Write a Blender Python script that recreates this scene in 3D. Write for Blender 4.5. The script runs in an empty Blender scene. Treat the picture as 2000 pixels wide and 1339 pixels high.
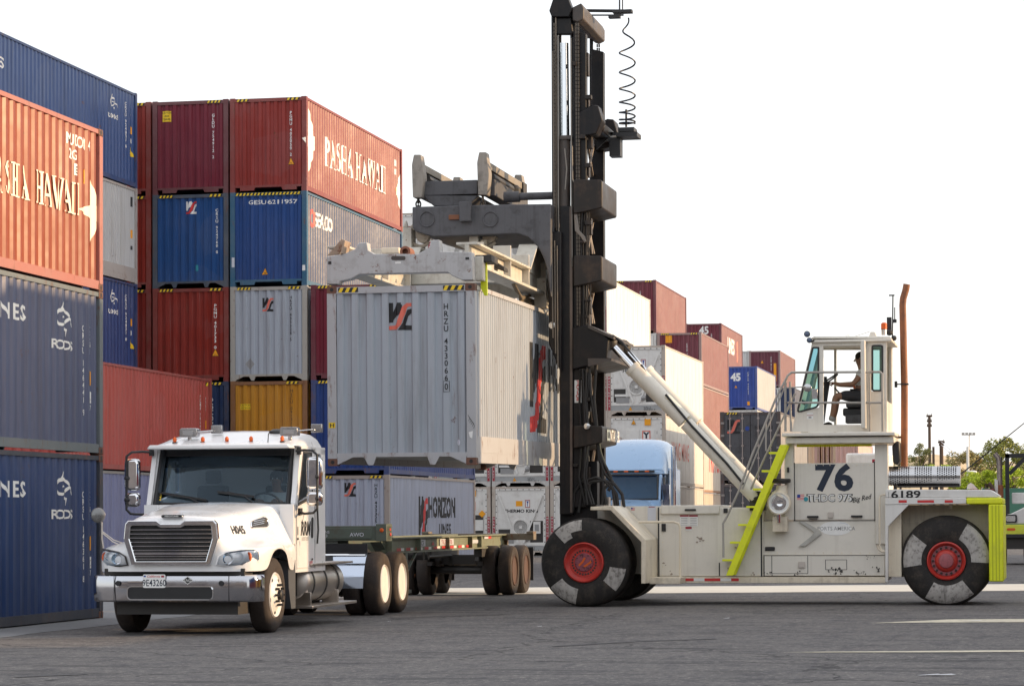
import bpy, bmesh, math, random
from mathutils import Vector, Matrix
R = math.radians
rnd = random.Random(7)
sc = bpy.context.scene
col = sc.collection
pi = math.pi

# ------------------------------------------------------------------ camera
F_PX, PITCH, SHIFT, ROLL, CAMH, YAW = 5192.93, .0278, -198.15, .0048, 1.5468, .2015
cam = bpy.data.cameras.new('camera'); camo = bpy.data.objects.new('camera', cam); col.objects.link(camo)
cam.sensor_width = 36; cam.lens = F_PX/2000*36
cam.shift_y = -SHIFT/2000; cam.shift_x = -.0005
cam.clip_start = .1; cam.clip_end = 6000
camo.matrix_world = Matrix.Translation((0, 0, CAMH)) @ Matrix.Rotation(YAW, 4, 'Z') @ Matrix.Rotation(pi/2+PITCH, 4, 'X') @ Matrix.Rotation(-ROLL, 4, 'Z')
sc.camera = camo

def at(px, py, Y):
    """survey helper: a spot read off the photo, on the upright plane Y metres down the yard"""
    U = px-1000; V = 669.5-py
    u = U*math.cos(ROLL)+V*math.sin(ROLL); v = -U*math.sin(ROLL)+V*math.cos(ROLL)-SHIFT
    xr = u/F_PX; zc = v/F_PX
    yf = math.cos(PITCH)-zc*math.sin(PITCH); z = math.sin(PITCH)+zc*math.cos(PITCH)
    dx = xr*math.cos(YAW)-yf*math.sin(YAW); dy = xr*math.sin(YAW)+yf*math.cos(YAW)
    t = Y/dy
    return Vector((dx*t, Y, CAMH+z*t))

# ------------------------------------------------------------------ world and sun
SUN_AZ, SUN_EL = R(16.5), R(12)          # azimuth from +X towards +Y
w = bpy.data.worlds.new('World'); sc.world = w; w.use_nodes = True
nt = w.node_tree
sky = nt.nodes.new('ShaderNodeTexSky'); sky.sky_type = 'NISHITA'; sky.sun_disc = False
sky.sun_elevation = SUN_EL; sky.sun_rotation = pi/2-SUN_AZ; sky.dust_density = 2.0; sky.air_density = 1.0; sky.ozone_density = 1.0
bg = nt.nodes['Background']; bg.inputs[1].default_value = .15
hz = nt.nodes.new('ShaderNodeMix'); hz.data_type = 'RGBA'       # bright milky haze over the whole sky
hz.inputs[0].default_value = .82; hz.inputs[7].default_value = (3.1, 3.1, 3.17, 1)
nt.links.new(sky.outputs[0], hz.inputs[6]); nt.links.new(hz.outputs[2], bg.inputs[0])
sl = bpy.data.lights.new('sun', 'SUN'); slo = bpy.data.objects.new('sun', sl); col.objects.link(slo)
sl.energy = 1.8; sl.angle = R(.5); sl.color = (1.0, .68, .38)
dsun = Vector((math.cos(SUN_EL)*math.cos(SUN_AZ), math.cos(SUN_EL)*math.sin(SUN_AZ), math.sin(SUN_EL)))
slo.rotation_euler = dsun.to_track_quat('Z', 'Y').to_euler()
slo.location = (20, 20, 40)
sc.view_settings.view_transform = 'Standard'; sc.view_settings.look = 'None'
sc.view_settings.exposure = 1.42; sc.view_settings.gamma = 1; sc.view_settings.use_curve_mapping = False
sc.cycles.max_bounces = 6; sc.cycles.transparent_max_bounces = 8

# ------------------------------------------------------------------ materials
MATS = {}
def _new(name):
    m = bpy.data.materials.new(name); m.use_nodes = True
    b = m.node_tree.nodes['Principled BSDF']
    return m, m.node_tree, b
def ND(t, kind, **kw):
    n = t.nodes.new(kind)
    for k, v in kw.items():
        if k.startswith('i_'):
            key = k[2:]; key = int(key) if key.isdigit() else key
            n.inputs[key].default_value = v
        else: setattr(n, k, v)
    return n
def c4(c): return (c[0], c[1], c[2], 1)
def ramp(t, src, p0, p1, v0=0, v1=1):
    n = t.nodes.new('ShaderNodeMapRange'); n.inputs[1].default_value = p0; n.inputs[2].default_value = p1
    n.inputs[3].default_value = v0; n.inputs[4].default_value = v1
    t.links.new(src, n.inputs[0]); return n.outputs[0]
def mixc(t, fac, a, b, mode='MIX'):
    n = t.nodes.new('ShaderNodeMix'); n.data_type = 'RGBA'; n.blend_type = mode
    for s, v in ((n.inputs[0], fac), (n.inputs[6], a), (n.inputs[7], b)):
        if hasattr(v, 'node'): t.links.new(v, s)
        else: s.default_value = v
    return n.outputs[2]
def noise(t, co, scale, detail=4, rough=.6, sxyz=None):
    if sxyz:
        mp = t.nodes.new('ShaderNodeMapping'); mp.inputs['Scale'].default_value = sxyz
        t.links.new(co, mp.inputs[0]); co = mp.outputs[0]
    n = t.nodes.new('ShaderNodeTexNoise'); n.inputs['Scale'].default_value = scale
    n.inputs['Detail'].default_value = detail; n.inputs['Roughness'].default_value = rough
    t.links.new(co, n.inputs['Vector']); return n.outputs['Fac']
def coords(t, rand=True):
    tc = t.nodes.new('ShaderNodeTexCoord'); co = tc.outputs['Object']
    if rand:
        oi = t.nodes.new('ShaderNodeObjectInfo'); ad = t.nodes.new('ShaderNodeVectorMath'); ad.operation = 'ADD'
        mul = t.nodes.new('ShaderNodeMath'); mul.operation = 'MULTIPLY'; mul.inputs[1].default_value = 37
        t.links.new(oi.outputs['Random'], mul.inputs[0])
        t.links.new(co, ad.inputs[0]); t.links.new(mul.outputs[0], ad.inputs[1]); co = ad.outputs[0]
    return co
def M(name, c, rough=.5, metal=0, var=.12, dirt=.0, dirtc=(.05, .035, .025), rust=0., coat=0, scale=2.0, bump=0, streak=0, spec=.5):
    """painted / plain surface with uneven tone, grime and rust"""
    if name in MATS: return MATS[name]
    m, t, b = _new(name); co = coords(t)
    n1 = noise(t, co, scale, 5)
    base = mixc(t, n1, c4([x*(1-var) for x in c]), c4([min(1, x*(1+var)) for x in c]))
    if dirt:
        n2 = noise(t, co, scale*1.7, 8, .7); base = mixc(t, ramp(t, n2, .5, .72, 0, dirt), base, c4(dirtc))
    if streak:
        n4 = noise(t, co, 1, 6, .65, (9, 9, .5)); base = mixc(t, ramp(t, n4, .52, .75, 0, streak), base, c4(dirtc))
    if rust:
        n3 = noise(t, co, scale*2.3, 8, .75); base = mixc(t, ramp(t, n3, .62-.1*rust, .68-.1*rust, 0, .9), base, (.16, .055, .02, 1))
    t.links.new(base, b.inputs['Base Color'])
    t.links.new(ramp(t, n1, .3, .7, max(0, rough-.08), min(1, rough+.1)), b.inputs['Roughness'])
    b.inputs['Metallic'].default_value = metal
    b.inputs['Specular IOR Level'].default_value = spec
    if coat: b.inputs['Coat Weight'].default_value = coat; b.inputs['Coat Roughness'].default_value = .06
    if bump:
        bn = t.nodes.new('ShaderNodeBump'); bn.inputs['Strength'].default_value = bump; bn.inputs['Distance'].default_value = .02
        t.links.new(noise(t, co, scale*12, 4), bn.inputs['Height']); t.links.new(bn.outputs[0], b.inputs['Normal'])
    MATS[name] = m; return m

def container_paint(name='container_paint', spec=.22):
    """weathered container paint; each container's own colour is its object colour"""
    m, t, b = _new(name); co = coords(t)
    oi = t.nodes.new('ShaderNodeObjectInfo')
    n1 = noise(t, co, .6, 5); n2 = noise(t, co, 1, 7, .7, (5, 5, .35)); n3 = noise(t, co, 3.2, 9, .75)
    n5 = noise(t, co, 1, 5, .6, (14, 14, .25))
    base = mixc(t, ramp(t, n1, .35, .75, 0, .30), oi.outputs['Color'], mixc(t, .22, oi.outputs['Color'], (.45, .42, .42, 1)))
    base = mixc(t, ramp(t, n2, .48, .72, 0, .55), base, mixc(t, 1.0, base, (.5, .42, .38, 1), 'MULTIPLY'))
    base = mixc(t, ramp(t, n5, .62, .78, 0, .22), base, (.5, .47, .45, 1))
    pv = t.nodes.new('ShaderNodeTexVoronoi'); pv.inputs['Scale'].default_value = .9; t.links.new(co, pv.inputs['Vector'])
    base = mixc(t, ramp(t, pv.outputs['Color'], .80, .82, 0, .10), base, mixc(t, .5, oi.outputs['Color'], (.3, .3, .32, 1)))
    rs = noise(t, co, 1, 8, .75, (3.5, 3.5, .45)); base = mixc(t, ramp(t, rs, .64, .72, 0, .6), base, (.17, .085, .055, 1))
    base = mixc(t, ramp(t, n3, .635, .69, 0, .85), base, (.13, .05, .025, 1))
    t.links.new(base, b.inputs['Base Color'])
    t.links.new(ramp(t, n1, .3, .7, .36, .50), b.inputs['Roughness']); b.inputs['Specular IOR Level'].default_value = spec
    bn = t.nodes.new('ShaderNodeBump'); bn.inputs['Strength'].default_value = .5; bn.inputs['Distance'].default_value = .05
    t.links.new(noise(t, co, 1.1, 3, .5), bn.inputs['Height']); t.links.new(bn.outputs[0], b.inputs['Normal'])
    return m
CP = container_paint(); CPS = container_paint('container_side_paint', .36)
def container_frame_paint():
    m, t, b = _new('container_frame_paint'); co = coords(t)
    oi = t.nodes.new('ShaderNodeObjectInfo')
    n1 = noise(t, co, 1.2, 6, .7); n3 = noise(t, co, 1, 9, .75, (6, 6, 2))
    base = mixc(t, ramp(t, n1, .35, .7, 0, .35), oi.outputs['Color'], mixc(t, .6, oi.outputs['Color'], (.3, .26, .24, 1)))
    base = mixc(t, ramp(t, n3, .56, .66, 0, .8), base, (.15, .06, .03, 1))
    t.links.new(base, b.inputs['Base Color']); b.inputs['Roughness'].default_value = .55
    return m
CF = container_frame_paint()
CAST = M('casting_steel', (.16, .075, .05), .7, var=.4, scale=9, dirt=.5)

def asphalt():
    m, t, b = _new('asphalt'); tc = t.nodes.new('ShaderNodeTexCoord'); co = tc.outputs['Object']
    big = noise(t, co, .09, 6, .6); mid = noise(t, co, .9, 6, .7); fine = noise(t, co, 38, 3, .8)
    grain = t.nodes.new('ShaderNodeTexVoronoi'); grain.inputs['Scale'].default_value = 42; t.links.new(co, grain.inputs['Vector'])
    base = mixc(t, big, (.128, .120, .117, 1), (.205, .191, .180, 1))
    base = mixc(t, ramp(t, mid, .35, .7, 0, .5), base, (.075, .074, .08, 1))
    sp = ramp(t, grain.outputs['Color'], .86, .93, 0, .75)
    base = mixc(t, sp, base, (.34, .31, .27, 1))
    base = mixc(t, ramp(t, fine, .52, .75, 0, .6), base, (.03, .03, .035, 1))
    # coarser loose grit and pits, wide enough to read at a low angle
    g2 = noise(t, co, 11, 5, .85, (1, .7, 1)); base = mixc(t, ramp(t, g2, .55, .63, 0, .72), base, (.38, .355, .32, 1)); base = mixc(t, ramp(t, g2, .36, .45, .72, 0), base, (.022, .022, .028, 1))
    g3 = noise(t, co, 2.6, 6, .8, (1, .4, 1)); base = mixc(t, ramp(t, g3, .5, .66, 0, .55), base, (.045, .045, .058, 1))
    # tyre scrub marks: long soft dark streaks
    sk = noise(t, co, 1, 6, .65, (.35, 2.6, 1)); base = mixc(t, ramp(t, sk, .52, .68, 0, .6), base, (.03, .03, .034, 1))
    sk2 = noise(t, co, 1, 4, .5, (.12, 6, 1)); base = mixc(t, ramp(t, sk2, .61, .68, 0, .35), base, (.022, .022, .026, 1))
    oil = noise(t, co, .35, 7, .7, (.6, 1, 1)); base = mixc(t, ramp(t, oil, .60, .70, 0, .55), base, (.035, .034, .036, 1)); base = mixc(t, ramp(t, oil, .28, .40, .5, 0), base, (.20, .19, .175, 1))
    # cracks
    ds = t.nodes.new('ShaderNodeVectorMath'); ds.operation = 'ADD'
    nn = t.nodes.new('ShaderNodeTexNoise'); nn.inputs['Scale'].default_value = 1.4; nn.inputs['Detail'].default_value = 8; t.links.new(co, nn.inputs['Vector'])
    t.links.new(co, ds.inputs[0]); t.links.new(nn.outputs['Color'], ds.inputs[1])
    vo = t.nodes.new('ShaderNodeTexVoronoi'); vo.feature = 'DISTANCE_TO_EDGE'; vo.inputs['Scale'].default_value = .16
    t.links.new(ds.outputs[0], vo.inputs['Vector'])
    base = mixc(t, ramp(t, vo.outputs['Distance'], .0, .006, .8, 0), base, (.016, .016, .018, 1))
    t.links.new(base, b.inputs['Base Color']); b.inputs['Roughness'].default_value = .92
    b.inputs['Specular IOR Level'].default_value = .25
    bn = t.nodes.new('ShaderNodeBump'); bn.inputs['Strength'].default_value = .6; bn.inputs['Distance'].default_value = .012
    t.links.new(fine, bn.inputs['Height']); t.links.new(bn.outputs[0], b.inputs['Normal'])
    return m
def tinted(name, tint, amount=.06):
    m, t, b = _new(name); t.nodes.remove(b)
    tr = ND(t, 'ShaderNodeBsdfTransparent', i_0=c4(tint)); gl = ND(t, 'ShaderNodeBsdfGlossy'); gl.inputs['Roughness'].default_value = .02; gl.inputs['Color'].default_value = (.62, .82, 1, 1)
    lw = t.nodes.new('ShaderNodeFresnel'); lw.inputs[0].default_value = 1.5
    mx = t.nodes.new('ShaderNodeMixShader'); t.links.new(lw.outputs[0], mx.inputs[0])
    t.links.new(tr.outputs[0], mx.inputs[1]); t.links.new(gl.outputs[0], mx.inputs[2])
    t.links.new(mx.outputs[0], t.nodes['Material Output'].inputs[0]); return m

ASPH = asphalt()
GLASS_D = tinted('tinted_glass', (.42, .52, .58)); GLASS_C = tinted('cab_glass', (.62, .80, .78))
RUB = M('tyre_rubber', (.020, .018, .017), .8, var=.35, dirt=.75, dirtc=(.085, .066, .052), scale=3, streak=.3, bump=.5)
RUBB = M('tyre_rubber_brown', (.035, .026, .022), .82, var=.3, dirt=.6, dirtc=(.09, .06, .04), bump=.4)
BLK = M('black_plastic', (.018, .018, .02), .45, var=.3)
BLKP = M('dark_machine_paint', (.009, .0085, .010), .42, var=.4, dirt=.4, dirtc=(.05, .034, .025), scale=1.6, streak=.35, spec=.28)
BLKG = M('grey_machine_paint', (.10, .10, .108), .6, var=.2, dirt=.7, dirtc=(.03, .027, .026), scale=2.2, streak=.5, spec=.3)
CHR = M('chrome', (.80, .81, .83), .06, 1, var=.05)
FEND = M('polished_panel', (.52, .58, .68), .12, 1, var=.05)
BUMP = M('bumper_chrome', (.50, .50, .53), .10, 1, var=.1)
CHRD = M('dull_chrome', (.55, .55, .56), .2, 1, var=.12)
STEEL = M('brushed_steel', (.58, .53, .48), .36, 1, var=.2)
ROD = M('polished_rod', (.75, .77, .8), .1, 1, var=.05)
WHT = M('white_truck_paint', (.82, .82, .82), .3, var=.012, coat=.5)
WHTR = M('white_wheel_paint', (.78, .76, .73), .4, var=.06, dirt=.3, dirtc=(.35, .3, .25))
BEI = M('machine_grey_paint', (.74, .705, .63), .45, var=.05, dirt=.16, dirtc=(.33, .29, .24), scale=1.5, streak=.22)
BEI2 = M('machine_cream_paint', (.76, .68, .54), .45, var=.07, dirt=.4, dirtc=(.2, .15, .1), scale=2.2, streak=.35)
SPR = M('spreader_cream_paint', (.58, .55, .48), .5, var=.08, dirt=.45, dirtc=(.2, .13, .08), scale=2.4, rust=.25, streak=.3)
SPRG = M('spreader_grey_paint', (.47, .475, .48), .5, var=.08, dirt=.5, dirtc=(.16, .12, .1), scale=2.8, rust=.3, streak=.35)
WHTM = M('white_machine_paint', (.74, .73, .70), .45, var=.05, dirt=.3, dirtc=(.35, .3, .25), streak=.25)
YEL = M('lime_yellow_paint', (.78, .84, .018), .5, var=.08, dirt=.35, dirtc=(.4, .4, .08), scale=3, streak=.15)
RED = M('red_rim_paint', (.50, .035, .025), .45, var=.2, dirt=.5, dirtc=(.15, .04, .035), scale=5)
REDD = M('hub_red', (.30, .075, .10), .5, var=.25, dirt=.6, dirtc=(.05, .02, .03), scale=7)
RST = M('rusty_pipe', (.30, .11, .045), .6, var=.4, dirt=.6, dirtc=(.07, .035, .03), scale=3, streak=.5)
GRN = M('chassis_green', (.10, .125, .10), .55, var=.2, dirt=.6, dirtc=(.09, .06, .04), scale=3, rust=.2)
GRNL = M('chassis_green_light', (.20, .225, .16), .55, var=.15, dirt=.5, dirtc=(.12, .08, .05), scale=3, rust=.15)
DKST = M('dark_steel', (.035, .032, .03), .6, var=.3, dirt=.4)
D = {k: M('ink_'+k, v, .5, var=.12, scale=6) for k, v in dict(white=(.82, .82, .80), black=(.012, .012, .014), red=(.60, .035, .035), orange=(.85, .36, .01),
     yellow=(.85, .58, .02), navy=(.012, .022, .045), blue=(.02, .06, .32), grey=(.3, .3, .3), amber=(.7, .11, .01), coral=(.72, .16, .11), cream=(.85, .78, .62), pale=(.6, .62, .68), teal=(.03, .3, .36), soot=(.06, .055, .05), scuff=(.33, .27, .22), dred=(.32, .02, .04)).items()}

# ------------------------------------------------------------------ mesh builder
ORG = Vector((0, 0, 0))
class MB:
    def __init__(s): s.v = []; s.f = []; s.mi = []; s.xf = None
    def _add(s, vs, fs, mi=0):
        n = len(s.v)
        if s.xf is not None: vs = [s.xf @ Vector(p) for p in vs]
        s.v += [tuple(p) for p in vs]; s.f += [tuple(i+n for i in f) for f in fs]
        s.mi += ([mi]*len(fs) if isinstance(mi, int) else mi)
    def box(s, x0, x1, y0, y1, z0, z1, mi=0):
        vs = [(x, y, z) for z in (z0, z1) for y in (y0, y1) for x in (x0, x1)]
        s._add(vs, [(0, 2, 3, 1), (4, 5, 7, 6), (0, 1, 5, 4), (2, 6, 7, 3), (0, 4, 6, 2), (1, 3, 7, 5)], mi); return s
    def prism(s, poly, ax, a, b, mi=0):
        """poly: 2-D outline; ax 'x': (y,z), 'y': (x,z), 'z': (x,y); extruded a..b"""
        n = len(poly)
        def P(p, t): return (t, p[0], p[1]) if ax == 'x' else (p[0], t, p[1]) if ax == 'y' else (p[0], p[1], t)
        vs = [P(p, a) for p in poly]+[P(p, b) for p in poly]
        s._add(vs, [tuple(range(n)), tuple(range(2*n-1, n-1, -1))]+[(i, i+n, (i+1) % n+n, (i+1) % n) for i in range(n)], mi); return s
    def tube(s, pts, r, n=10, cap=True, mi=0):
        pts = [Vector(p) for p in pts]; rs = r if isinstance(r, (list, tuple)) else [r]*len(pts)
        vs = []; up = Vector((0, 0, 1))
        d0 = (pts[1]-pts[0]).normalized()
        a = d0.cross(up) if abs(d0.z) < .95 else d0.cross(Vector((1, 0, 0))); a.normalize()
        for i, p in enumerate(pts):
            if i == 0: d = pts[1]-pts[0]
            elif i == len(pts)-1: d = pts[-1]-pts[-2]
            else: d = (pts[i+1]-p).normalized()+(p-pts[i-1]).normalized()
            if d.length < 1e-9: d = pts[i]-pts[i-1]
            d.normalize(); a = (a-d*a.dot(d)); a.normalize(); b = d.cross(a)
            for k in range(n):
                t = 2*pi*k/n; vs.append(p+(a*math.cos(t)+b*math.sin(t))*rs[i])
        fs = []
        for i in range(len(pts)-1):
            for k in range(n): fs.append((i*n+k, i*n+(k+1) % n, (i+1)*n+(k+1) % n, (i+1)*n+k))
        if cap: fs.append(tuple(range(n-1, -1, -1))); fs.append(tuple((len(pts)-1)*n+k for k in range(n)))
        s._add(vs, fs, mi); return s
    def lathe(s, prof, ax, c, n=48, mi=0, mfun=None, close=True):
        """prof: (radius, offset along axis)"""
        c = Vector(c); vs = []; fs = []; ms = []
        for (r, o) in prof:
            for k in range(n):
                t = 2*pi*k/n; u, v_ = r*math.cos(t), r*math.sin(t)
                vs.append(c+Vector((o, u, v_) if ax == 'x' else (u, o, v_) if ax == 'y' else (u, v_, o)))
        for i in range(len(prof)-1):
            for k in range(n):
                fs.append((i*n+k, i*n+(k+1) % n, (i+1)*n+(k+1) % n, (i+1)*n+k)); ms.append(mfun(i, (k+.5)/n*360) if mfun else mi)
        if close:
            for i in (0, len(prof)-1):
                if prof[i][0] > 1e-4: fs.append(tuple(i*n+k for k in range(n))); ms.append(mi)
        s._add(vs, fs, ms); return s
    def ball(s, c, r, n=12, mi=0, sc_=(1, 1, 1)):
        c = Vector(c); vs = []; fs = []
        m_ = n//2
        for i in range(m_+1):
            th = pi*i/m_
            for k in range(n):
                t = 2*pi*k/n; vs.append(c+Vector((r*sc_[0]*math.sin(th)*math.cos(t), r*sc_[1]*math.sin(th)*math.sin(t), r*sc_[2]*math.cos(th))))
        for i in range(m_):
            for k in range(n): fs.append((i*n+k, i*n+(k+1) % n, (i+1)*n+(k+1) % n, (i+1)*n+k))
        s._add(vs, fs, mi); return s
    def bar(s, p0, p1, w_, h_, up=(0, 0, 1), mi=0):
        """square bar between two points; w_ across, h_ along up"""
        p0, p1 = Vector(p0), Vector(p1); d = (p1-p0).normalized(); up = Vector(up)
        a = d.cross(up).normalized(); b = a.cross(d).normalized()
        vs = [p+a*sx*w_/2+b*sz*h_/2 for p in (p0, p1) for sz in (-1, 1) for sx in (-1, 1)]
        s._add(vs, [(0, 1, 3, 2), (4, 6, 7, 5), (0, 4, 5, 1), (2, 3, 7, 6), (0, 2, 6, 4), (1, 5, 7, 3)], mi); return s
    def mesh(s, name, mats, org=None):
        o = ORG if org is None else org
        me = bpy.data.meshes.new(name)
        me.from_pydata([(p[0]-o[0], p[1]-o[1], p[2]-o[2]) for p in s.v], [], s.f)
        for m in (mats if isinstance(mats, (list, tuple)) else [mats]): me.materials.append(m)
        if any(s.mi): me.polygons.foreach_set('material_index', s.mi)
        bm = bmesh.new(); bm.from_mesh(me)
        bmesh.ops.remove_doubles(bm, verts=bm.verts, dist=1e-6)
        bmesh.ops.recalc_face_normals(bm, faces=bm.faces); bm.to_mesh(me); bm.free()
        me.update(); return me
    def build(s, name, mats, parent=None, smooth=30, bevel=0, sub=0, org=None, split=True):
        cl = s.clusters() if parent is not None and split else [0]
        first = None
        if 1 < len(cl) <= 14:
            for fs in cl:                                   # separate pieces become parts of their own
                q = MB(); used = sorted({i for k in fs for i in s.f[k]}); mp = {v: i for i, v in enumerate(used)}
                q.v = [s.v[i] for i in used]; q.f = [tuple(mp[i] for i in s.f[k]) for k in fs]; q.mi = [s.mi[k] for k in fs]
                o = link(name, q.mesh(name, mats, org), parent, smooth, bevel, sub); first = first or o
            return first
        me = s.mesh(name, mats, org)
        return link(name, me, parent, smooth, bevel, sub)
    def clusters(s, tol=.025):
        par = list(range(len(s.v)))
        def fd(a):
            while par[a] != a: par[a] = par[par[a]]; a = par[a]
            return a
        for f in s.f:
            a = fd(f[0])
            for i in f[1:]: par[fd(i)] = a
        comp = {}
        for k, f in enumerate(s.f): comp.setdefault(fd(f[0]), []).append(k)
        comps = list(comp.values())
        if len(comps) > 500: return [0]
        bb = []
        for fs in comps:
            P = [s.v[i] for k in fs for i in s.f[k]]; bb.append([min(p[j] for p in P)-tol for j in range(3)]+[max(p[j] for p in P)+tol for j in range(3)])
        g = list(range(len(comps)))
        def fg(a):
            while g[a] != a: a = g[a]
            return a
        for a in range(len(comps)):
            for b in range(a+1, len(comps)):
                A, B = bb[a], bb[b]
                if all(A[j] <= B[j+3] and B[j] <= A[j+3] for j in range(3)):
                    ra, rb = fg(a), fg(b)
                    if ra != rb: g[max(ra, rb)] = min(ra, rb)
        out = {}
        for a in range(len(comps)): out.setdefault(fg(a), []).extend(comps[a])
        return list(out.values())
def link(name, me, parent=None, smooth=30, bevel=0, sub=0):
    o = bpy.data.objects.new(name, me); col.objects.link(o)
    if parent is not None: o.parent = parent
    if smooth:
        me.shade_smooth(); me.set_sharp_from_angle(angle=R(smooth))
    if sub:
        md = o.modifiers.new('sub', 'SUBSURF'); md.levels = sub; md.render_levels = sub
    if bevel:
        md = o.modifiers.new('bevel', 'BEVEL'); md.width = bevel; md.segments = 2; md.limit_method = 'ANGLE'; md.angle_limit = R(40)
    return o
def tag(o, label=None, cat=None, group=None, kind=None):
    if label: o['label'] = label
    if cat: o['category'] = cat
    if group: o['group'] = group
    if kind: o['kind'] = kind
    return o
def thing(name, label, cat, loc, rz=0, group=None):
    o = bpy.data.objects.new(name, None); col.objects.link(o); o.empty_display_size = .3
    o.location = loc; o.rotation_euler = (0, 0, rz)
    return tag(o, label, cat, group)
def arc(cx, cy, r, a0, a1, n): return [(cx+r*math.cos(R(a0+(a1-a0)*i/n)), cy+r*math.sin(R(a0+(a1-a0)*i/n))) for i in range(n+1)]
def rrect(x0, x1, z0, z1, r, n=4):
    return arc(x1-r, z0+r, r, -90, 0, n)+arc(x1-r, z1-r, r, 0, 90, n)+arc(x0+r, z1-r, r, 90, 180, n)+arc(x0+r, z0+r, r, 180, 270, n)

# ------------------------------------------------------------------ lettering (outlines as flat polygons)
def text_polys(s, size, sx=1.0, bold=0, italic=0):
    cu = bpy.data.curves.new('lettering', 'FONT'); cu.body = s; cu.size = 1; cu.align_x = 'CENTER'; cu.offset = bold; cu.shear = italic
    cu.resolution_u = 3
    o = bpy.data.objects.new('lettering', cu); me = o.to_mesh()
    vs = [(v.co.x, v.co.y) for v in me.vertices]; fs = [tuple(p.vertices) for p in me.polygons]
    o.to_mesh_clear(); bpy.data.objects.remove(o); bpy.data.curves.remove(cu)
    if not vs: return [], []
    k = size/.7            # cap height of the built-in face is about 0.7
    return [(x*k*sx, y*k) for x, y in vs], fs
class Flat:
    """a set of flat coloured shapes in (s, z), later laid on a surface"""
    def __init__(s): s.v = []; s.f = []; s.mi = []; s.lay = []; s.mats = []
    def _m(s, mat):
        if mat not in s.mats: s.mats.append(mat)
        return s.mats.index(mat)
    def add(s, vs, fs, mat):
        n = len(s.v); s.v += vs; s.f += [tuple(i+n for i in f) for f in fs]; s.mi += [s._m(mat)]*len(fs)
        L = (max(s.lay)+1 if s.lay else 0); s.lay += [L]*len(vs); return s
    def poly(s, pts, mat): return s.add(list(pts), [tuple(range(len(pts)))], mat)
    def rect(s, x0, x1, z0, z1, mat): return s.poly([(x0, z0), (x1, z0), (x1, z1), (x0, z1)], mat)
    def text(s, str_, x, z, size, mat, sx=1.0, bold=.0, italic=0, rot=0):
        vs, fs = text_polys(str_, size, sx, bold, italic); c, sn = math.cos(R(rot)), math.sin(R(rot))
        return s.add([(x+a*c-b*sn, z+a*sn+b*c) for a, b in vs], fs, mat)
    def column(s, str_, x, ztop, size, mat, pitch=1.28, sx=.9, bold=.015):
        z = ztop-size
        for ch in str_:
            if ch != ' ': s.text(ch, x, z, size, mat, sx, bold)
            z -= size*pitch*(1 if ch != ' ' else .7)
        return s
    def stroke(s, pts, wd, mat):
        """ribbon along a line, wd constant or per point"""
        ws = wd if isinstance(wd, (list, tuple)) else [wd]*len(pts); L = []; Rr = []
        for i, p in enumerate(pts):
            a = pts[max(0, i-1)]; b = pts[min(len(pts)-1, i+1)]; dx, dy = b[0]-a[0], b[1]-a[1]; l = math.hypot(dx, dy) or 1
            nx, ny = -dy/l*ws[i]/2, dx/l*ws[i]/2; L.append((p[0]+nx, p[1]+ny)); Rr.append((p[0]-nx, p[1]-ny))
        n = len(pts); return s.add(L+Rr, [(i, i+1, n+i+1, n+i) for i in range(n-1)], mat)
    def tri_sign(s, x, z, h):
        s.poly([(x-h*.5, z), (x+h*.5, z), (x, z+h)], D['black'])
        s.poly([(x-h*.43, z+h*.05), (x+h*.43, z+h*.05), (x, z+h*.92)], D['orange'])
        s.rect(x-h*.13, x+h*.13, z+h*.26, z+h*.30, D['black']); return s.rect(x-h*.16, x+h*.16, z+h*.16, z+h*.2, D['black'])
    def haz(s, x0, x1, z0, z1, n=5):
        s.rect(x0, x1, z0, z1, D['black']); st = (x1-x0)/n; h = z1-z0
        for i in range(n):
            a = x0+i*st; k = min(st*.5, x1-a-st*.5)
            s.poly([(a, z0), (a+st*.5, z0), (min(x1, a+st*.5+h*.5), z1), (min(x1, a+h*.5), z1)], D['yellow'])
        return s
    def obj(s, name, parent, place, cuts=(), depth=None, lift=.004):
        """place(s, d, z) -> local point, d = how far out of the surface; depth(s) = corrugation depth"""
        q = MB(); q.v = [(x, 0, z) for x, z in s.v]; q.f = s.f
        cl = q.clusters(.07)
        if 1 < len(cl) <= 14:
            first = None
            for fs in cl:
                g = Flat(); used = sorted({i for k in fs for i in s.f[k]}); mp = {v: i for i, v in enumerate(used)}
                g.v = [s.v[i] for i in used]; g.lay = [s.lay[i] for i in used]; g.f = [tuple(mp[i] for i in s.f[k]) for k in fs]; g.mi = [s.mi[k] for k in fs]; g.mats = s.mats
                o = g._obj(name, parent, place, cuts, depth, lift); first = first or o
            return first
        return s._obj(name, parent, place, cuts, depth, lift)
    def _obj(s, name, parent, place, cuts=(), depth=None, lift=.004):
        bm = bmesh.new(); lay = bm.verts.layers.int.new('lay')
        vs = []
        for (x, z), L in zip(s.v, s.lay):
            v = bm.verts.new((x, 0, z)); v[lay] = L; vs.append(v)
        for f, m in zip(s.f, s.mi):
            try: bm.faces.new([vs[i] for i in f]).material_index = m
            except ValueError: pass
        if cuts:
            x0 = min(v.co.x for v in bm.verts); x1 = max(v.co.x for v in bm.verts)
            for cx in cuts:
                if x0 < cx < x1:
                    bmesh.ops.bisect_plane(bm, geom=bm.verts[:]+bm.edges[:]+bm.faces[:], plane_co=(cx, 0, 0), plane_no=(1, 0, 0), dist=1e-6)
        for v in bm.verts:
            d = lift+.0006*v[lay]-(depth(v.co.x) if depth else 0)
            v.co = Vector(place(v.co.x, d, v.co.z))
        me = bpy.data.meshes.new(name); bm.to_mesh(me); bm.free()
        for m in s.mats: me.materials.append(m)
        o = bpy.data.objects.new(name, me); col.objects.link(o); o.parent = parent; return o

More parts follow.
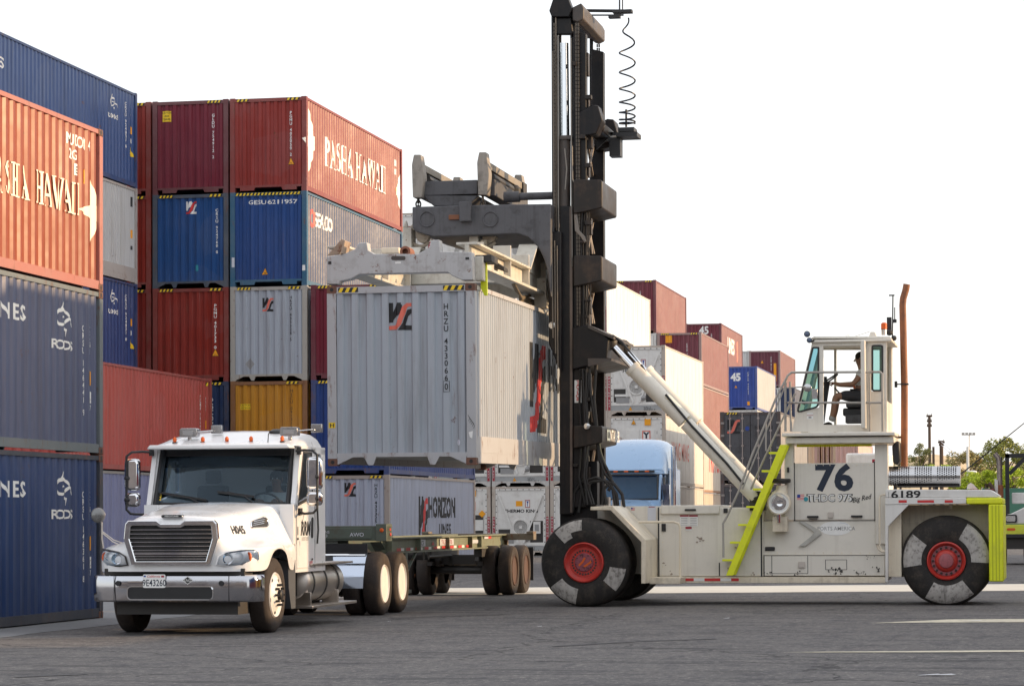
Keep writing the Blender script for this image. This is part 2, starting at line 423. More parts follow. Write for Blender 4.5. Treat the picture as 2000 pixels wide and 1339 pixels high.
def serif(fl, word, x, z, h, mat, sx=.8):
    """wide-serifed roman capitals; returns the end of the line"""
    for ch in word:
        def P(*pts): fl.poly([(x+a*h*sx, z+b*h) for a, b in pts], mat)
        def B(a0, a1, b0, b1): P((a0, b0), (a1, b0), (a1, b1), (a0, b1))
        if ch == 'I': B(.1, .26, 0, 1); B(0, .36, 0, .05); B(0, .36, .95, 1); wd = .46
        elif ch == 'H':
            B(.08, .22, 0, 1); B(.60, .74, 0, 1); B(.22, .60, .46, .55)
            for a in (0, .52):
                B(a, a+.3, 0, .05); B(a, a+.3, .95, 1)
            wd = .92
        elif ch == 'A':
            P((.36, 1), (.46, 1), (.82, 0), (.64, 0)); P((.10, 0), (.19, 0), (.44, .90), (.36, 1)); B(.24, .64, .30, .39); B(0.0, .28, 0, .04); B(.54, .92, 0, .04); wd = 1.0
        elif ch == 'W':
            P((.06, 1), (.22, 1), (.42, 0), (.33, 0)); P((.35, .06), (.42, 0), (.64, 1), (.55, 1)); P((.54, 1), (.70, 1), (.90, 0), (.81, 0)); P((.83, .06), (.90, 0), (1.12, 1), (1.03, 1))
            B(0, .3, .96, 1); B(.95, 1.18, .96, 1); wd = 1.22
        elif ch == 'P':
            B(.1, .26, 0, 1); B(0, .4, 0, .05); B(0, .3, .95, 1)
            fl.stroke([(x+(.26+.34*math.cos(t))*h*sx, z+(.72+.24*math.sin(t))*h) for t in [pi/2-pi*i/10 for i in range(11)]], [(.05+.09*math.sin(pi*i/10))*h for i in range(11)], mat); wd = .74
        elif ch == 'S':
            pts = [(.52, .80), (.46, .92), (.32, .97), (.16, .92), (.11, .78), (.18, .63), (.34, .52), (.5, .40), (.56, .24), (.49, .09), (.32, .03), (.15, .08), (.08, .24)]
            fl.stroke([(x+a*h*sx, z+b*h) for a, b in pts], [.05*h, .05*h, .06*h, .09*h, .12*h, .15*h, .16*h, .15*h, .12*h, .09*h, .06*h, .05*h, .05*h], mat); wd = .72
        else: wd = .4
        x += wd*h*sx
    return x
def star_end(fl, x, z, h, mat, side=1):
    """pointed ornament at the end of the lettering"""
    for pts in ([(0, -.5), (.18, -.16), (.34, -.10), (.34, .12), (.16, .18), (0, .55)], [(-.4, 0), (0, -.09), (0, .09)], [(0, -.5), (.3, -.16), (.3, .2), (0, .55)]):
        fl.poly([(x+side*a*h, z+b*h) for a, b in pts], mat)
def wave_logo(fl, x, z, w_, h_, dark, redm):
    """square mark: dark angular letter, red S-shaped band, dark hook"""
    def q(pts): return [(x+a*w_, z+b*h_) for a, b in pts]
    fl.poly(q([(0, .28), (.17, .28), (.17, .66), (.36, 1), (.56, 1), (.44, .74), (.37, .55), (.17, .36)]), dark); fl.poly(q([(0, .26), (.17, .36), (.17, 1), (0, 1)]), dark)
    fl.poly(q([(.37, .50), (.52, .62), (.60, .9), (.52, .98), (.40, .88)]), dark)
    fl.stroke(q([(1.0, .92), (.80, .92), (.68, .80), (.58, .55), (.45, .25), (.30, .10), (0, .08)]), [w_*.15, w_*.17, w_*.2, w_*.22, w_*.22, w_*.19, w_*.17], redm)
    fl.poly(q([(1, .78), (.80, .74), (.70, .52), (.62, .26), (.40, 0), (1, 0), (1, .16), (.72, .18), (.84, .5), (1, .62)]), dark)
def swirl_logo(fl, x0_, z, h, mat, sx=1.75):
    """rolled-up creature mark with a leg and small lettering under it"""
    x = 0; W = lambda pts: [(x0_+px*sx, pz) for px, pz in pts]
    sp = [(h*.33*(1-.045*i)*math.cos(i*.42+.3), z+.12*h+h*.33*(1-.045*i)*math.sin(i*.42+.3)) for i in range(20)]
    fl.stroke(W(sp), [h*(.085+.035*math.sin(i*.3)) for i in range(20)], mat)
    fl.stroke(W([(.16*h, z+.02*h), (.30*h, z+.16*h), (.44*h, z+.10*h), (.50*h, z-.08*h)]), [.11*h, .10*h, .08*h, .03*h], mat)
    fl.stroke(W([(.08*h, z-.16*h), (.22*h, z-.20*h), (.20*h, z-.40*h)]), [.12*h, .09*h, .03*h], mat)
    fl.stroke(W([(-.04*h, z+.42*h), (.02*h, z+.64*h)]), [.11*h, .03*h], mat)
    fl.text('RODS', x0_+.05*h, z-.80*h, .27*h, mat, 1.75, .03)
# ------------------------------------------------------------------ containers
CW = 2.438
STD, HC = 2.591, 2.896
def prof_fn(p, a, sl, d, s0):
    """trapezoid corrugation: a outer flat, sl slope, inner flat = p-a-2sl"""
    def f(s):
        t = (s-s0) % p
        if t < a: return 0
        if t < a+sl: return d*(t-a)/sl
        if t < p-sl: return d
        return d*(p-t)/sl
    def cuts(s_a, s_b):
        out = []; k = math.floor((s_a-s0)/p)-1
        while s0+k*p < s_b+p:
            out += [s0+k*p+x for x in (0, a, a+sl, p-sl)]; k += 1
        return [c for c in out if s_a+1e-4 < c < s_b-1e-4]
    return f, cuts
SIDEP = prof_fn(.278, .078, .062, .031, .16)
FINEP = prof_fn(.178, .075, .026, .030, .16)
ENDP = prof_fn(.250, .095, .032, .045, -1.06)
FLATP = (lambda s: 0, lambda a, b: [])
MESH = {}
def cached(key, fn):
    if key not in MESH: MESH[key] = fn()
    return MESH[key]
def strip_mesh(kind, L, H, zb, P, side):
    def fn():
        m = MB(); f, cuts = P; a, b = (.16, L-.16)
        ss = [a]+cuts(a, b)+[b]; X = CW/2-.022
        vs = []
        for s in ss:
            x = (X-f(s))*side; vs += [(x, s, zb), (x, s, H-.085)]
        m._add(vs, [(2*i, 2*i+2, 2*i+3, 2*i+1) for i in range(len(ss)-1)])
        if kind == 'smooth':     # riveted sheet seams
            for s in [a+(b-a)*i/10 for i in range(1, 10)]: m.box(min(X*side, (X+.004)*side), max(X*side, (X+.004)*side), s-.02, s+.02, zb+.02, H-.1)
        return m.mesh('side_panel', CPS, (0, 0, 0))
    return cached(('side', kind, L, H, zb, side), fn)
def end_mesh(L, H, y, sgn):
    def fn():
        m = MB(); f, cuts = ENDP; a, b = -1.06, 1.06
        ss = [a]+cuts(a, b)+[b]; vs = []
        for s in ss: vs += [(s, y-sgn*(.02+f(s)), .2), (s, y-sgn*(.02+f(s)), H-.12)]
        m._add(vs, [(2*i, 2*i+2, 2*i+3, 2*i+1) for i in range(len(ss)-1)])
        return m.mesh('end_panel', CP, (0, 0, 0))
    return cached(('end', H, y), fn)
def frame_mesh(L, H, deep, cast, tri):
    def fn():
        m = MB(); W = CW/2
        for sx in (-1, 1):
            for y0 in (0, L-.16):
                m.box(min(sx*W, sx*(W-.15)), max(sx*W, sx*(W-.15)), y0+.004, y0+.156, .118, H-.118)
            x0, x1 = sorted((sx*(W-.008), sx*(W-.06)))
            zb = .46 if deep else .165
            m.box(x0, x1, .16, L-.16, .03 if L > 7 else .025, zb)         # bottom side rail
            if deep: m.box(*sorted((sx*(W-.004), sx*(W-.02))), .16, L-.16, .20, .215)
            m.box(x0, x1, .16, L-.16, H-.09, H-.02)                       # top side rail
        for y0, y1 in ((.004, .10), (L-.10, L-.004)):
            m.box(-W+.15, W-.15, y0, y1, H-.125, H-.02)                   # headers
            m.box(-W+.15, W-.15, y0, y1, .14, .205)                       # sills
            if tri:
                for sx in (-1, 1):
                    m.prism([(sx*(W-.16), .14), (sx*(W-.16), .02), (sx*(W-.42), .14)], 'y', y0, y0+.05)
                    m.prism([(sx*.62, .14), (sx*.42, .14), (sx*.47, .01), (sx*.55, .01)], 'y', y0, y0+.05)
            else:
                for sx in (-1, 1): m.prism([(sx*(W-.32), .14), (sx*.42, .14), (sx*.46, .045), (sx*(W-.32), .045)], 'y', y0, y0+.05)
        m.box(-W+.06, W-.06, .10, L-.10, .145, .16)                       # floor
        if not cast: cast_geo(m, L, H)
        return m.mesh('frame', CF, (0, 0, 0))
    return cached(('frame', L, H, deep, cast, tri), fn)
def one_cast(m, x, y, z, sx, sy):
    m.prism(rrect(min(x, x-sx*.162), max(x, x-sx*.162), z, z+.118, .02, 2), 'y', y, y+sy*.178)
    # dark lifting slots, drawn as recess plugs
    m.prism(rrect(x-sx*.081-.030, x-sx*.081+.030, z+.028, z+.090, .028, 3), 'y', y-sy*.002, y+sy*.02, 1)
    m.prism([(y+sy*.089+a, b+z) for a, b in rrect(-.030, .030, .022, .096, .028, 3)], 'x', x+sx*.002, x-sx*.02, 1)
def cast_geo(m, L, H):
    for sx in (-1, 1):
        for y, sy in ((0, 1), (L, -1)):
            for z in (0, H-.118): m.box(*sorted((sx*CW/2, sx*(CW/2-.162))), *sorted((y, y+sy*.178)), z, z+.118)
def cast_mesh(sx, sy):
    def fn():
        m = MB(); one_cast(m, 0, 0, 0, sx, sy); return m.mesh('corner_casting', [CAST, D['black']], (0, 0, 0))
    return cached(('cast', sx, sy), fn)
def roof_mesh(L, H):
    def fn():
        m = MB(); P = prof_fn(.21, .09, .02, .02, .1); f, cuts = P; ss = [.1]+cuts(.1, L-.1)+[L-.1]; vs = []
        for s in ss: vs += [(-CW/2+.03, s, H-.025-f(s)), (CW/2-.03, s, H-.025-f(s))]
        m._add(vs, [(2*i, 2*i+2, 2*i+3, 2*i+1) for i in range(len(ss)-1)])
        return m.mesh('roof_panel', CP, (0, 0, 0))
    return cached(('roof', L, H), fn)
def plug(name, me, parent, colr, loc=None, smooth=0):
    o = bpy.data.objects.new(name, me); col.objects.link(o); o.parent = parent; o.color = c4(colr)
    if loc: o.location = loc
    return o
EF = lambda H: (lambda s, d, z: (s, .02-d, z))              # on the near end panel
HF = lambda s, d, z: (s, .004-d, z)                          # on the near header / sill / posts
SF = lambda s, d, z: (CW/2-.022+d, s, z)                     # on the right-hand side panel
def container(label, x, y, z, c, L=12.19, H=HC, group=None, side='corr', deep=False, cast=False, tri=False, fc=None, front='end', cat='container', rz=0, roof=True, tilt=0, name='shipping_container'):
    """x: right-hand face, y: near end, z: underside"""
    r = thing(name, label, cat, (x-CW/2, y, z), rz, group)
    if tilt: r.rotation_euler = (tilt, 0, rz)
    fc = fc or [v*.8 for v in c]; P = {'corr': SIDEP, 'fine': FINEP, 'smooth': FLATP}[side]
    r['_p'] = 0
    plug('frame', frame_mesh(L, H, deep, cast, tri), r, fc)
    zb = .455 if deep else .16
    plug('side_panel', strip_mesh(side, L, H, zb, P, 1), r, c); plug('side_panel', strip_mesh(side, L, H, zb, P, -1), r, c)
    if front == 'end': plug('end_panel', end_mesh(L, H, 0, -1), r, c)
    plug('end_panel', end_mesh(L, H, L, 1), r, c)
    if roof: plug('roof_panel', roof_mesh(L, H), r, c)
    if cast:
        for sx in (-1, 1):
            for yy, sy in ((0, 1), (L, -1)):
                for zz in (0, H-.118): plug('corner_casting', cast_mesh(sx, sy), r, c, (sx*CW/2, yy, zz))
    del r['_p']
    r_info[r.name] = (L, H, P); return r
r_info = {}
def end_decal(r, name, fl): return fl.obj(name, r, EF(0), ENDP[1](-1.06, 1.06), ENDP[0])
def side_decal(r, name, fl):
    L, H, P = r_info[r.name]; return fl.obj(name, r, SF, P[1](.16, L-.16), P[0])
def head_stripe(r, H, spans=((-1.0, -.55), (.62, 1.02))):
    fl = Flat()
    for a, b in spans: fl.haz(a, b, H-.105, H-.03, max(3, int((b-a)/.11)))
    fl.obj('hazard_stripe', r, HF)
def serial(r, s, x, ztop, size=.125, mat=None, sign=None, pitch=1.28, bold=.02):
    size = .088; fl = Flat(); fl.column(s, x, ztop, size, mat or D['white'], pitch, 1.0, bold); end_decal(r, 'serial_number', fl)
    if sign: f2 = Flat(); f2.tri_sign(x, sign, .22); end_decal(r, 'caution_sign', f2)
def side_serial(r, s, x, ztop, size, mat, pitch=1.3):
    fl = Flat(); fl.column(s, x, ztop, size, mat, pitch, .85, .012); side_decal(r, 'serial_number', fl)

BLUE = (.026, .078, .235); NAVY = (.012, .032, .095); REDC = (.285, .036, .028); MAROON = (.175, .020, .036); BRICK = (.400, .068, .056)
DRED = (.26, .026, .016); OCHRE = (.52, .235, .022); GREYB = (.40, .44, .50); PALE = (.52, .53, .54); LAV = (.19, .21, .36); WHITEC = (.72, .71, .69); OXIDE = (.255, .046, .012)
RYL = (.035, .075, .33)

# --- stack nearest the camera, left edge of the photo: three short boxes
XL, YL = -14.84, 40.115-6.058
def left_box(label, k, c, fc=None): return container(label, XL, YL, k*STD, c, 6.058, STD, 'short containers stacked at the left edge', cast=True, fc=fc)
L1 = left_box('dark blue short container standing on the ground at the left edge, lowest of three', 0, (.026, .056, .155), (.034, .042, .06))
L2 = left_box('scuffed blue short container in the middle of the left edge stack', 1, (.080, .098, .175), (.14, .165, .175))
L3 = left_box('orange red short container with big pale serif lettering, topmost at the left edge', 2, OXIDE, (.40, .15, .12))
for r, n, ins in ((L1, 'CRSU 146361 8', 'C'), (L2, 'CRSU 146441 9', 'B')):
    f = Flat(); f.text('LINES', 2.18, 1.90, .23, D['white'], 1.8, .02); side_decal(r, 'lettering', f)
    f = Flat(); swirl_logo(f, 4.36, 1.98, .50, D['white']); side_decal(r, 'company_logo', f)
    f = Flat(); f.column(n, 5.22, 2.0, .090, D['white'], 1.28, 1.2, .02); side_decal(r, 'serial_number', f)
    f = Flat(); f.column('22G1', 5.56, 2.0, .090, D['white'], 1.28, 1.2, .02); f.rect(5.50, 5.63, 1.08, 1.30, D['orange'])
    f.rect(5.50, 5.64, .80, .98, D['white']); f.text(ins, 5.57, .83, .11, D['black'], 1, .02); f.text('17', 5.57, .69, .08, D['white'], 1, .01); side_decal(r, 'size_code', f)
f = Flat(); e = serif(f, 'PASHA', 1.45, 1.10, .50, D['cream'], .72); e = serif(f, 'HAWAII', 3.24, 1.10, .50, D['cream'], .72); side_decal(L3, 'lettering', f)
f = Flat(); star_end(f, 5.52, 1.22, 1.12, D['cream'], 1); side_decal(L3, 'star_emblem', f)
f = Flat(); f.text('MUDOM 4', 5.05, 2.18, .17, D['white'], .9, .02); f.text('22G', 4.78, 1.96, .15, D['white'], .9, .02); f.rect(4.86, 5.0, 1.72, 1.90, D['white']); f.text('E', 4.93, 1.75, .11, D['black'], 1, .02)
f.rect(5.24, 5.36, 1.64, 1.86, D['orange']); side_decal(L3, 'serial_number', f)
f = Flat(); f.text('BX33', 0, 0, .05, D['black'])

# --- block behind it (M and S columns), long boxes ending at Y 76.5
YM = 76.5-12.19; XM = -27.2; XS = -24.848
mcol = [('blue long container topmost behind the short left edge stack, with a creature mark', BLUE), ('pale grey long container with deep bottom rail, behind the left edge stack', PALE),
        ('blue long container with a white creature mark, under the pale grey one', (.024, .055, .19)), ('dark long container hidden low behind the left edge stack', NAVY), ('dark long container hidden low behind the left edge stack', NAVY)]
Ms = []
for i, (lb, c) in enumerate(mcol):
    k = 4-i
    Ms.append(container(lb, XM, YM, k*HC, c, group='tall block behind the left edge stack', side='fine' if i == 1 else 'corr', deep=(i == 1), fc=(.45, .42, .40) if i == 1 else None))
for r in (Ms[0], Ms[2]):
    f = Flat(); swirl_logo(f, 10.1, 2.25, .50, D['white'], 1.6); side_decal(r, 'company_logo', f)
    f = Flat(); f.column('CRSU 924831 8', 11.25, 2.50, .09, D['white'], 1.25, .9, .015); f.column('45G1', 11.68, 2.46, .09, D['white'], 1.2, .9, .015); side_decal(r, 'serial_number', f)
    f = Flat(); f.rect(11.62, 11.8, 1.60, 1.82, D['orange']); f.poly([(11.58, .92), (11.98, .92), (11.62, 1.2)], D['yellow']); f.rect(11.62, 11.78, 1.32, 1.46, D['white']); side_decal(r, 'caution_sign', f)
f = Flat(); f.text('OOCLLINES', .75, 1.95, .28, D['white'], 1, .02); side_decal(Ms[0], 'lettering', f)
f = Flat(); f.rect(11.7, 11.82, 1.35, 1.6, D['orange']); f.rect(11.7, 11.8, 1.0, 1.12, D['black']); f.rect(11.68, 11.82, 2.3, 2.6, D['black']); side_decal(Ms[1], 'caution_sign', f)
S2 = container('brick red long container, upper one of the two behind the white truck cab at left', XS, YM, HC, BRICK, group='two high stack behind the white truck')
S1 = container('lavender blue long container on the ground under the brick red one', XS, YM, 0, LAV, group='two high stack behind the white truck', fc=(.24, .23, .22))
f = Flat(); f.column('TCNU 706421 8', 11.20, 2.35, .09, D['white'], 1.25, .9, .015); f.column('45G1', 11.62, 2.32, .09, D['white'], 1.2, .9, .015); side_decal(S2, 'serial_number', f)
f = Flat(); f.rect(11.6, 11.78, 1.38, 1.62, D['orange']); f.rect(11.6, 11.76, .95, 1.18, D['white']); f.poly([(11.55, .45), (11.95, .45), (11.6, .78)], D['orange']); f.haz(11.62, 11.9, 2.66, 2.76, 2); side_decal(S2, 'caution_sign', f)

# --- the row facing the camera (columns A B C D)
YP = 78.07; XC = -22.33; PX = 2.50
XB, XA, XD = XC-PX, XC-2*PX, -19.768
gA = 'row of stacked containers facing the camera'
def P_(label, x, k, c, **kw):
    kw.setdefault('group', gA); return container(label, x, YP, k*HC, c, **kw)
A5 = P_('red container sliver in the top tier, just right of the topmost blue one', XA, 4, DRED)
A4 = P_('red container with number ending 2, just right of the pale grey one', XA, 3, DRED)
A3 = P_('dark red container third from the top, half hidden by the blue one with creature mark', XA, 2, (.22, .020, .012))
B5 = P_('maroon container with a square orange notice, top row left of the lettered red one', XB, 4, MAROON, fc=(.13, .03, .035))
B4 = P_('blue container with white and red wave emblem, below the maroon one', XB, 3, (.018, .075, .235), tri=True, fc=(.05, .07, .10))
B3 = P_('dark red container left of the grey one with wave emblem, above the blue container', XB, 2, (.25, .022, .012))
B2 = P_('navy container with sideways white lettering, between the brick red and the ochre ones', XB, 1, NAVY)
C5 = P_('red container with tall white serif lettering along its side, top of the row at right', XC, 4, REDC)
C4 = P_('blue container with fully striped yellow and black top edge, below the lettered red one', XC, 3, (.018, .066, .235), fc=(.02, .11, .20))
C3 = P_('light grey container with wave emblem, in the row above the ochre one', XC, 2, GREYB, tri=True, fc=(.40, .38, .34))
C2 = P_('ochre yellow container above the white truck roof', XC, 1, OCHRE, fc=(.24, .10, .03))
D3 = P_('maroon container just left of the lifted grey container', XD, 2, (.16, .014, .03))
D2 = P_('blue container below the maroon one, left of the lifted grey container', XD, 1, (.022, .055, .21))
D1 = P_('bluish grey container with wave emblem on the ground behind the trailer', XD, 0, (.40, .43, .52), side='fine', fc=(.35, .30, .27))
for x in (XA, XB, XC):
    for k in (0, 1):
        if (x, k) in ((XB, 1), (XC, 1)): continue
        P_('container low in the row, hidden behind the white truck and the lower stack', x, k, NAVY, group='hidden bottom containers of the row')
for r in (A5, A4, A3, B3, D3, D2, C3, B4, D1): head_stripe(r, HC)
head_stripe(B5, HC, ((.55, 1.0),)); head_stripe(C5, HC, ((-1.0, -.62), (.6, 1.0))); head_stripe(C4, HC, ((-1.04, 1.04),)); head_stripe(C2, HC, ((.55, .95),)); head_stripe(B2, HC)
serial(A4, 'PGMU 401116 2', .42, 2.40, .12, None, .77); serial(A3, 'PGMU 401372 0', .42, 2.38, .12, None, .72)
serial(B5, 'GLDU 754912 2', .74, 2.45, .115); f = Flat(); f.rect(-.91, -.63, 2.26, 2.59, D['yellow'])
for i, s in enumerate(('CAUTION', 'HIGH', 'TRAILER')): f.text(s, -.77, 2.51-i*.10, .055, D['black'], .8, .02)
end_decal(B5, 'caution_sign', f)
serial(B4, 'CRSU 924760 0', .84, 2.42, .12)
f = Flat(); wave_logo(f, -.15, 2.28, .35, .39, D['white'], D['red']); end_decal(B4, 'company_logo', f)
f = Flat(); f.stroke([(.20, .52), (.2, .70)], .10, D['teal']); end_decal(B4, 'paint_patch', f)
serial(B3, 'PGMU 401733 0', .79, 2.38, .12, None, .78)
f = Flat()
f.text('GEMS CYNOH670', .72, 1.45, .14, D['white'], 1.2, .01, 0, 90); end_decal(B2, 'serial_number', f)
serial(C5, 'PGMU 402050 2', .72, 2.45, .115, None, .81)
f = Flat(); f.text('GESU', -.36, 2.52, .125, D['white'], 1.35, .02); f.text('6211957', .44, 2.52, .125, D['white'], 1.5, .02); end_decal(C4, 'serial_number', f)
f = Flat(); f.tri_sign(-.12, .35, .22); end_decal(C4, 'caution_sign', f)
f = Flat(); f.rect(1.08, 1.17, .45, .62, D['white']); f.rect(-1.17, -1.08, .6, .9, D['pale']); f.obj('paint_patch', C4, HF)
f = Flat(); wave_logo(f, -.20, 2.12, .34, .42, D['black'], D['coral']); end_decal(C3, 'company_logo', f)
serial(C3, 'HRZU 435328 5', .70, 2.58, .105, D['black'])
f = Flat(); f.poly([(-.75, .52), (-.60, .70), (-.45, .52), (-.60, .34)], D['grey']); f.rect(-1.18, -1.08, .42, .60, D['yellow']); end_decal(C3, 'warning_label', f)
serial(C2, 'MSCU 091316 0', .72, 2.62, .10, D['black'], bold=.0)
f = Flat(); f.rect(-.92, -.60, 2.02, 2.2, D['yellow']); f.text('CAUTION', -.76, 2.13, .06, D['black'], .8); f.text('HIGH TRAILER', -.76, 2.05, .05, D['black'], .65); end_decal(C2, 'caution_sign', f)
f = Flat(); wave_logo(f, -.19, 2.24, .36, .42, D['black'], D['coral']); end_decal(D1, 'company_logo', f)
serial(D1, 'HRZU 433325 1', .80, 2.62, .115, D['black'])
f = Flat(); star_end(f, .35, 1.55, 1.9, D['white'], 1); e = serif(f, 'PASHA', 2.2, 1.05, .92, D['white'], .86); e = serif(f, 'HAWAII', e+.25, 1.05, .92, D['white'], .86); side_decal(C5, 'lettering', f)
f = Flat(); star_end(f, 11.9, 1.35, 1.2, D['white'], -1); f.rect(11.2, 11.5, 2.2, 2.42, D['pale']); f.rect(11.2, 11.4, 1.9, 2.1, D['pale']); f.rect(11.3, 11.5, 1.35, 1.45, D['yellow']); side_decal(C5, 'star_emblem', f)
f = Flat(); f.stroke(arc(.75, 2.12, .22, 60, 300, 12), .14, D['red']); f.rect(.85, 1.02, 1.9, 2.34, D['red']); f.text('SEACO', 2.05, 1.93, .42, D['white'], 1.05, .03); side_decal(C4, 'lettering', f)
f = Flat(); wave_logo(f, 3.9, .42, 1.25, 1.85, D['black'], D['red']); f.text('HORIZON', 7.2, 1.62, .62, D['black'], .95, .04); f.text('LINES', 7.6, 1.02, .36, D['black'], 1.4, .03); f.text('www.horizon', 8.1, .66, .16, D['black'], 1, .01); side_decal(D1, 'lettering', f)
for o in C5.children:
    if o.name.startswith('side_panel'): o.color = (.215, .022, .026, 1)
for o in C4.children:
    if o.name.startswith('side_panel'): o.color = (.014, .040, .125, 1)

# --- lifted container
XH, YH, ZH = -9.045, 41.36, 2.405
HELD = container('big light grey container with black and red wave emblem, hanging from the lift machine', XH, YH, ZH, (.385, .425, .475), L=12.19, side='fine', deep=True, cast=True, tri=True, fc=(.44, .45, .47), tilt=.0115, rz=.012)
head_stripe(HELD, HC, ((-1.03, -.70), (.70, 1.04)))
f = Flat(); wave_logo(f, -.20, 2.17, .37, .44, D['black'], D['coral']); end_decal(HELD, 'company_logo', f)
f = Flat(); f.column('HRZU 433066', .74, 2.58, .092, D['black'], 1.28, .9, .012); z0 = 1.17
f.stroke([(.69, z0), (.79, z0), (.79, z0+.17), (.69, z0+.17), (.69, z0)], .008, D['black']); f.text('0', .74, z0+.035, .10, D['black'], .85, .012); end_decal(HELD, 'serial_number', f)
f = Flat(); f.rect(-1.20, -1.09, .61, .70, D['yellow']); f.text('H', -1.145, .625, .06, D['black'], 1.3, .02); f.obj('height_label', HELD, HF)
f = Flat(); f.ball = None
f.poly([(.93+.03*math.cos(a), .36+.05*math.sin(a)) for a in [i*pi/5 for i in range(10)]], D['pale']); end_decal(HELD, 'paint_patch', f)
f = Flat()
for i in range(5): f.stroke([(1.09+.02*i, .80-.03*i), (1.12+.02*i, .74-.03*i), (1.10+.02*i, .70-.03*i)], .006, D['black'])
f.poly([(1.10, .52), (1.17, .54), (1.16, .42), (1.12, .44)], D['white']); f.obj('scrawl', HELD, HF)
f = Flat(); wave_logo(f, 4.9, .62, 1.6, 1.6, D['black'], D['red']); f.text('HORIZON', 8.9, 1.45, .72, D['black'], .9, .04); f.text('LINES', 9.4, .72, .4, D['black'], 1.3, .02); side_decal(HELD, 'lettering', f)

# --- white refrigerated containers farther back
YR = 108.9
def reefer_front(r, H, brand, var=0):
    m = MB(); W = 1.06; y = .03
    m.box(-W, W, y, y+.05, .40, H-.10)                                      # back plate
    for x0, x1 in ((-W, -W+.06), (W-.06, W)): m.box(x0, x1, y-.03, y-.001, .42, H-.11)
    m.box(-W+.06, W-.06, y-.03, y-.001, H-.17, H-.11); m.box(-W+.06, W-.06, y-.03, y-.001, .42, .48)
    for i in range(9):
        for x in (-W+.03, W-.03): m.box(x-.018, x+.018, y-.04, y-.029, .55+i*.25, .586+i*.25, 1)
        if i < 8: m.box(-.9+i*.25, -.864+i*.25, y-.04, y-.029, H-.155, H-.12, 1)
    m.build('machine_panel', [WHTM, DKST], r, org=(0, 0, 0))
    if not var:
        m = MB()
        m.box(-.95, -.45, y-.004, y+.01, .55, 1.10); m.box(.40, .95, y-.004, y+.01, .55, 1.45); m.box(-.95, -.55, y-.008, y+.0, 1.15, 1.75, 1)
        m.build('machinery_bay', [DKST, WHTM], r, org=(0, 0, 0))
        m = MB(); m.lathe([(.34, 0), (.34, -.04), (.30, -.04), (.30, -.005), (.0, -.005)], 'y', (0, y-.004, 1.18), 28)
        for i in range(7): m.lathe([(.28-.035*i, -.03), (.27-.035*i, -.034)], 'y', (0, y, 1.18), 24, 1, close=False)
        m.box(-.06, .06, y-.045, y-.012, 1.12, 1.24); m.build('fan', [WHTM, DKST], r, org=(0, 0, 0))
        m = MB()
        for sx in (-1, 1): m.bar((sx*.92, y-.05, 2.5), (sx*.12, y-.05, .52), .05, .07, (1, 0, 0))
        m.build('brace', WHTM, r, org=(0, 0, 0))
        m = MB(); m.box(.55, .85, y-.08, y-.01, .92, 1.42); m.box(.61, .79, y-.085, y-.079, 1.02, 1.30, 1); m.build('control_box', [WHTM, D['grey']], r, org=(0, 0, 0))
        m = MB(); m.box(-.9, -.2, y-.06, y-.01, .78, .88); m.box(-.85, -.3, y-.03, y-.006, .52, .75, 1); m.ball((.3, y-.02, .72), .12, 8, 1); m.build('compressor', [WHTM, D['grey']], r, org=(0, 0, 0))
        f = Flat(); f.text(brand, .02, 1.80, .13, D['black'], 1.15, .03); f.rect(-.20, .08, 2.06, 2.28, D['orange']); f.rect(.2, .40, 2.0, 2.32, D['dred']); f.rect(.225, .375, 2.03, 2.29, D['white']); f.poly([(.25, 2.27), (.35, 2.27), (.315, 2.17), (.315, 2.05), (.285, 2.05), (.285, 2.17)], D['blue']); f.rect(-.85, -.55, .81, .86, D['orange'])
        f.obj('lettering', r, lambda s, d, z: (s, y-.001-d, z))
    else:
        m = MB()
        m.box(-.55, .12, y-.03, y-.002, 1.85, 2.30); m.box(.14, .75, y-.028, y-.002, 1.85, 2.30); m.box(-.9, -.62, y-.06, y-.002, 1.6, 2.0, 1); m.box(.35, .9, y-.02, y-.002, .9, 1.7, 2); m.box(.5, .9, y-.07, y-.02, 1.05, 1.5, 3); m.box(-.9, .2, y-.01, y-.002, .6, 1.4, 2)
        m.build('machinery_bay', [WHTM, STEEL, DKST, WHTM], r, org=(0, 0, 0))
        f = Flat(); f.rect(.24, .58, 1.88, 2.26, D['coral']); f.rect(.28, .54, 1.92, 2.22, D['white']); f.text('Y', .41, 1.95, .24, D['navy'], 1.1, .05)
        f.tri_sign(-.12, 2.52, .2); f.rect(.34, .60, 2.48, 2.74, D['orange']); f.poly([(.7, 1.75), (.86, 1.9), (1.02, 1.75), (.86, 1.6)], D['orange']); f.text('1', .86, 2.12, .12, D['black'])
        f.obj('warning_label', r, lambda s, d, z: (s, y-.034-d, z))
def reefer_marks(r, H, no):
    m = MB(); m.box(-1.06, 1.06, .012, .06, .15, .40); m.build('lower_sill', M('reefer_sill_grey', (.36, .37, .37), .5, dirt=.3), r, org=(0, 0, 0))
    f = Flat(); f.tri_sign(-.25, .20, .17); f.text('SZLU', .45, .27, .09, D['black'], 1, .005); f.text(no, .55, .165, .09, D['black'], 1, .005); f.obj('serial_number', r, lambda s, d, z: (s, .012-d, z))
    f = Flat()
    for sx in (-1, 1):
        f.rect(sx*1.14-.05, sx*1.14+.05, .22, 1.62, D['dred']); f.column('WARNING 9FT', sx*1.14, 1.58, .075, D['white'], 1.6, .9, .01)
    f.obj('warning_strip', r, HF)
gR = 'white refrigerated containers stacked at the back'
cols = dict(e=-15.78, d=-18.22, b=-20.70, a=-23.2, z=-25.7, y=-28.2)
FCW = (.50, .44, .38)
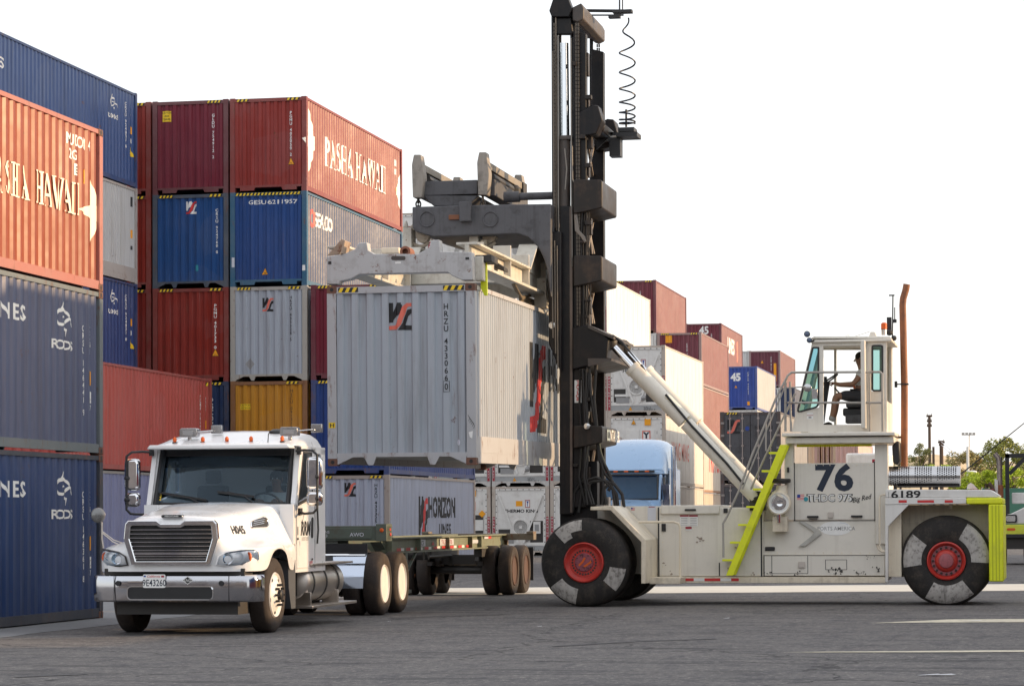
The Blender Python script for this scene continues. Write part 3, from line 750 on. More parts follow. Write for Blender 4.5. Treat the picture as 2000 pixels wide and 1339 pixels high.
def reef(label, key, k, var=0, no='984231 6', c=WHITEC, grp=None, dx=0): 
    r = container(label, cols[key]+dx, YR, k*HC, c, group=grp or gR, side='smooth', fc=FCW if (k+len(key)) % 2 or var else (.55, .54, .52), front='none', name='refrigerated_container', cat='container', tri=True)
    reefer_front(r, HC, 'THERMO KING', var); reefer_marks(r, HC, no); return r
reef('white refrigerated container with number ending 870 8, behind the slanted white cylinders', 'e', 2, 0, '985870 8')
E2 = reef('stained white refrigerated container with a blue letter Y, right above the light blue truck roof', 'e', 1, 1, '981220 4', (.70, .66, .60))
reef('stained cream refrigerated container on the ground behind the light blue truck', 'e', 0, 1, '981377 2', (.66, .60, .53))
f = Flat(); f.text('YANG MING', 4.6, 1.1, .75, D['coral'], .9, .01); side_decal(E2, 'lettering', f)
reef('tall white refrigerated container, highest just right of the mast', 'd', 3, 0, '986002 1')
for k in range(3): reef('white refrigerated container half hidden behind the mast', 'd', k, k % 2, '98%d114 %d' % (k, k), grp='white boxes hidden behind the mast')
reef('white refrigerated container with number ending 231 6 on the ground between trailer and mast', 'b', 0, 0, '984231 6')
reef('white refrigerated container with number ending 141 4, under the lifted container', 'b', 1, 0, '983141 4')
for k in (2, 3, 4): reef('white refrigerated container seen in gaps of the lifting frame', 'b', k, 0, '98%d302 1' % k, grp='white boxes seen through the lifting frame')
reef('stained white refrigerated container on the ground at the right end of the bluish grey one', 'a', 0, 1, '982001 7')
reef('white refrigerated container with a diagonal brace above the stained one, by the bluish grey side', 'a', 1, 0, '982040 3')
for key in ('a', 'z', 'y'):
    for k in range(5):
        if key == 'a' and k < 2: continue
        if key != 'a' and k < 2: continue
        reef('white refrigerated container mostly hidden behind the facing row', key, k, k % 2, '98%d77%d 2' % (k, k), grp='white boxes hidden behind the facing row')
for key in ('z', 'y'):
    for k in (0, 1): container('plain container hidden low behind the facing row', cols[key], YR, k*HC, WHITEC, group='plain boxes hidden behind the facing row', side='smooth')

# --- far stacks to the right of the mast
def far_box(label, px, py_top, ktop, d_row, c, fc=None, marks=None, L=12.19, side='corr', n_below=0, belowc=None, grp='far container stacks', cat='container'):
    p = at(px, py_top, d_row)
    r = container(label, p.x, d_row, ktop*HC, c, L=L, group=grp, fc=fc, side=side)
    for k in range(ktop): 
        if k < ktop-n_below or n_below == 0:
            container('container low in a far stack, hidden by nearer boxes', p.x, d_row, k*HC, belowc or WHITEC, L=L, group='hidden lower far containers', side='smooth', roof=False)
    return r
MR = (.17, .034, .05)
f1 = far_box('maroon container topmost at the back, just right of the white ones', 1281, 552, 4, 143, MR); head_stripe(f1, HC); serial(f1, 'CRLU 722814', .35, 2.3, .12)
g1 = far_box('maroon container with orange notice, behind the tall white refrigerated one', 1370, 653, 3, 143, MR, fc=(.30, .2, .19), n_below=3); head_stripe(g1, HC); serial(g1, 'CRSU 721455', .42, 2.3, .12)
f = Flat(); f.rect(-.75, -.40, 2.35, 2.75, D['orange']); end_decal(g1, 'caution_sign', f)
gx = at(1370, 653, 143).x
container('faded red container below the maroon one with orange notice', gx, 143, 2*HC, (.21, .06, .06), group='far container stacks', fc=(.4, .3, .27))
t1 = container('cream container with red lettering at the back, left of the grey double doors', gx, 143, HC, (.62, .57, .50), group='far container stacks', side='smooth', fc=(.35, .2, .12))
f = Flat(); f.text('TRITON', 5.8, 1.2, 1.2, D['red'], 1.0, .02); side_decal(t1, 'lettering', f)
container('cream container hidden on the ground behind the machine body', gx, 143, 0, (.6, .5, .4), group='far container stacks', side='smooth')
h1 = far_box('maroon container with large white side lettering, farther back than its maroon neighbour', 1409, 640, 4, 176, MR); serial(h1, 'CRSU 94120', .55, 2.2, .1)
f = Flat(); f.text('45', .05, 2.2, .5, D['white'], .9, .03); end_decal(h1, 'lettering', f)
f = Flat(); f.text('LINES', 5.5, 1.2, 1.0, D['white'], 1.1, .03); f.stroke([(9, .8), (9.3, 1.5), (9.1, 2.2)], .5, D['coral']); side_decal(h1, 'lettering', f)
b45 = far_box('bright blue container with a white number 45', 1478.5, 723.5, 3, 176, RYL, fc=(.05, .09, .3)); 
f = Flat(); f.text('45', -.20, 1.95, .48, D['white'], .95, .05); f.tri_sign(-.2, 1.45, .2); f.column('CRLU 45023', .62, 2.5, .12, D['white'], 1.3, .8, .01); f.rect(.55, .72, .3, .55, D['orange']); end_decal(b45, 'lettering', f)
for o in [c for c in b45.children if c.name.startswith('side_panel')]: o.color = (.42, .41, .43, 1)
i1 = far_box('plum container at the far right end of the back stacks, beside the machine cab', 1524, 696, 4, 206, (.15, .04, .06), fc=(.3, .2, .2)); serial(i1, 'CLHU 87223', .5, 2.4, .12)
f = Flat(); f.tri_sign(-.2, 1.9, .25); f.rect(.7, .9, .5, 1.9, D['orange']); end_decal(i1, 'caution_sign', f)
far_box('pale container sliver left of the plum one', 1463, 697, 4, 206, (.6, .6, .6))
far_box('dark navy container low behind the machine cab', 1552, 765, 3, 206, NAVY)

# grey container showing its double doors
YG = 106.5; xg = at(1406, 804, YG).x+CW
def door_front(r, H, c):
    m = MB()
    for sx in (-1, 1):
        m.box(*sorted((sx*.012, sx*1.06)), .02, .06, .2, H-.13)
        for z0, z1 in ((.3, .75), (.85, 1.35), (1.45, 1.95), (2.05, 2.6)): m.box(*sorted((sx*.1, sx*.98)), .012, .021, z0, z1)
    m.build('door', BLKG, r, org=(0, 0, 0))
    m = MB()
    for x in (-.82, -.32, .32, .82):
        m.tube([(x, -.01, .12), (x, -.01, H-.06)], .018, 6)
        for z in (.25, 1.0, 1.5, 2.1, 2.6): m.box(x-.05, x+.05, -.005, .02, z, z+.06)
    m.build('locking_rod', M('galvanised_rod', (.42, .36, .33), .5, rust=.3), r, org=(0, 0, 0))
    m = MB()
    for x in (-1.12, 1.12):
        for z in (.4, .9, 1.4, 1.9, 2.4): m.box(x-.07, x+.07, -.012, .004, z, z+.08)
    m.build('hinge', M('hinge_steel', (.3, .27, .25), .6, rust=.4), r, org=(0, 0, 0))
gd = container('dark grey container with double doors and wave emblem, behind the yellow ladder', xg, YG, HC, (.23, .23, .245), group='grey stack behind the ladder', front='doors', fc=(.06, .05, .05))
door_front(gd, HC, None); head_stripe(gd, HC, ((-.95, -.5),))
f = Flat(); wave_logo(f, -.93, 2.02, .52, .56, D['black'], D['coral']); f.text('HRZU 43', .55, 2.2, .13, D['black'], 1, .01); f.poly([(-.02+.09*math.cos(i*pi/6)-.1, 2.22+.09*math.sin(i*pi/6)) for i in range(12)], D['blue']); f.obj('company_logo', gd, lambda s, d, z: (s, .012-d, z))
gd0 = container('grey container on the ground under the one with double doors', xg, YG, 0, (.23, .23, .245), group='grey stack behind the ladder', front='doors', fc=(.1, .08, .08)); door_front(gd0, HC, None)
for i, (px, c, lb) in enumerate(((1632, (.62, .47, .33), 'rust streaked cream container seen through the gap under the cab'), (1676, (.60, .40, .36), 'faded pinkish container seen through the gap under the cab'))):
    p = at(px, 900, 150); container(lb, p.x, 150, 0, c, group='boxes seen under the cab', H=HC*1.0); container(lb.replace('container', 'upper container'), p.x, 150, HC, c, group='boxes seen under the cab')
# ------------------------------------------------------------------ container lift machine
LX, LY = -8.09, 48.1
ORG = Vector((LX, LY, 0))
LIFT = thing('container_lift_truck', 'huge pale grey container lift machine with tall black mast, painted 76 on its side', 'lift truck', (LX, LY, 0))
YB = 47.2                                    # near side wall of the body
def xz(px, py, Y): p = at(px, py, Y); return (p.x, p.z)
def pbox(m, px0, px1, py0, py1, Y0, Y1, mi=0):
    a = at(px0, py1, Y0); b = at(px1, py0, Y0); m.box(a.x, b.x, Y0, Y1, a.z, b.z, mi)
def ppoly(m, pts, Y0, Y1, mi=0, ref=None): m.prism([xz(x, y, ref or Y0) for x, y in pts], 'y', Y0, Y1, mi)
def ptube(m, pts, r, Y, n=8, mi=0): m.tube([at(p[0], p[1], p[2] if len(p) > 2 else Y) for p in pts], r, n, True, mi)
def on_wall(Y, dy=0):
    """flat shapes in world x, z laid on a wall facing the camera"""
    return lambda s, d, z: (s-LX, Y-d-LY, z)
# chassis body
m = MB(); pbox(m, 1284, 1491, 990, 1125, YB, 49.0); m.build('chassis_body', BEI, LIFT, bevel=.015)
m = MB(); pbox(m, 1491.5, 1728, 1016, 1084, YB+.03, 49.0); pbox(m, 1491.5, 1550, 985, 1016, YB+.25, 49.0); pbox(m, 1491.5, 1728, 1084, 1124, YB-.03, 49.0); m.build('battery_compartment', BEI, LIFT, bevel=.012)
m = MB(); pbox(m, 1262, 1731, 1126, 1138, YB-.06, YB+.12); pbox(m, 1262, 1731, 1126, 1138, 48.9, 49.05); pbox(m, 1300, 1731, 1124, 1134, YB+.13, 48.88, 0); m.build('side_sill', BEI2, LIFT, bevel=.01)
m = MB(); pbox(m, 1290, 1405, 985.5, 1004, YB-.05, 48.9); m.build('compartment_lid', BEI, LIFT, bevel=.02)
m = MB(); pbox(m, 1337, 1359, 993, 997, YB-.09, YB-.06); m.build('lid_handle', BLK, LIFT, bevel=.01)
m = MB(); pbox(m, 1163, 1283.5, 987.5, 1120, YB+.05, 49.0); m.build('front_frame', BEI, LIFT)
m = MB()
out = [(1153, 989), (1196, 987), (1261, 1053), (1261, 1139), (1252, 1139), (1252, 1058), (1192, 996), (1153, 996)]
ppoly(m, out, 45.85, YB+.03); ppoly(m, out, 49.0, 50.35, ref=45.85); m.build('front_fender', BEI2, LIFT, bevel=.012)
m = MB(); pbox(m, 1268, 1328, 1127, 1140, 46.4, YB-.07); m.build('step', BEI2, LIFT, bevel=.01)
m = MB(); ptube(m, [(1247, 1019), (1316, 1018.5), (1326, 1022), (1328.5, 1030), (1328.5, 1130)], .022, 46.9); m.build('grab_rail', BEI2, LIFT)
m = MB(); pbox(m, 1285.3, 1287.3, 990, 1125, YB-.004, YB); pbox(m, 1486, 1488, 1004, 1125, YB-.004, YB); pbox(m, 1404, 1406, 1098, 1124, YB-.004, YB); pbox(m, 1292, 1300, 1022, 1037, YB-.02, YB); pbox(m, 1413, 1421, 992, 1001, YB-.02, YB)
m.build('panel_seam', BLK, LIFT)
# wheels
def lift_wheel(Yout, sgn, X, sect, rear):
    """sgn -1: outer face towards the camera"""
    r = .775; Y = Yout; dd = -sgn
    m = MB()
    prof = [(.34, .10), (.36, .03), (.47, -.005), (.56, .0), (.69, .03), (.745, .075), (r, .13), (r+.005, .30), (r, .46), (.73, .53), (.40, .55)] if not rear else [(.33, .09), (.345, .03), (.43, .0), (.53, -.01), (.68, .02), (.745, .07), (.79, .13), (.795, .25), (.79, .37), (.74, .45), (.40, .5)]
    def mf(i, a):
        if 2 <= i <= 4 or (not rear and i == 1 and 1):
            for a0, a1, i0 in sect:
                if (a0 <= a <= a1 or a0 <= a-360 <= a1) and i >= i0 and i <= 4: return 1
        return 0
    m.lathe([(a, o*dd) for a, o in prof], 'y', (X, Y, .775), 120, mfun=mf, close=False)
    w0 = m.build('wheel', [RUB, M('worn_white_paint', (.44, .42, .395), .65, var=.4, scale=7, dirt=1.0, dirtc=(.045, .036, .030), streak=.85, bump=.4)], LIFT, smooth=50)
    m = MB()
    if not rear:
        m.lathe([(.352, .045), (.352, .01), (.325, .0), (.30, .04), (.275, .06), (.25, .12), (.225, .18), (.0, .18)] if 0 else [(a, o*dd) for a, o in [(.352, .06), (.352, .01), (.33, -.005), (.30, .03), (.27, .05), (.245, .13), (.0, .13)]], 'y', (X, Y, .775), 64, mfun=lambda i, a: 1 if i >= 5 else 0); m.build('rim', [RED, M('rim_recess_shade', (.06, .015, .015), .6, var=.3)], w0)  # inner dish: recess shade put into a darker red
        m = MB(); m.lathe([(a, o*dd) for a, o in [(.17, .13), (.165, .05), (.15, .035), (0, .035)]], 'y', (X, Y, .775), 40)
        for k in range(8): t = k*pi/4+.2; m.lathe([(.011, .035*dd), (.011, .015*dd), (0, .015*dd)], 'y', (X+.142*math.cos(t), Y, .775+.142*math.sin(t)), 8, 1)
        m.build('hub', [REDD, DKST], w0)
        m = MB()
        for k in range(26): t = 2*pi*k/26; m.lathe([(.020, .13*dd), (.020, .06*dd), (.012, .055*dd), (0, .055*dd)], 'y', (X+.208*math.cos(t), Y, .775+.208*math.sin(t)), 8)
        m.build('wheel_stud', DKST, w0)
        if sgn < 0:
            f = Flat(); f.stroke([(X-.09, .72), (X-.02, .79), (X+.02, .86)], .035, D['amber']); f.stroke([(X+.0, .70), (X+.12, .78), (X+.13, .81)], .035, D['amber'])
            f.text('75', X-.04, .87, .045, D['black'], 1, .01); f.text('TS 28', X+.03, .66, .035, D['black'], 1, .01); f.obj('paint_scrawl', w0, on_wall(Y+.03))
    else:
        m.lathe([(a, o*dd) for a, o in [(.335, .05), (.335, .0), (.31, -.012), (.285, .02), (.265, .05), (.20, .05), (.185, .02), (.16, .0), (.12, -.02), (.0, -.02)]], 'y', (X, Y, .775), 64); m.build('rim', [RED], w0)
        m = MB(); m.lathe([(a, o*dd) for a, o in [(.262, .046), (.200, .046)]], 'y', (X, Y-.0, .775), 48, close=False); m.lathe([(a, o*dd) for a, o in [(.13, -.02), (.12, -.05), (.07, -.06), (0, -.06)]], 'y', (X, Y, .775), 32); m.build('hub', M('faded_red_hub', (.36, .10, .115), .5, var=.3, dirt=.7, dirtc=(.03, .02, .02), scale=16), w0)
        m = MB()
        for k in range(16): t = 2*pi*k/16; m.lathe([(.021, .046*dd), (.021, .01*dd), (.013, .0), (0, .0)], 'y', (X+.232*math.cos(t), Y, .775+.232*math.sin(t)), 8)
        m.build('wheel_nut', DKST, w0)
    return w0
fsec = [(92, 134, 3), (114, 136, 2), (-41, -9, 2), (216, 257, 2)]
lift_wheel(45.75, -1, LX, fsec, 0); lift_wheel(50.45, 1, LX, [], 0)
for Yo, s_ in ((46.35, -1), (49.85, 1)):
    m = MB(); m.lathe([(.38, 0), (.73, .02*-s_), (.775, .1*-s_), (.775, .45*-s_), (.72, .5*-s_), (.38, .52*-s_)], 'y', (LX, Yo, .775), 64); m.build('wheel', RUB, LIFT)
m = MB(); m.tube([(LX, 46.2, .775), (LX, 50.0, .775)], .26, 20); m.box(LX-.3, LX+.35, 47.3, 48.9, .45, 1.1); m.build('drive_axle', DKST, LIFT)
RXx = at(1848, 1092, 46.98).x
rsec = [(140, 188, 2), (-2, 60, 2), (240, 308, 2)]
lift_wheel(46.98, -1, RXx, rsec, 1); lift_wheel(49.2, 1, RXx, [], 1)
m = MB(); m.tube([(RXx, 47.3, .775), (RXx, 48.9, .775)], .16, 14); m.build('steer_axle', DKST, LIFT)
# engine hood, posts, platform
m = MB(); pbox(m, 1552, 1708, 903, 1015.5, YB, 48.9); m.build('engine_hood', BEI, LIFT, bevel=.015)
m = MB(); pbox(m, 1533, 1550, 866.5, 1015, YB-.02, YB+.14); pbox(m, 1710, 1734, 866.5, 1062, YB-.02, YB+.14); pbox(m, 1535, 1548, 866.5, 1000, 48.7, 48.85); pbox(m, 1712, 1731, 866.5, 1062, 48.7, 48.85); m.build('platform_post', BEI, LIFT, bevel=.01)
m = MB(); pbox(m, 1580, 1596, 1013, 1014.5, YB-.05, YB-.005); pbox(m, 1576, 1598, 1006.5, 1010.5, YB-.06, YB-.005); pbox(m, 1662, 1684, 1005.5, 1009.5, YB-.06, YB-.005); pbox(m, 1537, 1541, 912, 922, YB-.06, YB-.022); m.build('hood_handle', BLK, LIFT, bevel=.006)
m = MB(); pbox(m, 1617, 1627, 999, 1011, YB-.03, YB-.003); pbox(m, 1559, 1572, 1096, 1108, YB-.06, YB-.033); m.build('latch_plate', STEEL, LIFT, bevel=.004)
m = MB()
for a, b, c, d in ((1507, 1578, 1083.5, 1119.5), (1612, 1654, 1092, 1112)):
    for q in ((a, b, c, c+.8), (a, b, d-.8, d), (a, a+.8, c, d), (b-.8, b, c, d)): pbox(m, *q, YB-.034, YB-.030)
pbox(m, 1490.5, 1728, 1083, 1084.6, YB-.034, YB-.03); pbox(m, 1491.5, 1493, 1084, 1125, YB-.034, YB-.03); pbox(m, 1550, 1712, 1015, 1016.6, YB+.02, YB+.024); pbox(m, 1550.5, 1552, 903, 1016, YB-.004, YB+.02); pbox(m, 1708, 1710, 903, 1016, YB-.004, YB+.02)
m.build('panel_seam', BLK, LIFT)
m = MB(); ppoly(m, [(1560, 1018), (1571, 1018), (1602, 1036), (1604, 1042), (1572, 1066), (1560, 1066), (1586, 1045), (1590, 1038)], YB-.015, YB+.028); m.build('arrow_cutout', M('recess_grey', (.47, .46, .42), .6, dirt=.3), LIFT)
m = MB(); pbox(m, 1494, 1513, 1067, 1075, YB+.0, YB+.028); m.build('slot', BLK, LIFT, bevel=.02)
m = MB(); pbox(m, 1534, 1746, 852, 866, 46.95, 49.05); pbox(m, 1527, 1748, 843, 852, 46.85, 49.05); m.build('cab_platform', BEI, LIFT, bevel=.012)
m = MB(); pbox(m, 1556, 1702, 866.5, 872, 47.4, 47.6); m.build('underside_strip', YEL, LIFT)
m = MB(); ppoly(m, [(1742, 870), (1751, 860), (1757, 862), (1758, 900), (1752, 908), (1744, 904)], YB+.1, YB+.5); m.build('hose_bundle', BLK, LIFT, bevel=.03)
# cab shell
YC0, YC1 = 47.12, 48.75
def cab_side(Y0, Y1, ref):
    m = MB()
    def pp(pts): ppoly(m, pts, Y0, Y1, ref=ref)
    pp([(1547, 843), (1608, 843), (1608, 799), (1600, 795), (1556, 807)])
    pp([(1587, 664), (1594, 664), (1589, 677), (1560, 806), (1556, 807), (1547, 843), (1546, 843)])
    pp([(1600, 677), (1608, 675), (1608, 799), (1600, 795)]); pp([(1594, 664), (1732, 664), (1732, 674), (1608, 675), (1600, 677), (1589, 677)])
    pp([(1608, 829), (1684, 829), (1684, 843), (1608, 843)]); pp([(1684, 674), (1702, 674), (1702, 764), (1725, 764), (1725, 674), (1732, 674), (1732, 843), (1684, 843)])
    return m
cab_side(YC0, YC0+.05, YC0).build('cab', BEI, LIFT)
m = MB()
def pp(pts): ppoly(m, pts, YC1, YC1+.05, ref=YC0)
pp([(1547, 843), (1700, 843), (1700, 838), (1556, 838)]); pp([(1587, 664), (1594, 664), (1556, 838), (1547, 843)]); pp([(1594, 664), (1732, 664), (1732, 672), (1592, 672)]); pp([(1706, 672), (1732, 672), (1732, 843), (1706, 843)]); pp([(1614, 672), (1619, 672), (1619, 838), (1614, 838)])
m.build('cab_far_wall', BEI, LIFT)
m = MB(); pbox(m, 1583, 1742, 661, 669, YC0-.06, YC1+.12); ppoly(m, [(1590, 656.5), (1738, 656.5), (1742, 661), (1583, 661)], YC0, YC1); m.build('cab_roof', BEI, LIFT, bevel=.012)
m = MB(); a = at(1732, 843, YC0); b = at(1732, 664, YC0)
m.box(a.x-.04, a.x, YC0+.05, YC1, a.z, a.z+.55); m.box(a.x-.04, a.x, YC0+.05, YC0+.15, a.z+.55, b.z); m.box(a.x-.04, a.x, YC1-.1, YC1, a.z+.55, b.z); m.build('cab_back_wall', BEI, LIFT)
def ring(m, pts, wd, Y0, Y1, ref):
    P = [Vector((*xz(x, y, ref),)) for x, y in pts]; c = sum(P, Vector((0, 0)))/len(P)
    Q = []
    n = len(P)
    for i in range(n):
        a = (P[i]-P[i-1]).normalized(); b = (P[(i+1) % n]-P[i]).normalized(); nn = Vector((-(a+b).y, (a+b).x)).normalized()
        if nn.dot(c-P[i]) < 0: nn = -nn
        Q.append(P[i]+nn*wd)
    for i in range(n): j = (i+1) % n; m.prism([tuple(P[i]), tuple(P[j]), tuple(Q[j]), tuple(Q[i])], 'y', Y0, Y1)
def rnd_poly(pts, k=.25, n=4):
    out = []
    N = len(pts)
    for i in range(N):
        p = Vector(pts[i]); a = Vector(pts[i-1]); b = Vector(pts[(i+1) % N]); r = min((a-p).length, (b-p).length, 40)*k
        a = p+(a-p).normalized()*r; b = p+(b-p).normalized()*r
        for j in range(n+1): t = j/n; q = a*(1-t)**2+p*2*t*(1-t)+b*t*t; out.append((q.x, q.y))
    return out
wf = rnd_poly([(1586, 677), (1600, 677), (1600, 795), (1555, 807)]); wr = rnd_poly([(1702, 673), (1725, 673), (1725, 764), (1702, 764)])
m = MB(); ring(m, wf, .03, YC0-.012, YC0+.06, YC0); ring(m, wr, .03, YC0-.012, YC0+.06, YC0); m.build('window_seal', BLK, LIFT)
m = MB(); ppoly(m, wf, YC0+.02, YC0+.028, ref=YC0); ppoly(m, wr, YC0+.02, YC0+.028, ref=YC0)
ft, fb = at(1588, 668, YC0), at(1549, 838, YC0); m._add([(ft.x, YC0+.06, ft.z), (ft.x, YC1-.02, ft.z), (fb.x, YC1-.02, fb.z), (fb.x, YC0+.06, fb.z)], [(0, 1, 2, 3)]); m.build('cab_window', GLASS_C, LIFT)
m = MB(); pbox(m, 1682, 1689, 664, 836, YC0-.35, YC0-.02); m.build('open_door', BEI, LIFT, bevel=.01)
m = MB()
ptube(m, [(1534, 842, 46.9), (1534, 745, 46.9), (1538, 734, 46.9), (1546, 727, 46.9), (1718, 726, 46.9), (1723, 730, 46.9), (1724, 842, 46.9)], .022, 46.9)
ptube(m, [(1538, 786), (1724, 786)], .02, 46.9); ptube(m, [(1698, 727), (1699, 842)], .02, 46.9); ptube(m, [(1543, 745), (1545, 842)], .02, 46.9); ptube(m, [(1535, 757), (1572, 755)], .012, 46.9)
m.build('guard_rail', M('rail_grey', (.38, .36, .33), .45, rust=.15, dirt=.3), LIFT)
m = MB(); ptube(m, [(1536, 738), (1516, 776), (1470, 885), (1443, 958), (1420, 1008), (1412, 1022), (1413, 1088)], .02, 46.7); ptube(m, [(1553, 768), (1530, 815), (1488, 905), (1463, 962)], .018, 47.15); ptube(m, [(1534, 752), (1480, 880), (1450, 955)], .014, 46.72); ptube(m, [(1496, 822), (1496, 880)], .014, 46.7); m.build('hand_rail', M('rail_grey', None) if 0 else MATS['rail_grey'], LIFT)
# ladder
m = MB(); ang = Vector(xz(1530, 868, 46.75))-Vector(xz(1425, 1121, 46.75)); nrm = Vector((-ang.y, ang.x)).normalized()
for Y0 in (46.74, 47.14):
    a = at(1530, 868, 46.75); b = at(1425, 1121, 46.75)
    m.prism([(a.x-.055, a.z), (a.x+.075, a.z), (b.x+.065, b.z-.02), (b.x-.065, b.z-.02)], 'y', Y0, Y0+.035)
for x0, x1, y in ((1501, 1516, 884), (1487, 1502, 919.5), (1470, 1488, 955), (1457, 1474, 989.5), (1441, 1458, 1024.5), (1425, 1444, 1059), (1410, 1430, 1093.5)):
    a = at(x0, y, 46.75); b = at(x1+8, y, 46.75); m.box(a.x, b.x, 46.78, 47.138, a.z-.018, a.z+.018)
m.build('ladder', YEL, LIFT, bevel=.004)
# air cleaner
m = MB(); c = at(1521, 982, 46.9)
m.lathe([(.0, .26), (.16, .25), (.20, .2), (.215, .08), (.205, .01), (.18, 0)], 'y', c, 40, close=False); m.lathe([(.18, 0), (.155, .015), (.14, .01), (.135, .02)], 'y', c, 40, 1, close=False); m.lathe([(.135, .02), (.125, .012), (.05, .09), (.0, .10)], 'y', c, 40, 2, close=False)
t = at(1526, 958, 46.95); m.tube([(c.x, 47.05, c.z+.12), (t.x, 47.05, t.z), (t.x, 47.05, t.z+.10)], [.16, .11, .09], 16)
k = at(1522, 1018, 46.9); m.box(c.x-.12, c.x+.14, 46.98, 47.18, c.z-.50, c.z-.24); m.tube([(c.x, 46.92, c.z-.2), (c.x, 46.92, c.z-.34)], .035, 8, True, 2)
m.build('air_cleaner', [BEI2, D['white'], CHR], LIFT)
m = MB(); a = at(1526, 940, 47.05); m.lathe([(.09, -.03), (.16, -.02), (.17, .02), (.16, .05), (0, .06)], 'z', a, 24); m.build('intake_cap', DKST, LIFT)
# counterweight end
YW = 46.88
m = MB()
ppoly(m, [(1728.5, 984), (1776, 984), (1735, 1027), (1735, 1137), (1728.5, 1137)], YW, YW+.10)
pbox(m, 1728.5, 1887, 971, 984, YW, 49.35)
ppoly(m, [(1729, 955), (1935, 956), (1950, 966), (1950, 971), (1728.5, 971)], YW+.03, 49.32, ref=YW)
m.build('rear_deck', WHTM, LIFT, bevel=.012)
m = MB(); pbox(m, 1735.5, 1931, 984.5, 1126, 47.62, 48.6); pbox(m, 1735.5, 1760, 984.5, 1126, 47.1, 47.6); m.build('counterweight', BEI2, LIFT, bevel=.01)
m = MB(); pbox(m, 1887.5, 1958, 971.5, 984, YW-.005, 49.35); pbox(m, 1932, 1959, 984, 1135, YW, 49.35); m.build('rear_bumper', YEL, LIFT, bevel=.02)
m = MB()
for px in (1938, 1945, 1951): pbox(m, px, px+.8, 986, 1133, YW-.004, YW)
m.build('bumper_groove', M('worn_lime', (.50, .54, .02), .7), LIFT)
m = MB(); pbox(m, 1853, 1860, 984.5, 993, 47.3, 47.6); m.build('bracket', BEI2, LIFT, bevel=.005)
m = MB(); ppoly(m, [(1888, 954), (1890, 946), (1896, 942), (1901, 945), (1910, 955)], YW+.5, YW+.54); m.build('lifting_eye', BEI, LIFT)
m = MB(); ptube(m, [(1714, 1064), (1716, 1072), (1722, 1076), (1727, 1076)], .02, YW+.02); ptube(m, [(1729, 965), (1720, 967), (1718, 974), (1718, 1066), (1722, 1074), (1728, 1076)], .018, YW+.02); m.build('grab_rail', BEI2, LIFT)
m = MB(); pbox(m, 1711.5, 1726, 958, 1061, YB+.15, 48.6)
for i in range(24):
    for j in range(3): c = at(1714.5+j*4, 961+i*4.1, YB+.15); m.lathe([(.011, -.004), (0, -.004)], 'y', (c.x+(.015 if i % 2 else 0), YB+.15, c.z), 6, 1)
m.build('radiator_grille', [M('brown_grille', (.09, .075, .065), .5, .4, dirt=.5), BLK], LIFT)
# muffler with perforated guard
m = MB(); c0 = at(1734, 929, 47.45); c1 = at(1876, 929, 47.45); rr = .172
m.tube([c0, c1], rr, 40); L_ = c1.x-c0.x
for i in range(30):
    if i in (9, 10, 19, 20): continue
    for j in range(16):
        th = R(95+j*13+(6.5 if i % 2 else 0)); x = c0.x+.06+i*(L_-.1)/30
        ct, st = math.cos(th), math.sin(th); p = Vector((x, c0.y+ct*(rr+.003), c0.z+st*(rr+.003)))
        u = Vector((1, 0, 0)); v = Vector((0, -st, ct)); m._add([p+(u*math.cos(q)+v*math.sin(q))*.013 for q in [k*pi/3 for k in range(6)]], [tuple(range(6))], 1)
m.build('muffler', [CHRD, BLK], LIFT)
m = MB(); pbox(m, 1752, 1874, 947, 951.5, 47.35, 47.55); pbox(m, 1826, 1832, 950, 956, 47.4, 47.5); pbox(m, 1745, 1751, 947, 956, 47.4, 47.5); m.build('muffler_mount', DKST, LIFT)
m = MB(); ptube(m, [(1718, 975), (1719, 955), (1724, 942), (1735, 936)], .07, 47.45, 14); m.build('exhaust_elbow', RST, LIFT)
m = MB(); ptube(m, [(1766, 915), (1766.5, 760), (1764, 640), (1763, 596), (1764, 583), (1769, 566), (1771, 555)], .062, 47.9, 20); m.build('exhaust_stack', RST, LIFT)
m = MB(); ptube(m, [(1736, 853), (1764, 853)], .016, 47.9); ptube(m, [(1750, 750), (1764, 750)], .012, 47.9); pbox(m, 1747, 1752, 744, 756, 47.85, 47.95); pbox(m, 1759, 1774, 748, 751, 47.82, 47.98); m.build('stack_bracket', DKST, LIFT)
# cab roof fittings
m = MB()
for px, py, r_ in ((1576, 652, .055), (1580.5, 664, .048)): c = at(px, py, 47.0); m.lathe([(r_*.5, .09), (r_, .05), (r_, 0), (0, .0)], 'y', c, 20); m.lathe([(r_*.85, -.004), (0, -.01)], 'y', c, 20, 1, close=False)
ptube(m, [(1581, 668, 47.05), (1590, 664, 47.05)], .015, 47.05); m.build('work_lamp', [BLK, M('lamp_glass', (.10, .13, .20), .12, .3)], LIFT)
m = MB(); c = at(1726.5, 643, 47.3); m.lathe([(.045, -.10), (.045, 0), (.06, 0)], 'z', c, 12); m.lathe([(.052, .004), (.052, .10), (.03, .12), (0, .12)], 'z', c, 16, 1); m.build('beacon', [STEEL, D['amber']], LIFT)
m = MB(); pbox(m, 1732, 1741, 619, 645, 47.5, 47.56); ptube(m, [(1743, 660), (1744, 576)], .012, 47.5); pbox(m, 1736, 1747, 575, 578, 47.49, 47.51); ptube(m, [(1747.5, 625), (1747.5, 600)], .01, 47.5); c = at(1737, 649, 47.45); m.ball(c, .06, 10); c = at(1746, 660, 47.4); m.ball(c, .05, 10); pbox(m, 1742, 1751, 623, 630, 47.48, 47.53); ptube(m, [(1738, 668), (1746, 660)], .02, 47.4); m.build('antenna_mast', BLK, LIFT)
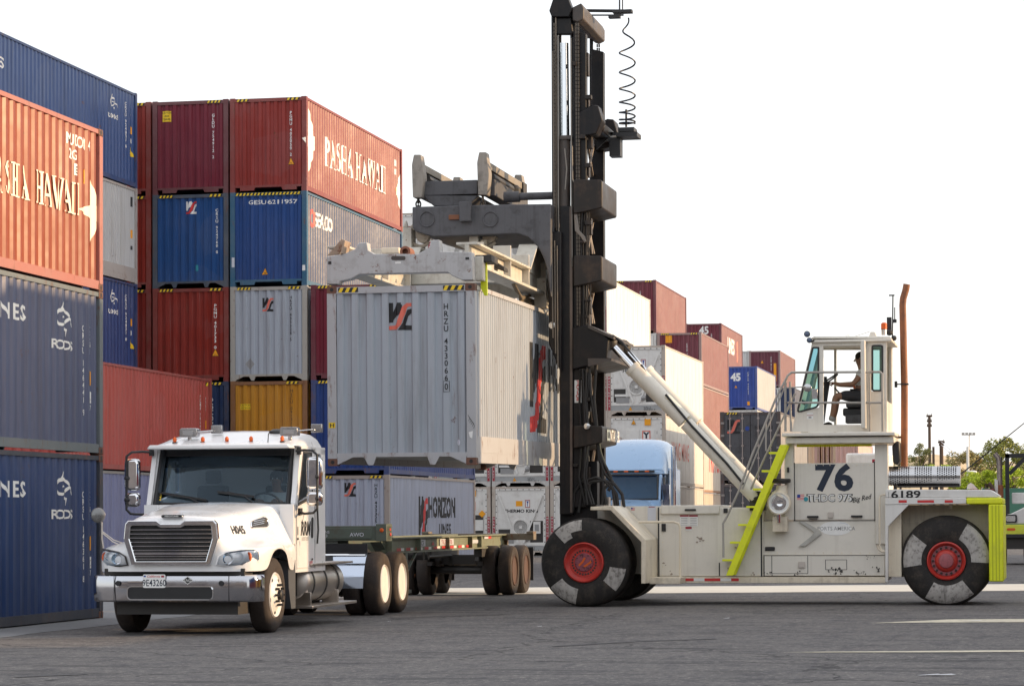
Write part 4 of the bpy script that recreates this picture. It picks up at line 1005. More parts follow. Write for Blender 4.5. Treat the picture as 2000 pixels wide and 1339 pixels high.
m = MB(); ppoly(m, [(1696, 660), (1700, 648), (1708, 648), (1713, 660)], 47.5, 47.8); ptube(m, [(1663, 659), (1699, 647)], .006, 47.5); ptube(m, [(1650, 660), (1652, 655), (1657, 654), (1661, 660)], .006, 47.5); m.build('roof_box', BEI, LIFT)
m = MB(); ptube(m, [(1877, 925), (2010, 818), (2075, 775)], [.014, .009, .004], 47.6, 6); m.build('whip_antenna', BLK, LIFT)
# mirror seen in the front window
m = MB(); c = at(1577, 757, 46.95); m.lathe([(.0, .02), (.07, .01), (.075, 0), (0, -.01)], 'y', c, 16); c = at(1591, 769, 46.95); m.box(c.x-.05, c.x+.05, 46.95, 46.98, c.z-.09, c.z+.09); m.build('mirror', [CHRD], LIFT, bevel=.01)
# seat, column, wheel
m = MB(); pbox(m, 1652, 1690, 783, 796, 47.65, 48.15); ppoly(m, [(1686, 790), (1692, 690), (1700, 690), (1698, 796)], 47.65, 48.15, ref=47.65); pbox(m, 1646, 1690, 796, 812, 47.7, 48.1); m.build('seat', BLK, LIFT, bevel=.03)
m = MB(); pbox(m, 1651, 1690, 809, 826, 47.7, 48.1); m.build('seat_base', BLKG, LIFT, bevel=.01)
m = MB(); ptube(m, [(1609, 790), (1616, 745)], .05, 47.9); c = at(1618, 743, 47.9); m.xf = Matrix.Translation(c) @ Matrix.Rotation(R(-35), 4, 'Y'); 
for i in range(24): a0, a1 = 2*pi*i/24, 2*pi*(i+1)/24; m.tube([(.2*math.cos(a0), .2*math.sin(a0), 0), (.2*math.cos(a1), .2*math.sin(a1), 0)], .016, 6, False)
m.xf = None; ptube(m, [(1630, 757), (1640, 768)], .014, 47.75); ppoly(m, [(1609, 735), (1614, 735), (1617, 760), (1612, 800), (1609, 825)], 47.85, 48.0); m.build('steering_column', BLK, LIFT)

# ---- mast
YN0 = 46.95
def both_(m, fn): fn(0); fn(2.15)
m = MB()
for dy in (0, 2.05): ppoly(m, [(1093, 402), (1119, 402), (1119, 1004), (1093, 1004)], YN0+dy, YN0+dy+.24, ref=YN0)
m.build('mast_rail', BLKP, LIFT, bevel=.012)
m = MB(); ppoly(m, [(1112.5, 404), (1118, 404), (1118, 1000), (1113.5, 1000)], YN0-.006, YN0-.001, ref=YN0); m.build('lit_worn_edge', M('lit_worn_steel', (.13, .095, .075), .5, var=.5, dirt=.7, dirtc=(.03, .024, .02), scale=2.5, streak=.6), LIFT)  # worn tan strip; the sunlit rail edge is put into its colour
m = MB()
for x0, x1, y0, y1 in ((1080, 1083, 100, 445), (1085.5, 1087, 30, 450), (1078, 1080, 470, 660), (1083, 1085, 470, 690), (1088, 1089.5, 480, 720)): ptube(m, [(x0, y0), (x1, y1)], .013, YN0-.18 if y0 > 460 else YN0+.02, 6)
m.build('lift_pipe', M('worn_tan_pipe', (.20, .165, .13), .4, .5, var=.4), LIFT)
m = MB()
for dy in (0, 1.9):
    ppoly(m, [(1076.5, 22), (1087, 22), (1089, 640), (1079, 640)], YN0+dy+.05, YN0+dy+.20, ref=YN0+.05)
    ppoly(m, [(1119.5, 60), (1144, 66), (1146, 990), (1119.5, 990)], YN0+dy+.06, YN0+dy+.24, ref=YN0+.05)
    ppoly(m, [(1088, 30), (1093, 30), (1093, 400), (1089, 400)], YN0+dy+.21, YN0+dy+.25, ref=YN0+.05)
    ppoly(m, [(1113, 30), (1120, 30), (1120, 400), (1113, 400)], YN0+dy+.21, YN0+dy+.25, ref=YN0+.05)
m.build('inner_mast', BLKP, LIFT, bevel=.008)
m = MB(); ppoly(m, [(1073, 22), (1079, 4), (1084, -14), (1106, -14), (1118, 18), (1112, 34), (1078, 34)], YN0-.04, YN0+.25, ref=YN0); ppoly(m, [(1078, 34), (1114, 34), (1118, 66), (1078, 66)], YN0+.05, YN0+.2, ref=YN0); ppoly(m, [(1073, 22), (1079, 4), (1084, -14), (1106, -14), (1118, 18), (1112, 34), (1078, 34)], YN0+1.9, YN0+2.2, ref=YN0); m.build('sheave_housing', BLKP, LIFT, bevel=.015)
m = MB(); ppoly(m, [(1117, 15), (1135, 6), (1140, 16), (1140, 38), (1128, 44), (1118, 40)], YN0, YN0+2.3, ref=YN0); m.build('mast_head_beam', M('worn_dark_brown', (.06, .05, .045), .5, var=.4, dirt=.5, dirtc=(.14, .09, .06)), LIFT, bevel=.02)
WBR = MATS['worn_dark_brown']
m = MB(); pa = (1102, 85); ptube(m, [(1101, 85), (1103, 268)], .088, YN0+.13, 20); ptube(m, [(1101, 85, YN0+2.0), (1103, 268, YN0+2.0)], .088, YN0+2, 14); m.build('lift_rod', ROD, LIFT)
m = MB(); ptube(m, [(1103, 272), (1103, 420)], .105, YN0+.13, 20); pbox(m, 1091, 1114, 264, 272, YN0+.0, YN0+.26); ptube(m, [(1103, 272, YN0+2), (1103, 420, YN0+2)], .105, YN0, 14); m.build('lift_cylinder', WBR, LIFT)
m = MB()
for px, dy, py1 in ((1124.5, -.03, 640), (1129, -.03, 620), (1082, -.02, 450), (1126, 2.2, 300), (1130, 2.2, 300)):
    a = at(px, 45, YN0+min(dy, 0)); b = at(px+1, py1, YN0+min(dy, 0)); n_ = int((a.z-b.z)/.07)
    for i in range(n_):
        z = a.z-i*.07; m.box(a.x-.014, a.x+.014, YN0+dy, YN0+dy+.02, z-.058, z)
m.build('leaf_chain', M('oily_chain', (.10, .085, .07), .5, .6, var=.4), LIFT)
m = MB()
for (a, b) in (((1090, 70), (1091, 560)), ((1115, 75), (1117, 520)), ((1086, 480), (1087, 700))): ptube(m, [a, b], .014, YN0-.03, 6)
ptube(m, [(1103, 290), (1107, 330), (1104, 370)], .015, YN0-.06); ptube(m, [(1117, 285), (1118, 350), (1126, 365), (1132, 362)], .015, YN0-.06)
for i in range(4): ptube(m, [(1121+i, 400), (1124+2*i, 450), (1136+i*2, 463), (1141+i, 472)], .014, YN0-.02)
m.build('hydraulic_pipe', M('pipe_steel', (.2, .18, .16), .4, .6, var=.3), LIFT)
# cross members at the back of the mast (span from near rail to far rail)
def cross(y0, y1, x1=1176, name='mast_cross_beam', lab=None):
    m = MB(); P = rnd_poly([(1119.5, y0), (x1, y0+1), (x1, y1-2), (1150, y1+4), (1119.5, y1+10)], .14)
    ppoly(m, P, YN0-.08, YN0+1.55, ref=YN0-.08); return m.build('mast_cross_beam', M('worn_black_brown', (.022, .018, .016), .45, var=.4, dirt=.5, dirtc=(.10, .06, .04), streak=.3, spec=.3), LIFT, bevel=.02)
cross(350, 408); cross(498, 550); cross(830, 866)
m = MB(); ppoly(m, [(1119, 640), (1150, 634), (1178, 650), (1190, 662), (1186, 700), (1160, 712), (1119, 722)], YN0-.06, YN0+2.3, ref=YN0); m.build('tilt_bracket', BLKP, LIFT, bevel=.02)
m = MB(); ppoly(m, [(1150, 634), (1200, 658), (1200, 663), (1150, 641)], YN0-.1, YN0+2.2, ref=YN0); ppoly(m, [(1150, 700), (1196, 700), (1196, 705), (1150, 716)], YN0-.1, YN0+2.2, ref=YN0); m.build('bracket_plate', WBR, LIFT)
m = MB(); ppoly(m, [(1128, 220), (1142, 215), (1155, 205), (1168, 206), (1177, 235), (1165, 262), (1128, 268)], YN0-.02, YN0+.35, ref=YN0); ppoly(m, [(1128, 220), (1155, 205), (1168, 206), (1177, 235), (1165, 262), (1128, 268)], YN0+1.7, YN0+2.2, ref=YN0); ppoly(m, [(1140, 232), (1175, 236), (1172, 252), (1140, 256)], YN0+.35, YN0+1.7, ref=YN0); m.build('upper_mast_tie', BLKP, LIFT, bevel=.02)
m = MB()
for y0, y1 in ((412, 496), (556, 634), (722, 828), (270, 348), (872, 980)):
    m.bar(at(1146, y0, YN0+.12), at(1158, y1, YN0+2.1), .04, .05); m.bar(at(1146, y1, YN0+.12), at(1162, y0, YN0+2.1), .04, .05)
m.build('lattice_brace', M('brace_tan', (.28, .23, .19), .55, var=.3, dirt=.5), LIFT)
f = Flat(); x_, z_ = xz(1129, 740, YN0+.06)
a, b = xz(1122, 742, YN0+.06), xz(1136, 786, YN0+.06); f.rect(a[0], b[0], b[1], a[1], D['white'])
f.column('TAYLOR', (a[0]+b[0])/2, a[1]-.005, .055, D['red'], 1.15, 1.3, .02); f.text('155', x_, xz(0, 738, YN0)[1]+.01, .05, D['white'], 1.1, .01); f.obj('nameplate', LIFT, on_wall(YN0+.06))
f = Flat()
a, b = (47.2, 48.9), 0
x_ = at(1176, 848, YN0-.08)
f.text('CONTAINER', 48.05, x_.z-.09, .20, D['white'], .85, .02); f.obj('lettering', LIFT, lambda s, d, z: (x_.x+d+.004-LX, s-LY, z))
m = MB(); c = at(1146, 832, YN0-.2); m.lathe([(.05, .12), (.06, .02), (.055, 0), (0, -.01)], 'y', c, 16); c = at(1078, 635, YN0-.15); m.lathe([(.05, .1), (.07, .02), (.06, 0), (0, -.01)], 'y', c, 16); m.build('mast_lamp', CHRD, LIFT)
# clutter on the mast: brackets, hose clamps, bundles
rm_ = random.Random(4)
m = MB()
for y in (120, 185, 262, 318, 430, 470, 585, 615, 735, 775, 905, 945):
    x = rm_.choice((1118, 1132, 1142)); pbox(m, x, x+rm_.uniform(5, 13), y, y+rm_.uniform(3, 10), YN0-rm_.uniform(.02, .1), YN0+.05)
    pbox(m, 1144, 1144+rm_.uniform(4, 12), y+rm_.uniform(-20, 20)+2, y+28, YN0+.15, YN0+.3)
m.build('mast_bracket', MATS['worn_black_brown'], LIFT, bevel=.006)
m = MB()
for k in range(5):
    x = 1133+k*4.2; ptube(m, [(x, 410), (x+rm_.uniform(-3, 3), 480), (x+rm_.uniform(-3, 4), 560), (x+rm_.uniform(-4, 4), 640)], .014, YN0+.02-.03*(k % 2), 6)
    ptube(m, [(x, 720), (x+rm_.uniform(-4, 4), 790), (x+4+rm_.uniform(-3, 4), 860), (x+rm_.uniform(-8, 4), 930), (x+10, 985)], .02, YN0-.05*(k % 2), 6)
m.build('hose_bundle', MATS['hose_black'] if 'hose_black' in MATS else M('hose_black', (.02, .018, .017), .55, var=.3), LIFT, split=False)
m = MB()
for y0, y1 in ((436, 496), (560, 632)): ptube(m, [(1150, y0), (1156, y1)], .022, YN0+1.0); ptube(m, [(1160, y1), (1148, y0+6)], .022, YN0+1.4)
m.build('lattice_brace', M('brace_tan', (.28, .23, .19), .55, var=.3, dirt=.5), LIFT)
# signal box and coiled cable at the mast head
m = MB()
ptube(m, [(1139, 21), (1235, 22)], .03, YN0+1.2, 8); ptube(m, [(1150, 30), (1218, 30)], .015, YN0+1.2); pbox(m, 1196, 1233, 18, 25, YN0+1.1, YN0+1.3); pbox(m, 1188, 1210, 28, 35, YN0+1.1, YN0+1.25); ptube(m, [(1210, 20), (1210, -40)], .015, YN0+1.2); ptube(m, [(1216, 20), (1216, -40)], .012, YN0+1.2); m.build('cable_arm', BLK, LIFT)
m = MB(); pbox(m, 1207, 1238, 248, 257, YN0+1.0, YN0+1.4); pbox(m, 1203, 1244, 257, 267, YN0+.9, YN0+1.4); pbox(m, 1190, 1211, 268, 305, YN0+1.0, YN0+1.3); pbox(m, 1170, 1206, 258, 264, YN0+1.1, YN0+1.2); ptube(m, [(1223, 248), (1223, 214)], .02, YN0+1.2); ppoly(m, [(1165, 258), (1200, 258), (1165, 292)], YN0+1.1, YN0+1.15); m.build('signal_box', BLK, LIFT)
m = MB(); pts = []
for i in range(0, 181):
    t = i/180; y = 35+t*213 if 0 else 35+ (1-(1-t)**1.9)*207; a = 2*pi*8*t
    p = at(1225, y, YN0+1.2); rad = (.15 if 0 else .145)*min(1, t*6+.15); pts.append((p.x+rad*math.cos(a), p.y+rad*math.sin(a), p.z))
m.tube(pts, .016, 6); m.build('coiled_cable', M('cable_navy', (.012, .016, .03), .5), LIFT)
# tilt cylinders
for dy in (0, 1.55):
    Yt = 47.25+dy
    p = [at(x, y, 47.25) for x, y in ((1190, 668), (1236, 718), (1337, 822), (1340, 826), (1476, 972))]
    for q in p: q.y = Yt
    m = MB(); m.tube([p[0], p[1]], .062, 18); m.build('tilt_rod', ROD, LIFT)
    m = MB(); m.tube([p[1]-(p[2]-p[1]).normalized()*.02, p[1]+(p[2]-p[1]).normalized()*.06], .16, 22); m.tube([p[1], p[2]], .145, 22); m.tube([p[3], p[4]], .125, 22); m.build('tilt_cylinder', BEI, LIFT)
    m = MB(); m.ball(p[0], .15, 14); m.box(p[0].x-.25, p[0].x+.05, Yt-.12, Yt+.12, p[0].z-.10, p[0].z+.12); m.ball(p[4], .13, 12); m.box(p[4].x-.1, p[4].x+.18, Yt-.09, Yt+.09, p[4].z-.22, p[4].z+.12); m.build('cylinder_clevis', DKST, LIFT)
m = MB(); ptube(m, [(1196, 655), (1215, 668), (1262, 725), (1252, 712)], .025, 47.1); ptube(m, [(1300, 770), (1350, 830), (1420, 905), (1452, 945)], .022, 47.1); m.build('cylinder_hose', BLK, LIFT)
# hoses at the mast foot
m = MB()
for pts in ([(1118, 1000), (1122, 960), (1140, 938), (1165, 932), (1190, 942), (1204, 965), (1207, 988)], [(1130, 1000), (1136, 962), (1155, 940), (1180, 938), (1197, 955), (1202, 990)], [(1176, 936), (1200, 945), (1215, 965), (1219, 990)], [(1170, 870), (1172, 900), (1182, 925), (1196, 940), (1199, 948)], [(1171, 880), (1180, 905), (1192, 930), (1196, 945), (1188, 958)], [(1165, 700), (1160, 780), (1168, 860), (1176, 905), (1178, 950), (1184, 985)], [(1150, 690), (1152, 760), (1166, 850), (1170, 900)], [(1176, 985), (1178, 955), (1190, 945)]):
    ptube(m, pts, .03, 47.0, 8)
m.build('hydraulic_hose', M('hose_black', (.02, .018, .017), .55, var=.3), LIFT)
m = MB(); pbox(m, 1180, 1189, 970, 987, 47.1, 47.3); pbox(m, 1196, 1201, 975, 987, 47.0, 47.1); pbox(m, 1212, 1217, 977, 987, 47.0, 47.1); m.build('hose_fitting', STEEL, LIFT)
m = MB(); pbox(m, 1094, 1165, 985, 1060, 47.15, 49.0); pbox(m, 1120, 1166, 900, 985, 47.25, 47.5); m.build('mast_foot', BLKP, LIFT)
# carriage and boom
m = MB()
for dy in (0, 2.15): ppoly(m, [(1071, 452), (1096, 452), (1096, 726), (1090, 716), (1071, 668)], 46.8+dy, 46.93+dy, ref=46.8)
pbox(m, 1073, 1090, 460, 500, 46.94, 48.94); pbox(m, 1073, 1090, 600, 640, 46.94, 48.94); m.build('carriage', BLKP, LIFT, bevel=.015)
m = MB(); arcp = [(1072, 560), (1070, 535), (1064, 510), (1054, 488), (1042, 472), (1030, 462), (1012, 456)]
ppoly(m, [(805, 404), (900, 401), (1076, 398), (1076, 580)]+arcp+[(846, 462), (812, 452), (805, 444)], 46.62, 49.1); m.build('boom', BLKG, LIFT, bevel=.02)
m = MB()
for px in (834, 958): c = at(px, 428, 46.62); m.lathe([(.145, .01), (.145, -.02), (.125, -.02), (.12, .0)], 'y', c, 32, close=False)
pbox(m, 897, 919, 393, 432, 46.5, 46.64); pbox(m, 876, 897, 419, 429, 46.58, 46.62, 1); m.build('boom_fitting', [BLKG, M('rust_plate', (.2, .08, .04), .7)], LIFT, bevel=.008)
m = MB()
pbox(m, 826, 932, 351, 382, 47.0, 47.3); pbox(m, 826, 932, 351, 382, 48.6, 48.9)
a0 = at(814, 352, 47); a1 = at(941, 352, 47); zt = a0.z; zb = at(814, 384, 47).z
for a in (a0, a1): m.box(a.x-.02, a.x+.20, 47.2, 50.3, zb, zt)
ppoly(m, [(826, 382), (934, 382), (915, 402), (846, 402)], 47.0, 48.9); m.build('side_shift_frame', BLKG, LIFT, bevel=.012)
lug = rnd_poly([(804, 322), (808, 302), (822, 302), (828, 345), (824, 386), (806, 386)], .12, 2); lug2 = [(x+127.5, y-5) for x, y in lug]
for L_, px in ((lug, 815), (lug2, 942)):
    m = MB(); ppoly(m, L_, 46.85, 47.1); 
    for q in (0, 1):
        P = [xz(x, y, 46.85) for x, y in L_]; 
    m.prism(P, 'y', 50.1, 50.35); m.build('lug', M('lug_tan', (.30, .27, .235), .55, var=.15, dirt=.7, dirtc=(.06, .05, .04), streak=.4), LIFT, bevel=.012)
    m = MB(); a = at(px+2, L_[2][1]+6, 46.85); m.bar((a.x, 47.1, a.z), (a.x, 50.12, a.z), .14, .13); m.build('tie_beam', M('tie_tan', (.26, .23, .19), .55, dirt=.6), LIFT, bevel=.01)
    m = MB(); m.tube([(a.x, 47.4, zt+.06), (a.x, 49.2, zt+.06)], .10, 12); m.ball((a.x+.05, 49.4, zt+.05), .13, 10); m.box(a.x-.12, a.x+.1, 50.05, 50.4, zb-.1, zt+.3); m.build('actuator', DKST, LIFT)
m = MB(); ptube(m, [(985, 385), (1015, 384)], .10, 47.4, 14); ptube(m, [(1015, 384), (1082, 382)], .07, 47.4, 14); m.build('side_shift_cylinder', BLKG, LIFT)
# hanging chains
for px in (817, 943):
    m = MB(); a = at(px, 386, 46.97); b = at(px+1, 446, 46.97); nn = 7
    for i in range(nn):
        z = a.z-(a.z-b.z)*(i+.5)/nn; q = []
        for k in range(13):
            t = 2*pi*k/12; u = .045*math.cos(t); v = .065*math.sin(t); q.append((a.x+(u if i % 2 else 0), 46.97+(0 if i % 2 else u), z+v))
        m.tube(q, .016, 6, False)
    m.build('chain', DKST, LIFT)
    m = MB(); m.tube([(a.x, 50.2, a.z), (a.x, 50.2, b.z)], .05, 8); m.build('chain', DKST, LIFT)

# lettering on the body
f = Flat(); x_, z_ = xz(1629, 956, YB); f.text('76', x_, z_, .44, D['navy'], 1.08, .035); f.obj('fleet_number', LIFT, on_wall(YB))
f = Flat(); x_, z_ = xz(1621, 978.5, YB); f.text('THDC 975', x_, z_, .125, D['black'], 1.0, .055); f.text('THDC 975', x_, z_+.004, .119, D['white'], 1.01, .012)
x_, z_ = xz(1683, 977, YB); f.text('Big Red', x_, z_, .085, D['black'], .9, .01, .4, 12)
a, b = xz(1557, 965, YB), xz(1571, 977, YB); f.rect(a[0], b[0], b[1], a[1], D['white'])
for i in range(4): zz = a[1]-(a[1]-b[1])*(i*2+.5)/8; f.rect(a[0], b[0], zz-.007, zz+.007, D['red'])
f.rect(a[0], a[0]+.055, a[1]-.055, a[1], D['blue']); cx, cz = xz(1574, 974, YB); f.poly([(cx+.04*math.cos(i*pi/8), cz+.04*math.sin(i*pi/8)) for i in range(16)], D['teal']); f.obj('model_lettering', LIFT, on_wall(YB))
f = Flat(); cx, cz = xz(1632, 1031, YB+.03); f.poly([(cx+.28*math.cos(i*pi/16), cz+.125*math.sin(i*pi/16)) for i in range(32)], D['white']); f.text('PORTS AMERICA', cx+.01, cz-.035, .066, D['grey'], .95, .004); f.stroke([(cx+.08, cz+.10), (cx+.16, cz+.09), (cx+.22, cz+.06)], .012, D['pale']); f.obj('oval_sticker', LIFT, on_wall(YB+.03))
f = Flat(); x_, z_ = xz(1769, 971, YW); f.text('6189', x_, z_-.005, .125, D['black'], 1.45, .022); f.rect(x_-.30, x_-.295, z_-.01, z_+.10, D['black']); f.obj('asset_number', LIFT, on_wall(YW+.03))
f = Flat()
for a, b in ((1755, 1771), (1792, 1824), (1845, 1861)): q0, q1 = xz(a, 981, YW), xz(b, 976, YW); f.rect(q0[0], q1[0], q0[1], q1[1], D['red'])
f.obj('reflector', LIFT, on_wall(YW))
f = Flat()
for a, b, c_ in ((1339, 1355, 'red'), (1355, 1376, 'white'), (1376, 1407, 'red'), (1407, 1428, 'white'), (1428, 1443, 'red')): q0, q1 = xz(a, 1134, YB-.06), xz(b, 1128.5, YB-.06); f.rect(q0[0], q1[0], q0[1], q1[1], D[c_])
f.obj('reflector', LIFT, on_wall(YB-.06))
f = Flat()
for a, b in ((1328, 1345), (1346, 1363)):
    q0, q1 = xz(a, 1027, YB), xz(b, 1005, YB); f.rect(q0[0], q1[0], q0[1], q1[1], D['white']); f.rect(q0[0], q1[0], q1[1]-.03, q1[1], D['dred'])
    for i in range(5): f.rect(q0[0]+.02, q1[0]-.02, q0[1]+.02+i*.03, q0[1]+.028+i*.03, D['grey'])
q0, q1 = xz(1339, 1035, YB), xz(1351, 1028, YB); f.rect(q0[0], q1[0], q0[1]+.025, q1[1], D['dred']); f.rect(q0[0], q1[0], q0[1], q0[1]+.02, D['white'])
q0, q1 = xz(1576, 818, YC0), xz(1588, 805, YC0); f.obj('warning_label', LIFT, on_wall(YB))
f = Flat(); f.rect(q0[0], q1[0], q0[1], q1[1], D['white']); f.rect(q0[0], q1[0], q0[1]+.06, q0[1]+.07, D['dred']); f.rect(q0[0]+.03, q1[0]-.03, q0[1]+.015, q0[1]+.045, D['grey']); f.obj('warning_label', LIFT, on_wall(YC0))
f = Flat(); q0, q1 = xz(1232.5, 996, YB+.05), xz(1240, 990.5, YB+.05); f.rect(q0[0], q1[0], q0[1], q1[1], D['white'])
for i in range(3): f.rect(q0[0], q1[0], q0[1]+i*.018, q0[1]+i*.018+.009, D['red'])
f.rect(q0[0], q0[0]+.03, q1[1]-.026, q1[1], D['blue']); q0, q1 = xz(1265, 1016, YB+.05), xz(1281, 988, YB+.05); f.rect(q0[0], q1[0], q0[1], q1[1], D['pale']); f.rect(q0[0]+.02, q1[0]-.02, q1[1]-.02, q1[1]-.005, D['dred']); f.obj('sticker', LIFT, on_wall(YB+.05))
rs_ = random.Random(11)
f = Flat()
for px, py, r_ in ((1633, 1112, .05), (1640, 1118, .04), (1625, 1117, .03), (1672, 1119, .03), (1710, 1112, .035), (1500, 1120, .03), (1560, 1119, .03), (1700, 1090, .02), (1688, 1121, .03)):
    for k in range(7):
        cx, cz = xz(px+rs_.uniform(-9, 9), py+rs_.uniform(-6, 4), YB-.03); q = r_*rs_.uniform(.15, .6); f.poly([(cx+q*math.cos(a)*rs_.uniform(.5, 1), cz+q*1.3*math.sin(a)*rs_.uniform(.5, 1)) for a in [i*pi/5 for i in range(10)]], D['soot'])
f._obj('oil_stain', LIFT, on_wall(YB-.03))
f = Flat()
for px, py in ((1366, 1048), (1364, 1058), (1371, 1052), (1440, 1070), (1300, 1100), (1420, 1110), (1470, 1118), (1310, 1118)):
    for k in range(3):
        cx, cz = xz(px+rs_.uniform(-4, 4), py+rs_.uniform(-4, 4), YB); q = rs_.uniform(.008, .02); f.poly([(cx+q*1.6*math.cos(a)*rs_.uniform(.5, 1), cz+q*math.sin(a)*rs_.uniform(.5, 1)) for a in [i*pi/4 for i in range(8)]], D['scuff'])
f._obj('scuff_mark', LIFT, on_wall(YB))
m = MB()
for px, py in [(1294, y) for y in range(1010, 1125, 16)]+[(1482, y) for y in range(1010, 1125, 16)]+[(1556+13*k, 908) for k in range(12)]+[(1500+18*k, 1079) for k in range(13)]:
    c = at(px, py, YB); m.lathe([(.011, 0), (.009, -.008), (0, -.009)], 'y', (c.x, YB+(.03 if py == 1079 else 0), c.z), 6)
m.build('bolt_heads', BEI2, LIFT, split=False)
m = MB()
for px in (1893, 1923): a = at(px, 963, YW+.03); m.box(a.x, a.x+.16, YW+.2, YW+.5, at(1900, 955.3, YW).z, at(1900, 955.3, YW).z+.006)
m.build('deck_reflector', D['dred'], LIFT)

# ------------------------------------------------------------------ spreader hanging on the boom
SPX, SPY = -10.27, 47.5
ORG = Vector((SPX, SPY, 0))
SPREAD = thing('container_spreader', 'cream and grey lifting frame clamped on top of the raised light grey container', 'spreader', (SPX, SPY, 0))
Y0s = 41.33
sp = [(65, 872), (205, 850), (290, 810), (315, 765), (380, 760), (388, 822), (435, 850), (770, 850), (862, 800), (872, 745), (936, 740), (945, 832), (1188, 836), (1194, 1050), (1110, 1050), (1040, 1020), (1000, 990), (320, 1006), (262, 1040), (170, 1060), (165, 1083), (68, 1083)]
spp = [(620+.254*x, 280+.254*y) for x, y in sp]
m = MB(); ppoly(m, spp, Y0s, Y0s+.22); m.build('end_beam', SPRG, SPREAD, bevel=.012)
m = MB(); P = [xz(x, y, Y0s) for x, y in spp]; m.prism([(a, b+.14) for a, b in P], 'y', Y0s+11.9, Y0s+12.1); m.build('end_beam', SPRG, SPREAD)
m = MB()
for a in (0,):
    q = rnd_poly([(764, 500), (792, 500), (792, 508), (764, 508)], .5, 3); ppoly(m, q, Y0s-.004, Y0s+.01)
m.build('hand_hole', WBR, SPREAD)
m = MB(); pbox(m, 641, 647, 510, 516, Y0s-.006, Y0s+.01); pbox(m, 909, 916, 502, 507, Y0s-.006, Y0s+.01); m.build('hole', BLK, SPREAD)
f = Flat(); q0, q1 = xz(772, 515, Y0s), xz(783, 511, Y0s); f.rect(q0[0], q1[0], q0[1], q1[1], D['white']); f.obj('label_plate', SPREAD, lambda s, d, z: (s-SPX, Y0s-d-SPY, z))
m = MB(); ppoly(m, [(639, 499), (662, 496), (673, 470), (667, 467)], Y0s+.1, Y0s+.14); ppoly(m, [(664, 497), (668, 495), (674, 470), (671, 468)], Y0s-.05, Y0s+.3); m.build('guide_arm', M('rusty_cream', (.4, .3, .22), .6, rust=.5, dirt=.4), SPREAD)
# two long beams and cross ties
zb_, zt_ = at(930, 548, Y0s).z, 6.42
bx = [(-11.55, -11.2), (-9.40, -9.05)]
m = MB()
for i, (x0, x1) in enumerate(bx):
    zl = 5.60
    m.box(x0, x1, Y0s+.23, Y0s+11.88, zl, zl+.05); m.box(x0+.14, x1-.14, Y0s+.23, Y0s+11.88, zl+.05, zl+.34)
    m.prism([(Y0s+4.7, zl+.34), (Y0s+5.35, zl+.82), (Y0s+9.3, zl+.82), (Y0s+10.0, zl+.34)], 'x', x0+.12, x1-.12); m.prism([(Y0s+.23, zl+.34), (Y0s+4.7, zl+.34), (Y0s+5.35, zl+.82), (Y0s+9.3, zl+.82), (Y0s+10.0, zl+.34), (Y0s+11.88, zl+.34), (Y0s+11.88, zl+.38), (Y0s+10.0, zl+.38), (Y0s+9.3, zl+.86), (Y0s+5.35, zl+.86), (Y0s+4.7, zl+.38), (Y0s+.23, zl+.38)], 'x', x0, x1)
    for y in (Y0s+3.0, Y0s+4.6, Y0s+6.2, Y0s+8.0): m.box(x0+.02, x1-.02, y, y+.04, zl+.05, zl+.6)
m.build('long_beam', SPR, SPREAD, bevel=.008)
m = MB()
for y in (46.3, 49.4): m.box(-11.3, -9.3, y, y+.35, 5.75, 6.05)
for y in (43.2, 52.0): m.box(-11.3, -9.3, y, y+.2, 5.68, 5.9)
m.build('cross_tie', SPR, SPREAD, bevel=.01)
for px, w_ in ((795, 17), (925, 18)):
    m = MB(); pbox(m, px-w_/2, px+w_/2, 444, 506, 46.85, 47.2); a = at(px, 444, 46.85); ppoly(m, [(px-w_/2, 444), (px-w_/2+3, 434), (px-2, 430), (px+2, 444)], 46.85, 46.92); pbox(m, px-w_/2, px+w_/2, 444, 506, 50.05, 50.4); m.build('chain_post', SPR, SPREAD, bevel=.012)
    m = MB(); c = at(px+26, 458, 47.0); pts = [(c.x+.2*math.cos(R(a)), 47.0, c.z+.22*math.sin(R(a))) for a in range(100, 440, 20)]
    m.tube(pts[:12], .035, 8); m.prism([(c.x+.05+.13*math.cos(t*pi/8), c.z+.16*math.sin(t*pi/8)) for t in range(16)], 'y', 46.95, 47.12); m.box(c.x-.2, c.x+.1, 46.93, 47.15, c.z+.08, c.z+.14); m.build('chain_anchor', M('anchor_tan', (.42, .36, .28), .55, rust=.4, dirt=.6, scale=6), SPREAD)
m = MB(); pbox(m, 933, 945, 472, 485, 46.7, 46.85); pbox(m, 938, 950, 468, 482, 46.9, 47.1); m.build('junction_box', BEI2, SPREAD, bevel=.01)
m = MB(); pbox(m, 745, 779, 483, 495, Y0s+1.2, Y0s+1.6); m.build('valve_box', BEI2, SPREAD, bevel=.01); m = MB(); c = at(791, 491, Y0s+.9); m.lathe([(.09, .3), (.09, 0), (.05, 0), (.05, .1), (0, .1)], 'y', c, 18); m.build('roller', M('rust_roller', (.25, .1, .06), .6), SPREAD)
